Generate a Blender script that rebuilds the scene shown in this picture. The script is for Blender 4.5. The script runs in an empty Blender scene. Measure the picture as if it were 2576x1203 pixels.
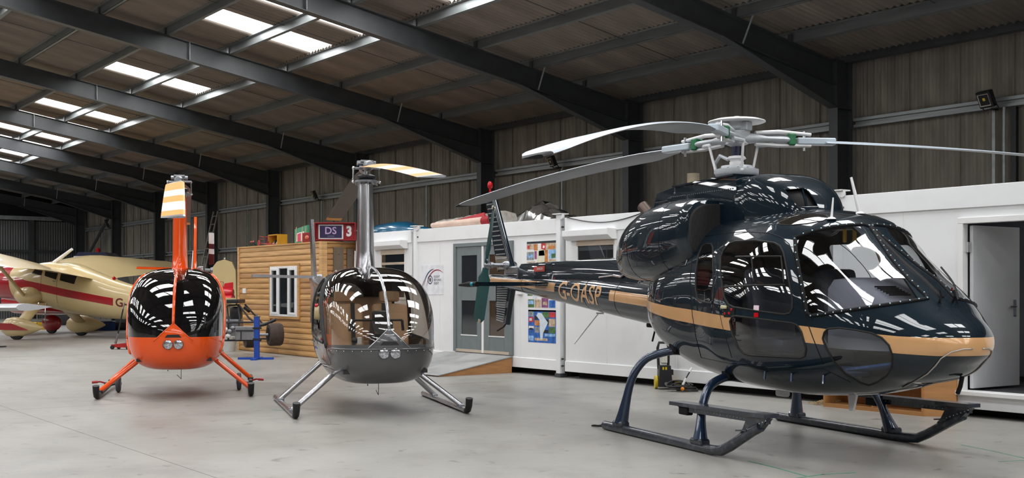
import bpy, bmesh, math, random
from mathutils import Vector, Matrix, Quaternion
from mathutils.bvhtree import BVHTree
random.seed(7)
PI = math.pi
SC = bpy.context.scene
COL = SC.collection
# ------------------------------------------------------------------ camera, light, exposure
FPX, CX, HZ, EYE = 2900.0, 1288.0, 730.0, 1.5          # focal length in pixels of a 2576 px wide frame, horizon row
A = math.atan(2158.0 / FPX)
CA, SA = math.cos(A), math.sin(A)
cd = bpy.data.cameras.new('camera')
cam = bpy.data.objects.new('camera', cd)
COL.objects.link(cam)
cd.sensor_width = 36.0
cd.lens = FPX / 2576.0 * 36.0
cd.shift_y = (HZ - 601.5) / 2576.0
cd.clip_end = 400
cam.location = (0, 0, EYE)
cam.rotation_euler = (PI / 2, 0, PI / 2 - A)
SC.camera = cam
ROOF_LIGHT = 12.0          # daylight behind the translucent roof sheets
w = bpy.data.worlds.new('world')
SC.world = w
w.use_nodes = True
bgn = w.node_tree.nodes['Background']
bgn.inputs[0].default_value = (0.75, 0.87, 1.0, 1)
bgn.inputs[1].default_value = 1.2
SC.view_settings.view_transform = 'Standard'
SC.view_settings.look = 'None'
SC.view_settings.exposure = 0.0
SC.view_settings.gamma = 1.0
SC.view_settings.use_curve_mapping = False
SC.cycles.max_bounces = 10
SC.cycles.diffuse_bounces = 4
SC.cycles.glossy_bounces = 5
SC.cycles.transmission_bounces = 8
SC.cycles.transparent_max_bounces = 16
SC.cycles.sample_clamp_indirect = 6.0
SC.cycles.caustics_reflective = False
SC.cycles.caustics_refractive = False

# ------------------------------------------------------------------ coordinates
# world x = along the long wall (towards the near end), y = towards the long wall, z up; camera at the origin
def cam2w(xc, yc, z=0.0):
    return Vector((-(yc * CA - xc * SA), yc * SA + xc * CA, z))
def ray(px, py):
    X = (px - CX) / FPX
    return Vector((-(CA - X * SA), SA + X * CA, (HZ - py) / FPX))
EYEV = Vector((0, 0, EYE))
def on_y(px, py, y):
    r = ray(px, py); return EYEV + r * (y / r.y)
def on_x(px, py, x):
    r = ray(px, py); return EYEV + r * (x / r.x)
def on_z(px, py, z=0.0):
    r = ray(px, py); return EYEV + r * ((z - EYE) / r.z)
def on_depth(px, py, yc):
    return EYEV + ray(px, py) * yc

# ------------------------------------------------------------------ materials
MATS = {}
def srgb(r, g, b):
    f = lambda c: (c / 255.0) / 12.92 if c / 255.0 <= 0.04045 else ((c / 255.0 + 0.055) / 1.055) ** 2.4
    return (f(r), f(g), f(b))
def mat(name, color, rough=0.5, metal=0.0, var=0.12, scale=6.0, bump=0.0, coat=0.0, stretch=None, alpha=None, spec=0.5,
        emit=0.0, trans=0.0, dark=None, dscale=1.5, damt=0.0, ior=1.45, coords='Object', crough=0.03):
    if name in MATS: return MATS[name]
    m = bpy.data.materials.new(name); m.use_nodes = True
    nt = m.node_tree; N = nt.nodes; L = nt.links
    b = N['Principled BSDF']
    b.inputs['Roughness'].default_value = rough
    b.inputs['Metallic'].default_value = metal
    b.inputs['Coat Weight'].default_value = coat
    b.inputs['Coat Roughness'].default_value = crough
    b.inputs['Specular IOR Level'].default_value = spec
    b.inputs['IOR'].default_value = ior
    b.inputs['Transmission Weight'].default_value = trans
    if alpha is not None: b.inputs['Alpha'].default_value = alpha
    tc = N.new('ShaderNodeTexCoord'); mp = N.new('ShaderNodeMapping')
    L.new(tc.outputs[coords], mp.inputs[0])
    if stretch: mp.inputs['Scale'].default_value = stretch
    nz = N.new('ShaderNodeTexNoise'); nz.inputs['Scale'].default_value = scale; nz.inputs['Detail'].default_value = 4
    L.new(mp.outputs[0], nz.inputs['Vector'])
    cr = N.new('ShaderNodeValToRGB')
    lo = [max(0, c * (1 - var)) for c in color]; hi = [min(1, c * (1 + var)) for c in color]
    cr.color_ramp.elements[0].position = 0.3; cr.color_ramp.elements[1].position = 0.7
    cr.color_ramp.elements[0].color = (*lo, 1); cr.color_ramp.elements[1].color = (*hi, 1)
    L.new(nz.outputs['Fac'], cr.inputs[0])
    out = cr.outputs[0]
    if dark is not None:
        n2 = N.new('ShaderNodeTexNoise'); n2.inputs['Scale'].default_value = dscale; n2.inputs['Detail'].default_value = 6
        L.new(mp.outputs[0], n2.inputs['Vector'])
        r2 = N.new('ShaderNodeValToRGB'); r2.color_ramp.elements[0].position = 0.52; r2.color_ramp.elements[1].position = 0.72
        r2.color_ramp.elements[0].color = (0, 0, 0, 1); r2.color_ramp.elements[1].color = (damt,) * 3 + (1,)
        L.new(n2.outputs['Fac'], r2.inputs[0])
        mx = N.new('ShaderNodeMix'); mx.data_type = 'RGBA'
        L.new(r2.outputs[0], mx.inputs['Factor']); L.new(out, mx.inputs[6]); mx.inputs[7].default_value = (*dark, 1)
        out = mx.outputs[2]
    L.new(out, b.inputs['Base Color'])
    if bump:
        bp = N.new('ShaderNodeBump'); bp.inputs['Strength'].default_value = bump; bp.inputs['Distance'].default_value = 0.01
        L.new(nz.outputs['Fac'], bp.inputs['Height']); L.new(bp.outputs[0], b.inputs['Normal'])
    if emit:
        L.new(out, b.inputs['Emission Color']); b.inputs['Emission Strength'].default_value = emit
    MATS[name] = m
    return m
def glass_mat(name, tint=(1, 1, 1), refl=0.12, rough=0.0, dense=0.0, dcol=(0.02, 0.02, 0.02)):
    """thin sheet glazing: a tinted see-through layer under a fresnel reflection, a share of it a dense tint"""
    if name in MATS: return MATS[name]
    m = bpy.data.materials.new(name); m.use_nodes = True
    nt = m.node_tree; N = nt.nodes; L = nt.links
    for n in list(N): N.remove(n)
    o = N.new('ShaderNodeOutputMaterial')
    tr = N.new('ShaderNodeBsdfTransparent'); tr.inputs[0].default_value = (*tint, 1)
    nz = N.new('ShaderNodeTexNoise'); nz.inputs['Scale'].default_value = 9
    tc = N.new('ShaderNodeTexCoord'); L.new(tc.outputs['Object'], nz.inputs['Vector'])
    df = N.new('ShaderNodeBsdfDiffuse'); df.inputs[0].default_value = (*dcol, 1)
    m0 = N.new('ShaderNodeMixShader')
    mr = N.new('ShaderNodeMapRange'); mr.inputs[3].default_value = dense * 0.8; mr.inputs[4].default_value = min(1, dense * 1.2)
    L.new(nz.outputs['Fac'], mr.inputs[0]); L.new(mr.outputs[0], m0.inputs[0])
    L.new(tr.outputs[0], m0.inputs[1]); L.new(df.outputs[0], m0.inputs[2])
    gl = N.new('ShaderNodeBsdfGlossy'); gl.inputs['Roughness'].default_value = rough
    lw = N.new('ShaderNodeFresnel'); ge = N.new('ShaderNodeNewGeometry'); io = N.new('ShaderNodeMapRange')      # a thin pane reflects alike from both sides
    io.inputs[3].default_value = 1.5; io.inputs[4].default_value = 1 / 1.5
    L.new(ge.outputs['Backfacing'], io.inputs[0]); L.new(io.outputs[0], lw.inputs[0])
    ma = N.new('ShaderNodeMath'); ma.operation = 'MAXIMUM'; ma.inputs[1].default_value = refl * 0.5
    mu = N.new('ShaderNodeMath'); mu.operation = 'MULTIPLY'; mu.inputs[1].default_value = 2.0; mu.use_clamp = True
    L.new(lw.outputs[0], mu.inputs[0]); L.new(mu.outputs[0], ma.inputs[0])
    mx = N.new('ShaderNodeMixShader'); L.new(ma.outputs[0], mx.inputs[0])
    L.new(m0.outputs[0], mx.inputs[1]); L.new(gl.outputs[0], mx.inputs[2]); L.new(mx.outputs[0], o.inputs[0])
    MATS[name] = m
    return m

# ------------------------------------------------------------------ mesh builder
class MB:
    def __init__(s): s.b = bmesh.new()
    def box(s, c, d, R=None, bev=0.0, seg=1):
        r = bmesh.ops.create_cube(s.b, size=1.0)['verts']
        M = Matrix.Translation(Vector(c)) @ ((R.to_4x4() if R else Matrix.Identity(4))) @ Matrix.Diagonal((*d, 1))
        bmesh.ops.transform(s.b, matrix=M, verts=r)
        if bev:
            es = list({e for v in r for e in v.link_edges})
            bmesh.ops.bevel(s.b, geom=es, offset=bev, segments=seg, affect='EDGES', profile=0.5)
        return s
    def bb(s, x0, x1, y0, y1, z0, z1, bev=0.0):
        e = lambda: random.uniform(0, 0.0005)                         # boxes that meet never share a face exactly
        x0, x1, y0, y1, z0, z1 = min(x0, x1) - e(), max(x0, x1) + e(), min(y0, y1) - e(), max(y0, y1) + e(), min(z0, z1) - (e() if min(z0, z1) > 0.002 else 0), max(z0, z1) + e()
        return s.box(((x0 + x1) / 2, (y0 + y1) / 2, (z0 + z1) / 2), (abs(x1 - x0), abs(y1 - y0), abs(z1 - z0)), None, bev)
    def poly(s, pts):
        vs = [s.b.verts.new(p) for p in pts]
        return s.b.faces.new(vs)
    def prism(s, pts, off):
        """solid: the polygon pts pushed along the vector off"""
        off = Vector(off); n = len(pts)
        a = [s.b.verts.new(Vector(p)) for p in pts]; c = [s.b.verts.new(Vector(p) + off) for p in pts]
        s.b.faces.new(a[::-1]); s.b.faces.new(c)
        for i in range(n): s.b.faces.new((a[i], a[(i + 1) % n], c[(i + 1) % n], c[i]))
        return s
    def tube(s, pts, r, n=10, cap=True, closed=False, flat=None):
        """round bar along pts; r a number or one per point; flat squashes it across the given direction"""
        P = [Vector(p) for p in pts]; k = len(P); rr = r if hasattr(r, '__len__') else [r] * k
        rings = []; up = None
        for i in range(k):
            if closed: t = P[(i + 1) % k] - P[i - 1]
            else: t = P[min(i + 1, k - 1)] - P[max(i - 1, 0)]
            t.normalize()
            if up is None:
                up = Vector((0, 0, 1)) if abs(t.z) < 0.9 else Vector((0, 1, 0))
            u = (up - t * up.dot(t)).normalized(); w_ = t.cross(u); up = u
            ring = []
            for j in range(n):
                a = 2 * PI * j / n
                q = (u * math.cos(a) + w_ * math.sin(a)) * rr[i]
                if flat: q = q - flat[0] * (q.dot(flat[0]) * (1 - flat[1]))
                ring.append(s.b.verts.new(P[i] + q))
            rings.append(ring)
        m = k if closed else k - 1
        for i in range(m):
            a, c = rings[i], rings[(i + 1) % k]
            for j in range(n): s.b.faces.new((a[j], a[(j + 1) % n], c[(j + 1) % n], c[j]))
        if cap and not closed:
            s.b.faces.new(rings[0][::-1]); s.b.faces.new(rings[-1])
        return s
    def cyl(s, p0, p1, r0, r1=None, n=16): return s.tube([p0, p1], [r0, r0 if r1 is None else r1], n)
    def lathe(s, prof, c=(0, 0, 0), axis='z', n=24, cap=True):
        c = Vector(c); rings = []
        for r, h in prof:
            ring = []
            for j in range(n):
                a = 2 * PI * j / n; u, v_ = r * math.cos(a), r * math.sin(a)
                q = {'z': (u, v_, h), 'x': (h, u, v_), 'y': (v_, h, u)}[axis]
                ring.append(s.b.verts.new(c + Vector(q)))
            rings.append(ring)
        for a, b_ in zip(rings, rings[1:]):
            for j in range(n): s.b.faces.new((a[j], a[(j + 1) % n], b_[(j + 1) % n], b_[j]))
        if cap: s.b.faces.new(rings[0][::-1]); s.b.faces.new(rings[-1])
        return s
    def loft(s, rings, cap=True, closed=True):
        R = [[s.b.verts.new(Vector(p)) for p in ring] for ring in rings]; n = len(R[0])
        for a, c in zip(R, R[1:]):
            for j in range(n if closed else n - 1): s.b.faces.new((a[j], a[(j + 1) % n], c[(j + 1) % n], c[j]))
        if cap and closed: s.b.faces.new(R[0][::-1]); s.b.faces.new(R[-1])
        return s
    def ball(s, c, r, n=12, scale=(1, 1, 1), R=None):
        v = bmesh.ops.create_uvsphere(s.b, u_segments=n, v_segments=max(4, n // 2 + 1), radius=r)['verts']
        M = Matrix.Translation(Vector(c)) @ (R.to_4x4() if R else Matrix.Identity(4)) @ Matrix.Diagonal((*scale, 1))
        bmesh.ops.transform(s.b, matrix=M, verts=v); return s
    def torus(s, c, axis, R, r, n=24, k=8):
        ax = Vector(axis).normalized(); u = ax.orthogonal().normalized(); v = ax.cross(u)
        return s.tube([Vector(c) + (u * math.cos(2 * PI * i / n) + v * math.sin(2 * PI * i / n)) * R for i in range(n)], r, k, closed=True)
    def xform(s, M): bmesh.ops.transform(s.b, matrix=M, verts=s.b.verts[:]); return s
    def mesh(s, name, m, smooth=None, bevel=0.0):
        if bevel:
            es = [e for e in s.b.edges if len(e.link_faces) == 2 and e.calc_face_angle(0) > 0.6]
            bmesh.ops.bevel(s.b, geom=es, offset=bevel, segments=2, affect='EDGES', profile=0.5, clamp_overlap=True)
        bmesh.ops.recalc_face_normals(s.b, faces=s.b.faces[:])
        me = bpy.data.meshes.new(name); s.b.to_mesh(me); s.b.free()
        for mm in (m if isinstance(m, (list, tuple)) else [m]): me.materials.append(mm)
        if smooth is not None:
            me.shade_smooth()
            if smooth < PI: me.set_sharp_from_angle(angle=smooth)
        return me
    def build(s, name, m, parent=None, smooth=0.6, bevel=0.0, label=None, loc=None):
        return obj(name, s.mesh(name, m, smooth, bevel), parent, label, loc)
def obj(name, me, parent=None, label=None, loc=None):
    o = bpy.data.objects.new(name, me); COL.objects.link(o)
    if parent: o.parent = parent
    if label: o['label'] = label
    if loc is not None: o.location = loc
    return o
def empty(name, loc=(0, 0, 0), rz=0.0):
    o = bpy.data.objects.new(name, None); COL.objects.link(o); o.location = loc; o.rotation_euler = (0, 0, rz); o.empty_display_size = 0.2
    return o
def tag(o, label=None, cat=None, group=None, kind=None):
    if label: o['label'] = label
    if cat: o['category'] = cat
    if group: o['group'] = group
    if kind: o['kind'] = kind
    return o
def thing(name, label, cat, loc=(0, 0, 0), rz=0.0, group=None):
    return tag(empty(name, loc, rz), label, cat, group)
def copy_tree(o, parent=None, repl=None):
    """a copy of a thing with copies of its parts; repl swaps materials for the copy"""
    c = o.copy(); COL.objects.link(c)
    if repl and c.type == 'MESH' and any(sl in repl for sl in [m_.name for m_ in c.data.materials if m_]):
        c.data = c.data.copy()
        for i_, m_ in enumerate(c.data.materials):
            if m_ and m_.name in repl: c.data.materials[i_] = repl[m_.name]
    if parent: c.parent = parent
    for ch in list(o.children): copy_tree(ch, c, repl)
    return c
def struct(o, kind='structure'): o['kind'] = kind; return o
def text_mesh(txt, size, m, name, parent=None, M=None, ext=0.001, align='CENTER', bold=0.0, sx=1.0):
    cu = bpy.data.curves.new('t', 'FONT'); cu.body = txt; cu.size = size; cu.extrude = ext; cu.align_x = align; cu.align_y = 'CENTER'; cu.offset = bold
    cu.resolution_u = 3
    o = bpy.data.objects.new('t', cu); COL.objects.link(o)
    dg = bpy.context.evaluated_depsgraph_get()
    me = bpy.data.meshes.new_from_object(o.evaluated_get(dg)); bpy.data.objects.remove(o); bpy.data.curves.remove(cu)
    me.transform(Matrix.Diagonal((sx, 1, 1, 1)))
    if M: me.transform(M)
    me.materials.clear(); me.materials.append(m); me.name = name
    return obj(name, me, parent)
def world_of(o):
    M = Matrix.Identity(4)
    while o is not None:
        M = Matrix.LocRotScale(o.location, o.rotation_euler, o.scale) @ M; o = o.parent
    return M
def wb(b, name, m, parent, smooth=0.6, bevel=0.0, label=None):
    """build a mesh given in world coordinates as a part of parent"""
    b.xform(world_of(parent).inverted()); return b.build(name, m, parent, smooth, bevel, label)
def lerp(a, b, t): return a + (b - a) * t
def interp(tab, x):
    """smooth (monotone-ish cubic) interpolation in a table of (x, value...) rows"""
    if x <= tab[0][0]: return tab[0][1:]
    if x >= tab[-1][0]: return tab[-1][1:]
    for i in range(len(tab) - 1):
        if tab[i][0] <= x <= tab[i + 1][0]: break
    x0, x1 = tab[i][0], tab[i + 1][0]; h = x1 - x0; t = (x - x0) / h
    out = []
    for k in range(1, len(tab[0])):
        y0, y1 = tab[i][k], tab[i + 1][k]
        d = (y1 - y0) / h
        dl = (y0 - tab[i - 1][k]) / (x0 - tab[i - 1][0]) if i > 0 else d
        dr = (tab[i + 2][k] - y1) / (tab[i + 2][0] - x1) if i + 2 < len(tab) else d
        m0 = 0 if dl * d <= 0 else 2 * dl * d / (dl + d)
        m1 = 0 if dr * d <= 0 else 2 * dr * d / (dr + d)
        if i == 0: m0 = d
        if i + 2 == len(tab): m1 = d
        out.append((2 * t**3 - 3 * t**2 + 1) * y0 + (t**3 - 2 * t**2 + t) * h * m0 + (-2 * t**3 + 3 * t**2) * y1 + (t**3 - t**2) * h * m1)
    return out
# ------------------------------------------------------------------ the hangar
FR = [-34.0, -28.0, -22.0, -16.0, -10.1, -4.0, 2.0, 8.0, 13.95, 19.8, 25.7, 32.6, 39.2, 45.0, 51.05, 57.1, 63.1]     # portal frames, metres along the wall from the camera
VW, VR, TP = 18.62, 1.0, 0.168                          # wall face, ridge line, roof pitch
def zt(v): return 5.83 + TP * (18 - v) if v >= VR else 5.83 + TP * (18 - 2 * VR + v)      # rafter top
steel = mat('steel_paint', (0.05, 0.054, 0.058), 0.42, 0.0, 0.15, 3.0)
galv = mat('galvanised_steel', (0.30, 0.325, 0.325), 0.42, 0.35, 0.2, 5.0)
cement = mat('fibre_cement_roof', (0.215, 0.18, 0.152), 0.9, 0, 0.2, 2.0, 0.2, dark=(0.12, 0.095, 0.075), dscale=0.8, damt=0.7)
cementw = mat('fibre_cement_wall', (0.235, 0.212, 0.18), 0.9, 0, 0.25, 1.2, 0.2, stretch=(3.0, 3.0, 0.3), dark=(0.14, 0.12, 0.095), dscale=1.3, damt=0.7)
endsheet = mat('profiled_steel', (0.12, 0.125, 0.125), 0.55, 0.2, 0.1, 2.0)
grp = mat('translucent_roof_sheet', (0.97, 0.985, 1.0), 0.4, emit=ROOF_LIGHT, var=0.03)
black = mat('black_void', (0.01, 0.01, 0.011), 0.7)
# floor
fm = bpy.data.materials.new('polished_concrete'); fm.use_nodes = True
def floor_nodes(m):
    N, L = m.node_tree.nodes, m.node_tree.links; b = N['Principled BSDF']
    tc = N.new('ShaderNodeTexCoord')
    def noise(scale, detail, rough=0.55, st=(1, 1, 1), dist=0.0):
        mp = N.new('ShaderNodeMapping'); mp.inputs['Scale'].default_value = st; L.new(tc.outputs['Object'], mp.inputs[0])
        n = N.new('ShaderNodeTexNoise'); n.inputs['Scale'].default_value = scale; n.inputs['Detail'].default_value = detail
        n.inputs['Roughness'].default_value = rough; n.inputs['Distortion'].default_value = dist
        L.new(mp.outputs[0], n.inputs['Vector']); return n.outputs['Fac']
    def ramp(src, p0, p1, c0, c1):
        r = N.new('ShaderNodeValToRGB'); r.color_ramp.elements[0].position = p0; r.color_ramp.elements[1].position = p1
        r.color_ramp.elements[0].color = (*c0, 1); r.color_ramp.elements[1].color = (*c1, 1); L.new(src, r.inputs[0]); return r.outputs[0]
    def mix(f, a, c, mode='MIX'):
        x = N.new('ShaderNodeMix'); x.data_type = 'RGBA'; x.blend_type = mode
        L.new(f, x.inputs['Factor']); L.new(a, x.inputs[6])
        if isinstance(c, tuple): x.inputs[7].default_value = (*c, 1)
        else: L.new(c, x.inputs[7])
        return x.outputs[2]
    base = ramp(noise(0.35, 5), 0.35, 0.68, (0.262, 0.252, 0.228), (0.335, 0.327, 0.305))
    blot = ramp(noise(1.3, 6, 0.65), 0.48, 0.70, (0, 0, 0), (0.55,) * 3)
    c = mix(blot, base, (0.18, 0.172, 0.16))
    spots = ramp(noise(4.2, 4, 0.6, dist=0.4), 0.62, 0.70, (0, 0, 0), (0.7,) * 3)
    c = mix(spots, c, (0.11, 0.102, 0.095))
    rust = ramp(noise(2.3, 5, 0.6), 0.70, 0.78, (0, 0, 0), (0.5,) * 3)
    c = mix(rust, c, (0.22, 0.14, 0.085))
    speck = ramp(noise(28, 2), 0.70, 0.76, (0, 0, 0), (0.5,) * 3)
    c = mix(speck, c, (0.10, 0.095, 0.09))
    L.new(c, b.inputs['Base Color'])
    rr = N.new('ShaderNodeMapRange'); rr.inputs[3].default_value = 0.27; rr.inputs[4].default_value = 0.50
    L.new(noise(0.9, 5), rr.inputs[0]); L.new(rr.outputs[0], b.inputs['Roughness'])
    b.inputs['Specular IOR Level'].default_value = 0.40
    bp = N.new('ShaderNodeBump'); bp.inputs['Strength'].default_value = 0.08; bp.inputs['Distance'].default_value = 0.01
    L.new(noise(6, 4), bp.inputs['Height']); L.new(bp.outputs[0], b.inputs['Normal'])
floor_nodes(fm)
X0, X1 = -64.2, 34.0
f_ = MB(); f_.bb(X0, X1, -17.8, 19.2, -0.25, 0.0)
floor = struct(f_.build('floor', fm)); tag(floor, 'pale stained concrete hangar floor')
jm = mat('floor_joint', (0.17, 0.16, 0.145), 0.8)
j_ = MB()
for xx in (-15.3, -3.3, -27.3): j_.bb(xx - 0.004, xx + 0.004, -9, 12.3, 0.0, 0.0008)
for yy in (3.6,): j_.bb(-60, 8, yy - 0.004, yy + 0.004, 0.0, 0.0008)
j_.build('saw_joint', jm, floor)
# green floor-marking lines in front of the dark helicopter
gm = mat('green_line_paint', (0.07, 0.23, 0.14), 0.7, var=0.3, scale=20)
def floor_line(pts, wd):
    P = [on_z(*p) for p in pts]; b = MB()
    for a, c in zip(P, P[1:]):
        d = (c - a).normalized(); n = Vector((-d.y, d.x, 0)) * wd / 2; e = d * wd / 2
        b.prism([a - n - e, a + n - e, c + n + e, c - n + e], (0, 0, 0.0012))
    b.build('painted_line', gm, floor)
floor_line([(1884, 1161), (1950, 1177), (2030, 1199)], 0.022)
floor_line([(2000, 1204), (2070, 1194), (2150, 1190)], 0.022)
floor_line([(2420, 1120), (2500, 1136), (2576, 1153)], 0.02)
floor_line([(2515, 1162), (2580, 1159)], 0.02)
floor_line([(688, 1032), (712, 1033)], 0.03)

# corrugated sheets: one mesh, scaled to each place
def corr_mesh(name, n, m, amp=0.038, L=1.0, seg=4):
    b = MB(); k = n * seg
    row = lambda y: [b.b.verts.new((i / k, y, amp * math.cos(2 * PI * i / seg))) for i in range(k + 1)]
    r0, r1 = row(0.0), row(L)
    for i in range(k): b.b.faces.new((r0[i], r0[i + 1], r1[i + 1], r1[i]))
    return b.mesh(name, m, PI)
sheet_me = corr_mesh('roof_sheet', 7, cement)
wsheet_me = corr_mesh('wall_sheet', 7, cementw)
# the roof: an outer skin keeps daylight out, sheets below it are the pieces seen
sl = math.atan(TP)
ceil_ = MB()
def slope_pts(va, vb, dz, x0=X0, x1=X1):
    return [(x0, va, zt(va) + dz), (x1, va, zt(va) + dz), (x1, vb, zt(vb) + dz), (x0, vb, zt(vb) + dz)]
VN = 2 * VR - 18.6                                        # the near wall, behind the camera
ceil_.prism(slope_pts(19.2, VR, 0.40), (0, 0, 0.06)).prism(slope_pts(VR, VN - 0.6, 0.40), (0, 0, 0.06))
ceiling = struct(ceil_.build('ceiling', cement)); tag(ceiling, 'dark fibre cement hangar roof with daylight strips')
BAYS = list(zip(FR, FR[1:]))
def strips(i, a, c):
    i -= 3
    if i == 6: st = [(a + 1.07, a + 2.17), (a + 3.42, a + 4.55)]
    elif i == 7: st = [(a + 0.95, a + 2.05), (a + 4.5, a + 5.65)]
    elif i == 8: st = [(a + 0.95, a + 2.05), (a + 4.6, a + 5.75)]
    elif i == 5: st = [(a + 1.0, a + 2.1), (a + 3.35, a + 4.49)]
    else: st = [(a + 0.95, a + 2.05), (a + 4.2, a + 5.3)]
    return st
VROWS = [18.75, 15.30, 12.33, 9.38, 6.43, 3.48, VR]
nsheet = 0
rest = MB()
def put_sheet(me, name, parent, M):
    o = obj(name, me, parent); o.matrix_local = M; return o
for i, (a, c) in enumerate(BAYS):
    st = strips(i, a, c)
    for r in range(len(VROWS) - 1):
        va, vb = VROWS[r], VROWS[r + 1]
        lap = 0.12 if r else 0.0
        lit = r in (2, 4)
        edges = [a]
        if lit:
            for q in st: edges += [q[0], q[1]]
        edges.append(c)
        for k in range(0, len(edges) - 1, 2):
            s0, s1 = edges[k], edges[k + 1]; n = max(1, round((s1 - s0) / 1.05)); wd = (s1 - s0) / n
            for q in range(n):
                sx = s0 + q * wd
                vb2 = vb - 0.10
                ln = math.hypot(va - vb2, zt(vb2) - zt(va))
                M = Matrix.Translation((-sx, va, zt(va) + 0.235 - 0.012 * (r % 2))) @ Matrix.Rotation(sl, 4, 'X').inverted() @ Matrix.Diagonal((-wd - 0.04, -ln, 1, 1))
                if a >= 7.9 and a < 62 and nsheet < 297:
                    put_sheet(sheet_me, 'roof_sheet', ceiling, M); nsheet += 1
                else:
                    t_ = bmesh.new(); t_.from_mesh(sheet_me); bmesh.ops.transform(t_, matrix=M, verts=t_.verts[:])
                    tm = bpy.data.meshes.new('t'); t_.to_mesh(tm); t_.free(); rest.b.from_mesh(tm); bpy.data.meshes.remove(tm)
struct(rest.build('roof_sheet_field', cement, ceiling, PI), 'stuff')
# rooflights, real panels of translucent sheet; both slopes and the second nave
rl_me = {}
def rooflight(s0, s1, va, vb, za, zb):
    b = MB(); n = 7; seg = 4; k = n * seg
    up = Vector((0, 0, 1)); ring0, ring1 = [], []
    for i in range(k + 1):
        s = lerp(s0, s1, i / k); d = 0.024 * math.cos(2 * PI * i / seg)
        ring0.append(b.b.verts.new((-s, va, za + d))); ring1.append(b.b.verts.new((-s, vb, zb + d)))
    for i in range(k): b.b.faces.new((ring0[i], ring0[i + 1], ring1[i + 1], ring1[i]))
    me = b.mesh('rooflight', grp, PI)
    o = obj('rooflight', me, ceiling)
for i, (a, c) in enumerate(BAYS):
    for s0, s1 in strips(i, a, c):
        for va, vb in ((12.33, 9.38), (6.43, 3.48)):
            rooflight(s0, s1, va, vb, zt(va) + 0.25, zt(vb) + 0.25)
            rooflight(s0, s1, 2 * VR - va, 2 * VR - vb, zt(2 * VR - va) + 0.36, zt(2 * VR - vb) + 0.36)
# purlins: Z sections bay by bay
def zed(name, h, b, m, t=0.012):
    """Z section 1 m long along x, depth h (down), flanges b along y"""
    q = MB(); q.bb(0, 1, -t / 2, t / 2, -h, 0).bb(0, 1, -b, t / 2, -t, 0).bb(0, 1, -t / 2, b, -h, -h + t).bb(0, 1, b - t, b, -h, -h + 0.028)
    return q.mesh(name, m, None)
purl = mat('aged_purlin_steel', (0.165, 0.178, 0.18), 0.45, 0.3, 0.2, 5.0)
pur_me = zed('purlin', 0.20, 0.075, purl)
PV = [1.97, 3.45, 4.92, 6.4, 7.87, 9.35, 10.86, 12.34, 13.82, 15.29, 16.8]
npur = 0
for i, (a, c) in enumerate(BAYS):
    for v in PV:
        o = obj('purlin', pur_me, ceiling)
        o.matrix_local = Matrix.Translation((-c, v, zt(v) + 0.205)) @ Matrix.Rotation(-sl, 4, 'X') @ Matrix.Diagonal((c - a, 1, 1, 1))
for i, (a, c) in enumerate(BAYS):
    for v in (2 * VR - 10.86, 2 * VR - 4.92):
        o = obj('purlin', pur_me, ceiling); o.matrix_local = Matrix.Translation((-c, v, zt(v) + 0.30)) @ Matrix.Rotation(sl, 4, 'X') @ Matrix.Diagonal((c - a, 1.3, 1, 1))
# eaves beam and anti-sag rods
for i, (a, c) in enumerate(BAYS):
    if a < 1: continue
    MB().prism([(-c, 18.5, 5.86), (-c, 18.32, 5.86), (-c, 18.32, 6.0), (-c, 18.5, 5.99)], (c - a, 0, 0)).build('eaves_beam', steel, ceiling, None)
    mid = (a + c) / 2
    sr = MB()
    for v0, v1 in zip(PV, PV[1:]):
        p0 = Vector((-mid, v0, zt(v0) + 0.12)); p1 = Vector((-mid, v1, zt(v1) + 0.12)); sr.tube([p0 + Vector((0, 0, 0.03)), p1 + Vector((0, 0, 0.03))], 0.007, 5)
    sr.build('sag_rod', steel, ceiling)
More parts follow.
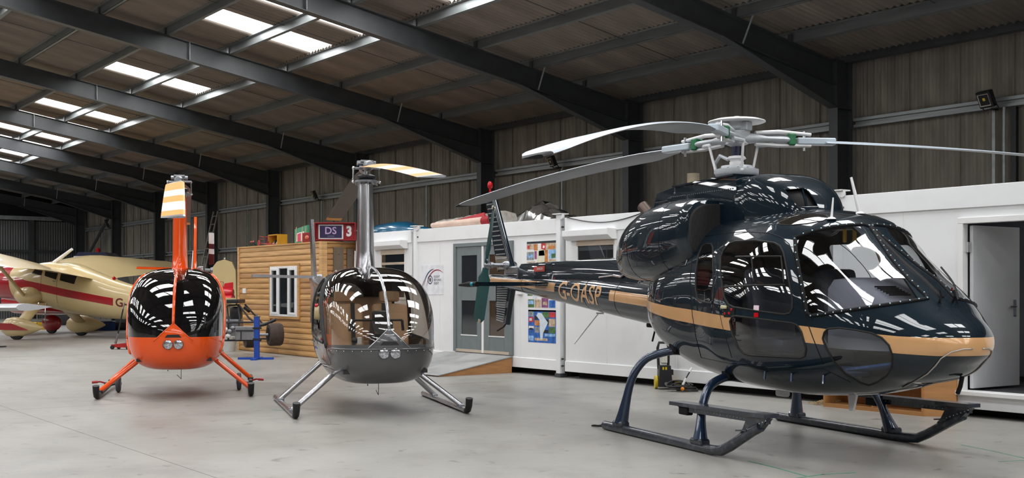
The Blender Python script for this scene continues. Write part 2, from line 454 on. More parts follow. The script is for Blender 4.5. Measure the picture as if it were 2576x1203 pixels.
# portal frames
def frame(s):
    e = struct(empty('roof_frame', (-s, 0, 0))); tag(e, 'dark grey steel portal frame')
    b = MB(); d, tf, fw = 0.43, 0.016, 0.10
    for vlo, vhi in ((18.0, VR), (VR, VN)):
        q = [(vlo, zt(vlo)), (vhi, zt(vhi))]
        b.prism([(-0.006, vlo, zt(vlo)), (-0.006, vhi, zt(vhi)), (-0.006, vhi, zt(vhi) - d), (-0.006, vlo, zt(vlo) - d)], (0.012, 0, 0))
        for dz in (0, -d):
            b.prism([(-fw, vlo, zt(vlo) + dz), (-fw, vhi, zt(vhi) + dz), (-fw, vhi, zt(vhi) + dz - tf), (-fw, vlo, zt(vlo) + dz - tf)], (2 * fw, 0, 0))
    b.build('rafter', steel, e, None)
    b = MB(); zb = lambda v: zt(v) - d
    hv0, hv1, hz = 14.92, 18.0, 4.98
    b.prism([(-0.006, hv0, zb(hv0)), (-0.006, hv1, zb(hv1)), (-0.006, hv1, hz)], (0.012, 0, 0))
    b.prism([(-fw, hv0, zb(hv0)), (-fw, hv1, hz), (-fw, hv1, hz - tf), (-fw, hv0, zb(hv0) - tf)], (2 * fw, 0, 0))
    b.prism([(-fw, hv1 - 0.022, hz), (-fw, hv1 - 0.022, zt(18.0)), (-fw, hv1, zt(18.0)), (-fw, hv1, hz)], (2 * fw, 0, 0))
    b.build('haunch', steel, e, None)
    b = MB()
    b.bb(-fw, fw, 18.0, 18.016, 0, 5.86).bb(-0.006, 0.006, 18.0, 18.45, 0, 5.9).bb(-fw, fw, 18.434, 18.45, 0, 5.86).bb(-fw, fw, 18.0, 18.45, -0.0, 0.02)
    b.bb(-fw, fw, 18.016, 18.434, 4.96, 4.98)
    b.build('column', steel, e, None)
    for v in (9.85,):
        b = MB(); b.bb(0.006, fw, v - 0.006, v + 0.006, zt(v) - d + 0.01, zt(v) - 0.01).build('stiffener', galv, e, None)
    # knee brace from purlin to the lower flange
    b = MB(); v = 15.35
    b.tube([(0.36, v, zt(v) + 0.03), (0.09, v + 0.03, zt(v) - d + 0.0)], 0.016, 5).build('fly_brace', galv, e)
    for v in PV:
        b = MB(); b.bb(-0.05, 0.05, v - 0.055, v - 0.045, zt(v) + 0.0, zt(v) + 0.17).bb(0.10, 0.16, v + 0.0, v + 0.06, zt(v) - 0.0, zt(v) + 0.15)
        b.build('purlin_cleat', steel, e, None)
    return e
for s in FR[6:]: frame(s)
# long wall: corrugated sheets, rails, droppers
wall = MB(); wall.bb(X0, X1, 18.85, 19.0, 0, 6.05)
wall = struct(wall.build('wall_right', cementw, None, None)); tag(wall, 'long corrugated side wall of the hangar')
x = -64.0
while x < -1.0:
    o = obj('wall_sheet', wsheet_me, wall)
    o.matrix_local = Matrix.Translation((x, 18.66 + 0.006 * (round(x) % 2), 0)) @ Matrix.Rotation(PI / 2, 4, 'X') @ Matrix.Diagonal((1.06, 6.0, 1, 1))
    x += 1.025
q_ = MB(); q_.bb(0, 1, -0.006, 0.006, -0.085, 0.085).bb(0, 1, -0.075, 0, 0.075, 0.085).bb(0, 1, -0.075, 0, -0.085, -0.075).bb(0, 1, -0.075, -0.067, 0.03, 0.085).bb(0, 1, -0.075, -0.067, -0.085, -0.035)
rail_me = q_.mesh('wall_rail', galv, None)
for a, c in BAYS:
    if a < 1: continue
    for z in ((1.35, 3.15, 4.74) if a > 38 else (1.35, 4.74)):
        o = obj('wall_rail', rail_me, wall)
        o.matrix_local = Matrix.Translation((-c + 0.1, 18.56, z - 0.03)) @ Matrix.Diagonal((c - a - 0.2, 1, 1, 1))
    mid = (a + c) / 2
    MB().bb(-mid - 0.03, -mid + 0.03, 18.50, 18.53, 1.3, 4.66).build('rail_dropper', galv, wall, None)
# far end wall with its sliding doors
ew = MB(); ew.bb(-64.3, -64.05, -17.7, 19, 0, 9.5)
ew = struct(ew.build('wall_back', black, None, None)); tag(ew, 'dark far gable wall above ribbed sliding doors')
esheet_me = corr_mesh('door_sheet', 9, endsheet, 0.018)
y = 18.55
while y > 6.5:
    o = obj('door_sheet', esheet_me, ew)
    o.matrix_local = Matrix.Translation((-63.72, y, 0)) @ Matrix.Rotation(-PI / 2, 4, 'Z') @ Matrix.Rotation(PI / 2, 4, 'X') @ Matrix.Diagonal((1.13, 5.12, 1, 1))
    y -= 1.13
b = MB(); b.bb(-63.7, -63.45, 7, 17.4, 5.16, 5.36).build('door_track', galv, ew, None)
b = MB(); b.bb(-63.68, -63.5, 6.5, 18.2, 3.48, 3.60).build('door_rail', steel, ew, None)
for yy in (15.86, 11.0): MB().bb(-63.68, -63.45, yy - 0.13, yy + 0.13, 0, 5.16).build('door_post', steel, ew, None)
b = MB(); b.tube([(-62.9, 18.2, 2.6), (-57.6, 18.2, 5.45)], 0.07, 6); b.build('wall_brace', steel, wall)
b = MB(); b.tube([(-63.0, 13.0, 5.1), (-57.3, 11.2, 6.6)], 0.05, 6); b.build('roof_brace', galv, ceiling)
# walls that close the hangar off behind the camera
for nm, (x0_, x1_, y0_, y1_) in {'wall_front': (X1 - 0.1, X1 + 0.1, -17.8, 19), 'wall_left': (X0, X1, -17.9, -17.7)}.items():
    q = MB(); q.bb(x0_, x1_, y0_, y1_, 0, 9.5); tag(struct(q.build(nm, cementw, None, None)), 'hangar wall behind the camera')
# ------------------------------------------------------------------ white portable cabins
white = mat('white_cabin_paint', (0.79, 0.80, 0.81), 0.45, 0, 0.02, 1.5, dark=(0.62, 0.62, 0.60), dscale=2.5, damt=0.22)
trimw = mat('white_trim', (0.78, 0.78, 0.77), 0.4, 0, 0.03, 2.0)
beige = mat('beige_frame', (0.50, 0.42, 0.33), 0.5, 0, 0.08)
doorg = mat('grey_door_paint', (0.16, 0.185, 0.19), 0.4, 0, 0.06)
glassd = glass_mat('dark_window_glass', (0.40, 0.43, 0.46), 0.14, 0.02, 0.25, (0.05, 0.06, 0.07))
blind = mat('grey_blind', (0.75, 0.77, 0.78), 0.7, 0, 0.1, 3.0, stretch=(1, 1, 14))
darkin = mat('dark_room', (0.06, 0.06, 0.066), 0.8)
chrome = mat('chrome', (0.75, 0.75, 0.76), 0.15, 1.0, 0.03)
bolt = mat('dark_bolt', (0.05, 0.05, 0.05), 0.5)
VC, VB = 12.5, 15.3
def cabin(s0, s1, label, post_lo=True, post_hi=True, seams=(), hole=None):
    """a cabin between s0 < s1 along the wall, front at VC"""
    e = thing('portable_cabin', label, 'cabin', (-(s0 + s1) / 2, (VC + VB) / 2, 0))
    x0, x1 = -s1, -s0
    b = MB()
    if hole:
        h0, h1, hz0, hz1 = hole                                  # opening along s and z
        b.bb(x0, -h1, VC, VC + 0.06, 0.1, 2.72).bb(-h0, x1, VC, VC + 0.06, 0.1, 2.72).bb(-h1, -h0, VC, VC + 0.06, hz1, 2.72).bb(-h1, -h0, VC, VC + 0.06, 0.1, hz0)
        b.bb(x0, x1, VB - 0.06, VB, 0.1, 2.72).bb(x0, x0 + 0.06, VC + 0.06, VB - 0.06, 0.1, 2.72).bb(x1 - 0.06, x1, VC + 0.06, VB - 0.06, 0.1, 2.72)
        b.bb(x0 + 0.06, x1 - 0.06, VC + 0.06, VB - 0.06, 2.6, 2.7)
    else:
        b.bb(x0 + 0.02, x1 - 0.02, VC, VB, 0.12, 2.70)
    wb(b, 'shell', white, e, None)
    b = MB(); b.bb(x0 + 0.02, x1 - 0.02, VC - 0.025, VC + 0.05, 2.475, 2.735); wb(b, 'fascia', white, e, None, 0.006)
    b = MB(); b.bb(x0 + 0.02, x1 - 0.02, VC - 0.02, VC + 0.05, 0.11, 0.29); wb(b, 'base_rail', white, e, None, 0.006)
    b = MB(); b.bb(x0, x1, VC, VB, 2.70, 2.735); wb(b, 'roof', trimw, e, None)
    for sx in seams:
        b = MB(); b.bb(-sx - 0.006, -sx + 0.006, VC - 0.006, VC, 0.3, 2.47); wb(b, 'panel_strip', trimw, e, None)
    for on, sx, sg in ((post_lo, s0, 1), (post_hi, s1, -1)):
        if not on: continue
        b = MB(); xx = -(sx + sg * 0.06)
        b.bb(xx - 0.055, xx + 0.055, VC - 0.05, VC + 0.06, 0.06, 2.80)
        p = wb(b, 'corner_post', white, e, None, 0.008)
        b = MB(); b.bb(xx - 0.11, xx + 0.11, VC - 0.09, VC + 0.1, 2.80, 2.815); wb(b, 'cap_plate', trimw, p, None)
        b = MB(); b.tube([(xx + 0.085, VC - 0.05, 2.755), (xx + 0.085, VC - 0.02, 2.755)], 0.045, 12); b.bb(xx + 0.05, xx + 0.13, VC - 0.045, VC - 0.025, 2.75, 2.80); wb(b, 'lifting_lug', white, p)
        b = MB(); b.bb(xx - 0.075, xx + 0.075, VC - 0.06, VC + 0.09, 0.0, 0.07); wb(b, 'foot', steel, p, None)
        b = MB()
        for z in (2.58, 0.2, 0.32): b.cyl((xx + 0.09, VC - 0.04, z), (xx + 0.09, VC, z), 0.016, n=8)
        struct(wb(b, 'bolts', bolt, p), 'stuff')
    return e
b_ = None
cabA = cabin(15.35, 20.12, 'white portable cabin with grey double doors and a plywood ramp', True, True, seams=(16.55, 19.2))
cabB = cabin(20.22, 22.52, 'narrow white cabin end with small shuttered window beside the timber shed', False, True)
cabC = cabin(9.74, 15.28, 'white portable cabin behind the dark helicopter tail, shutter box over its window', False, False, seams=(14.2, 12.6, 11.0))
cabD = cabin(2.6, 9.66, 'white portable cabin with open door showing a dark office inside', False, True, seams=(8.63, 6.2), hole=(6.75, 7.80, 0.31, 2.29))
# black bars in the gap under the cabins stand in for its shade
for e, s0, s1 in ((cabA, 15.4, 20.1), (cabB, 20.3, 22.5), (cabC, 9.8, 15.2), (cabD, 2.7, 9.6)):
    b = MB(); b.bb(-s1, -s0, VC + 0.25, VC + 0.45, 0.0, 0.13); wb(b, 'gap_shade_bar', black, e, None)
def cab_window(par, s0, s1, z0, z1, bx0, bx1, bz0, bz1, bar=None, half=0.0):
    """framed window with blind under a roller shutter box"""
    fr = MB(); t = 0.05
    fr.bb(-s1 - t, -s1, VC - 0.02, VC, z0, z1).bb(-s0, -s0 + t, VC - 0.02, VC, z0, z1).bb(-s1 - t, -s0 + t, VC - 0.02, VC, z1, z1 + t).bb(-s1 - t, -s0 + t, VC - 0.03, VC, z0 - t, z0)
    wd = wb(fr, 'window', trimw, par, None, 0.004)
    b = MB(); b.bb(-s1, -s0, VC - 0.006, VC - 0.003, z0, z1); wb(b, 'pane', glassd, wd, None)
    b = MB(); b.bb(-s1 + 0.02, -s0 - 0.02, VC - 0.0025, VC - 0.001, z0 if not half else z1 - half, z1); wb(b, 'blind', blind, wd, None)
    b = MB(); b.bb(-s1 - 0.02, -s0 + 0.02, VC - 0.03, VC, z1 - 0.09, z1 + 0.01); wb(b, 'shutter_slats', beige, wd, None)
    if bar: b = MB(); b.bb(-s1, -s0, VC - 0.02, VC, bar - 0.025, bar + 0.025); wb(b, 'glazing_bar', beige, wd, None)
    b = MB(); y0 = VC - 0.2
    pr = [(0, VC, bz1), (0, y0, bz1), (0, y0, bz0 + 0.07), (0, y0 + 0.1, bz0), (0, VC, bz0)]
    b.prism([(-bx1, p[1], p[2]) for p in pr], (bx1 - bx0, 0, 0)); sb = wb(b, 'shutter_box', white, par, None, 0.006)
    b = MB(); b.prism([(-bx0, p[1] - 0.004, p[2]) for p in pr], (0.03, 0, 0)); wb(b, 'box_end', trimw, sb, None)
cab_window(cabB, 20.52, 21.45, 1.35, 2.34, 20.42, 21.75, 2.36, 2.53, bar=2.06)
cab_window(cabC, 14.02, 14.92, 1.95, 2.33, 13.98, 15.12, 2.33, 2.50, half=0.17)
b = MB(); b.bb(-14.72, -13.95, VC - 0.07, VC, 1.86, 1.90); wb(b, 'window_sill', trimw, cabC, None)
# cable sagging along the fascia
b = MB(); pts = []
for i in range(15):
    t = i / 14; s = lerp(15.2, 13.2, t); pts.append((-s, VC - 0.035, 2.74 - 0.13 * math.sin(PI * t)))
wb(b.tube(pts, 0.008, 5), 'cable', bolt, cabC)
# grey double doors of cabin A
b = MB(); s0, s1, z0, z1 = 16.79, 18.60, 0.32, 2.33; yf = VC - 0.03
b.bb(-s1 - 0.05, -s1 + 0.04, yf - 0.02, VC, z0, z1).bb(-s0 - 0.04, -s0 + 0.05, yf - 0.02, VC, z0, z1).bb(-s1 - 0.05, -s0 + 0.05, yf - 0.02, VC, z1, z1 + 0.07)
dfr = wb(b, 'door_frame', doorg, cabA, None, 0.004)
def leaf(a0, a1, nm, glz):
    b = MB(); st = 0.17
    zs = [z0 + 0.03, z0 + 0.33, z0 + 0.98, z0 + 1.28, z1 - 0.17, z1]
    b.bb(-a1, -a1 + st, yf, VC - 0.002, zs[0], z1).bb(-a0 - st, -a0, yf, VC - 0.002, zs[0], z1)
    for k in (0, 2, 4): b.bb(-a1 + st, -a0 - st, yf, VC - 0.002, zs[k], zs[k + 1])
    d = wb(b, 'door_leaf', doorg, cabA, None, 0.006)
    for za, zb in ((zs[1], zs[2]), (zs[3], zs[4])):
        b = MB(); b.bb(-a1 + st, -a0 - st, yf + 0.012, yf + 0.016, za, zb); wb(b, 'pane', glz, d, None)
        b = MB(); b.bb(-a1 + st - 0.015, -a0 - st + 0.015, yf - 0.006, yf, za - 0.02, za); wb(b, 'glazing_bead', trimw, d, None)
    b = MB(); b.bb(-a1, -a0, yf - 0.012, yf, z0, z0 + 0.05); wb(b, 'threshold_bar', beige, d, None)
    return d
leaf(17.70, 18.56, 'l', glassd)
warmg = glass_mat('warm_room_glass', (0.6, 0.5, 0.42), 0.12, 0.02, 0.5, (0.10, 0.065, 0.04))
d2 = leaf(16.83, 17.64, 'r', warmg)
b = MB(); b.bb(-17.70, -17.64, yf - 0.012, VC, z0, z1); wb(b, 'meeting_stile', trimw, dfr, None)
b = MB(); b.bb(-17.66, -17.60, yf - 0.03, yf, 1.28, 1.44).tube([(-17.63, yf - 0.04, 1.38), (-17.52, yf - 0.05, 1.38)], 0.012, 8); wb(b, 'handle', trimw, d2)
b = MB(); b.bb(-16.62, -16.46, VC - 0.06, VC, 1.42, 1.60); wb(b, 'entry_box', trimw, cabA, None, 0.006)
# plywood ramp
ply = mat('plywood_edge', (0.42, 0.20, 0.075), 0.6, 0, 0.15, 4, stretch=(1, 1, 8))
rampg = mat('ramp_grey_felt', (0.27, 0.275, 0.27), 0.75, 0, 0.2, 3.0, dark=(0.36, 0.36, 0.35), dscale=2, damt=0.8)
rm = thing('access_ramp', 'plywood access ramp with grey top leading up to grey double doors', 'ramp', (-17.7, 11.7, 0))
b = MB(); b.prism([(-18.95, 10.88, 0.0), (-18.95, VC - 0.04, 0.0), (-18.95, VC - 0.04, 0.285), (-18.95, 10.88, 0.012)], (2.2, 0, 0)); wb(b, 'ramp_side', ply, rm, None)
b = MB(); b.prism([(-18.97, 10.86, 0.012), (-18.97, VC - 0.04, 0.286), (-18.97, VC - 0.04, 0.30), (-18.97, 10.84, 0.022)], (2.24, 0, 0)); wb(b, 'ramp_deck', rampg, rm, None)
# open door and the room behind it in cabin D
b = MB(); b.bb(-7.86, -7.79, VC - 0.03, VC + 0.08, 0.3, 2.288).bb(-6.76, -6.69, VC - 0.03, VC + 0.08, 0.3, 2.288).bb(-7.86, -6.69, VC - 0.03, VC + 0.08, 2.29, 2.36)
fr = wb(b, 'door_frame', trimw, cabD, None, 0.005)
b = MB(); b.bb(-7.95, -6.6, VC - 0.12, VC + 0.1, 0.26, 0.31); wb(b, 'door_sill', trimw, cabD, None, 0.006)
b = MB(); b.bb(-7.95, -6.6, VC - 0.05, VC, 0.10, 0.26); wb(b, 'sill_riser', white, cabD, None, 0.004)
doorw = mat('grey_door_face', (0.55, 0.56, 0.58), 0.45, 0, 0.03)
hx, hy = -7.76, VC + 0.07
b = MB(); b.bb(0, 0.045, 0, 0.94, 0.33, 2.27); b.xform(Matrix.Translation((hx, hy, 0)) @ Matrix.Rotation(math.radians(-3), 4, 'Z'))
lf = wb(b, 'open_door', doorw, cabD, None, 0.004)
b = MB(); b.bb(0.045, 0.052, 0.8, 0.86, 1.18, 1.38).tube([(0.07, 0.83, 1.3), (0.07, 0.70, 1.3)], 0.011, 8).tube([(0.045, 0.83, 1.3), (0.075, 0.83, 1.3)], 0.012, 8); b.xform(Matrix.Translation((hx, hy, 0)) @ Matrix.Rotation(math.radians(-3), 4, 'Z'))
wb(b, 'lever_handle', chrome, lf)
for z in (0.6, 1.95): b = MB(); b.bb(-7.79, -7.74, VC + 0.03, VC + 0.09, z, z + 0.12); wb(b, 'hinge', chrome, lf, None)
roomw = mat('blue_grey_room_wall', (0.45, 0.47, 0.54), 0.7, 0, 0.04)
b = MB(); b.bb(-9.55, -2.75, VC + 0.1, VB - 0.07, 0.12, 0.30); wb(b, 'room_floor', darkin, cabD, None)
b = MB(); b.bb(-9.55, -2.75, VB - 0.09, VB - 0.07, 0.3, 2.6); wb(b, 'room_wall', roomw, cabD, None)
b = MB(); b.bb(-7.2, -6.0, 13.7, 14.1, 2.56, 2.595); wb(b, 'office_fill_panel', mat('fill_glow_panel', (1.0, 0.97, 0.92), 0.5, emit=2.2, var=0.02), cabD, None)  # unseen glowing panel, added to brighten the room behind the door
# desk pedestal inside, with a worktop and things on it
brownw = mat('brown_wood_veneer', (0.13, 0.05, 0.022), 0.45, 0, 0.25, 3, stretch=(1, 1, 6))
y = 14.35
dk = thing('desk_cabinet', 'brown drawer cabinet with white worktop inside the open cabin', 'cabinet', (-7.35, 14.6, 0.3))
b = MB(); b.bb(-8.0, -6.4, y + 0.02, y + 0.6, 0.36, 1.04); wb(b, 'carcass', brownw, dk, None)
b = MB(); b.bb(-8.05, -6.35, y - 0.03, y + 0.62, 1.04, 1.08); wb(b, 'worktop', trimw, dk, None, 0.006)
for k in range(2):
    for x in (-7.98, -7.18):
        b = MB(); z = 0.40 + k * 0.32; b.bb(x, x + 0.76, y, y + 0.02, z, z + 0.30); dr = wb(b, 'drawer', brownw, dk, None, 0.004)
        b = MB(); b.bb(x + 0.5, x + 0.66, y - 0.03, y - 0.0, z + 0.2, z + 0.225); wb(b, 'handle', chrome, dr, None, 0.004)
grn = mat('dark_green_hose', (0.012, 0.07, 0.03), 0.45)
t = thing('coiled_green_hose', 'dark green coiled hose on the white worktop in the cabin', 'hose', (-7.5, 14.6, 1.08))
b = MB()
for k in range(3): b.torus((-7.35 + 0.02 * k, 14.6 + 0.05 * (k - 1), 1.28 + 0.01 * k), (0.25, 1, 0.1), 0.15 - 0.012 * k, 0.028, 28, 8)
wb(b, 'hose_coils', grn, t); b = MB(); b.bb(-7.5, -7.2, 14.5, 14.7, 1.08, 1.12); wb(b, 'hose_stand', grn, t, None, 0.01)
blu = mat('blue_plastic', (0.015, 0.06, 0.25), 0.4)
t = thing('blue_box', 'small blue box lying on the white worktop beside green hose', 'box', (-7.0, 14.42, 1.08))
b = MB(); b.bb(-7.22, -6.85, 14.34, 14.48, 1.08, 1.17); wb(b, 'tray', blu, t, None, 0.01); b = MB(); b.bb(-7.2, -6.87, 14.36, 14.46, 1.17, 1.19); wb(b, 'lid', trimw, t, None)
# posters on cabin A
def poster(s0, s1, z0, z1, label, seed, cells, shape=None, head=None, bgc=(0.05, 0.15, 0.4), group=None):
    rnd = random.Random(seed)
    t = thing('wall_poster', label, 'poster', (-(s0 + s1) / 2, VC, (z0 + z1) / 2), 0, group)
    y = VC - 0.003
    b = MB(); b.bb(-s1, -s0, y, VC - 0.0005, z0, z1); wb(b, 'paper', trimw, t, None)
    pal = {}
    for (u0, v0, u1, v1, c) in cells:
        pal.setdefault(c, []).append((u0, v0, u1, v1))
    for k, (c, rs) in enumerate(pal.items()):
        for u0, v0, u1, v1 in rs:
            b = MB(); yy = y - 0.001 - (0.0016 if (u1 - u0) * (v1 - v0) < 0.02 else 0.0004 * (k % 3) if (u1 - u0) < 0.9 else -0.0005)
            b.poly([(-s1 + (s1 - s0) * u0, yy, z0 + (z1 - z0) * v0), (-s1 + (s1 - s0) * u1, yy, z0 + (z1 - z0) * v0), (-s1 + (s1 - s0) * u1, yy, z0 + (z1 - z0) * v1), (-s1 + (s1 - s0) * u0, yy, z0 + (z1 - z0) * v1)])
            wb(b, 'printed_photo', mat('print_%02d_%02d_%02d' % tuple(int(q * 50) for q in c), c, 0.4, 0, 0.45, 14), t, None)
    if shape:
        for poly, c in shape:
            b = MB(); b.poly([(-s1 + (s1 - s0) * u, y - 0.0032, z0 + (z1 - z0) * v) for u, v in poly]); wb(b, 'printed_map', mat('print_map_%d' % int(c[0] * 100), c, 0.4, 0, 0.1, 10), t, None)
    return t
DKB, BLU, SKY, RED, GRN, ORG, TAN, WHT, GRY, PUR = (0.02, 0.025, 0.03), (0.03, 0.13, 0.45), (0.25, 0.45, 0.75), (0.5, 0.04, 0.04), (0.07, 0.16, 0.05), (0.5, 0.2, 0.06), (0.5, 0.38, 0.27), (0.75, 0.75, 0.75), (0.25, 0.27, 0.28), (0.25, 0.08, 0.2)
poster(15.52, 16.35, 1.79, 2.36, 'photo collage poster, topmost of the three beside grey doors', 1, [
    (0, .93, 1, 1, DKB), (0, .75, .25, .92, TAN), (.02, .78, .1, .88, RED), (.25, .72, .38, .92, ORG), (.5, .72, .65, .93, RED), (.56, .78, .62, .86, WHT), (.65, .72, 1, .93, TAN), (.75, .75, .95, .85, ORG),
    (0, .42, .25, .68, GRY), (.02, .5, .22, .6, SKY), (.27, .45, .35, .7, PUR), (.62, .35, .73, .72, ORG), (.75, .45, 1, .72, SKY), (.85, .47, .98, .6, GRN), (.75, .25, 1, .44, TAN), (0, .1, .3, .38, TAN), (.32, .05, .7, .3, SKY), (.72, .05, .98, .22, GRY)],
    [([(.36, .3), (.62, .34), (.62, .72), (.5, .76), (.37, .72)], (0.70, 0.68, 0.52)), ([(.42, .55), (.62, .55), (.6, .72), (.42, .7)], (0.5, 0.62, 0.7))])
poster(15.52, 16.33, 1.18, 1.75, 'photo collage poster with pale map, middle of the three beside grey doors', 2, [
    (.02, .02, .24, .27, GRN), (.04, .12, .22, .24, SKY), (.26, .02, .48, .27, TAN), (.5, .02, .74, .32, PUR), (.55, .1, .7, .2, TAN), (.76, .02, .98, .25, BLU), (0, .38, .18, .62, GRN), (.03, .44, .14, .58, SKY), (.36, .38, .5, .62, BLU), (.4, .46, .48, .55, TAN), (0, .7, .3, .98, ORG), (.34, .7, .6, .98, SKY), (.64, .66, .98, .98, GRY)],
    [([(.19, .3), (.34, .3), (.34, .66), (.19, .66)], (0.62, 0.7, 0.78)), ([(.5, .34), (.98, .30), (.98, .64), (.5, .64)], (0.58, 0.68, 0.8))])
poster(15.52, 16.31, .575, 1.15, 'mostly blue collage poster with tall pale map, lowest of the three', 3, [
    (0, 0, 1, 1, BLU), (0, .95, 1, 1, DKB), (.02, .8, .2, .95, GRY), (.02, .62, .2, .78, RED), (.05, .66, .14, .74, WHT), (.02, .42, .22, .5, WHT), (.05, .38, .18, .44, DKB), (.02, .05, .2, .2, SKY), (.24, .7, .36, .82, DKB), (.24, .52, .42, .68, ORG), (.24, .3, .42, .48, GRY), (.24, .06, .7, .14, TAN), (.52, .76, .75, .94, GRN), (.76, .78, .98, .94, RED), (.5, .55, .74, .72, DKB), (.75, .5, .98, .74, TAN), (.76, .3, .98, .48, GRN), (.5, .3, .73, .4, DKB), (.72, .06, .98, .2, BLU), (.6, .2, .98, .28, SKY)],
    [([(.45, .08), (.53, .1), (.55, .3), (.66, .5), (.72, .62), (.6, .76), (.5, .9), (.36, .92), (.3, .82), (.42, .7), (.43, .4)], (0.62, 0.74, 0.82))])
# round-eye sign: FLIGHT BEYOND SIGHT
sg = thing('wall_sign', 'white square sign with blue and red arcs and an eye emblem', 'sign', (-19.46, VC, 1.7))
b = MB(); b.bb(-19.88, -19.06, VC - 0.006, VC - 0.0005, 1.41, 2.0); wb(b, 'sign_board', mat('pale_sign_white', (0.74, 0.75, 0.79), 0.35), sg, None)
navy = mat('navy_ink', (0.03, 0.04, 0.10), 0.4); redk = mat('dark_red_ink', (0.30, 0.03, 0.05), 0.4)
def arc_band(cx, cz, r, a0, a1, w0, m, nm):
    b = MB(); n = 24; a, c = [], []
    for i in range(n + 1):
        t = i / n; an = math.radians(lerp(a0, a1, t)); wd = w0 * math.sin(PI * min(1, t * 0.97 + 0.03)) ** 0.7 + 0.001
        a.append((cx + (r + wd / 2) * math.cos(an), VC - 0.0075, cz + (r + wd / 2) * math.sin(an))); c.append((cx + (r - wd / 2) * math.cos(an), VC - 0.0075, cz + (r - wd / 2) * math.sin(an)))
    for i in range(n): b.poly([a[i], a[i + 1], c[i + 1], c[i]])
    return wb(b, nm, m, sg, None)
arc_band(-19.37, 1.51, 0.41, 168, 92, 0.028, navy, 'arc'); arc_band(-19.28, 1.51, 0.39, 172, 55, 0.026, redk, 'arc'); arc_band(-19.5, 1.5, 0.33, 178, 140, 0.02, redk, 'arc')
b = MB()
for i in range(32):
    a0, a1 = 2 * PI * i / 32, 2 * PI * (i + 1) / 32
    b.poly([(-19.54 + r_ * math.cos(a_), VC - 0.0075, 1.705 + r_ * 1.02 * math.sin(a_)) for r_, a_ in ((0.088, a0), (0.088, a1), (0.066, a1), (0.066, a0))])
wb(b, 'emblem_ring', navy, sg, None)
b = MB(); b.poly([(-19.54 + 0.032 * math.cos(2 * PI * i / 20), VC - 0.0075, 1.705 + 0.042 * math.sin(2 * PI * i / 20)) for i in range(20)]); wb(b, 'emblem_pupil', bolt, sg, None)
ink = mat('grey_ink', (0.08, 0.08, 0.09), 0.4)
R90 = Matrix.Rotation(PI / 2, 4, 'X')
for k, tx in enumerate(('FLIGHT', 'BEYOND', 'SIGHT')):
    text_mesh(tx, 0.068, ink, 'lettering', sg, Matrix.Translation((-19.405 + 19.46, -0.0085, 1.765 - 0.066 * k - 1.7)) @ R90, 0.0005, 'LEFT')

# ------------------------------------------------------------------ timber shed
def wood(name, c, var=0.22):
    return mat(name, c, 0.55, 0, var, 3.0, 0.1, stretch=(0.5, 0.5, 9), dark=(c[0] * 0.55, c[1] * 0.45, c[2] * 0.4), dscale=1.6, damt=0.45)
TW = [wood('timber_honey', (0.56, 0.315, 0.12)), wood('timber_amber', (0.50, 0.27, 0.095)), wood('timber_brown', (0.43, 0.225, 0.09)), wood('timber_pale', (0.60, 0.35, 0.15))]
s0, s1, vf, zt_ = 22.68, 27.21, 11.69, 2.57
sh = thing('timber_shed', 'honey coloured timber shed with white three-pane window', 'shed', (-(s0 + s1) / 2, 12.9, 0))
b = MB(); b.bb(-s1 + 0.05, -s0 - 0.05, vf + 0.05, 14.3, 0, zt_ - 0.03); wb(b, 'core', TW[2], sh, None)
rnd = random.Random(3)
def board(x0, x1, y, z0, z1, m, along='x', xx=0):
    """one rounded lap board"""
    b = MB(); pr = [(0.0, z0), (-0.020, z0 + 0.004), (-0.026, z0 + 0.02), (-0.022, (z0 + z1) / 2 + 0.02), (-0.010, z1 - 0.012), (0.0, z1)]
    if along == 'x': b.prism([(x0, y + p, z) for p, z in pr], (x1 - x0, 0, 0))
    else: b.prism([(xx - p, x0, z) for p, z in pr], (0, x1 - x0, 0))
    wb(b, 'board', m, sh, 0.5)
rows = 20; hh = (zt_ - 0.02) / rows
W0, W1, WZ0, WZ1 = 23.86, 25.27, 0.89, 2.05
for r in range(rows):
    z0, z1 = r * hh + 0.01, (r + 1) * hh + 0.008
    zc = (z0 + z1) / 2; pick = lambda: TW[rnd.choice([0, 1, 1, 2, 0]) if r < 16 else rnd.choice([0, 3, 3])]
    segs = [(-s1 + 0.06, -s0 - 0.10)]
    if WZ0 - 0.06 < zc < WZ1 + 0.06: segs = [(-s1 + 0.06, -W1 - 0.09), (-W0 + 0.09, -s0 - 0.10)]
    elif rnd.random() < 0.5:
        q = rnd.uniform(-26, -24); segs = [(-s1 + 0.06, q - 0.002), (q + 0.002, -s0 - 0.10)]
    for a, c in segs: board(a, c, vf + 0.05, z0, z1, pick())
    board(vf + 0.12, 14.3, 0, z0, z1, TW[rnd.choice([1, 2, 1])], 'y', -s0 - 0.05)
b = MB(); b.bb(-s0 - 0.12, -s0, vf, vf + 0.045, 0, zt_).bb(-s0 - 0.045, -s0, vf + 0.045, vf + 0.14, 0, zt_); wb(b, 'corner_board', TW[3], sh, None, 0.004)
b = MB(); b.bb(-s1, -s1 + 0.09, vf, vf + 0.045, 0, zt_); wb(b, 'corner_board', TW[3], sh, None, 0.004)
b = MB(); b.bb(-s1, -s0, vf, 14.3, zt_ - 0.03, zt_ + 0.0); wb(b, 'roof_board', TW[0], sh, None)
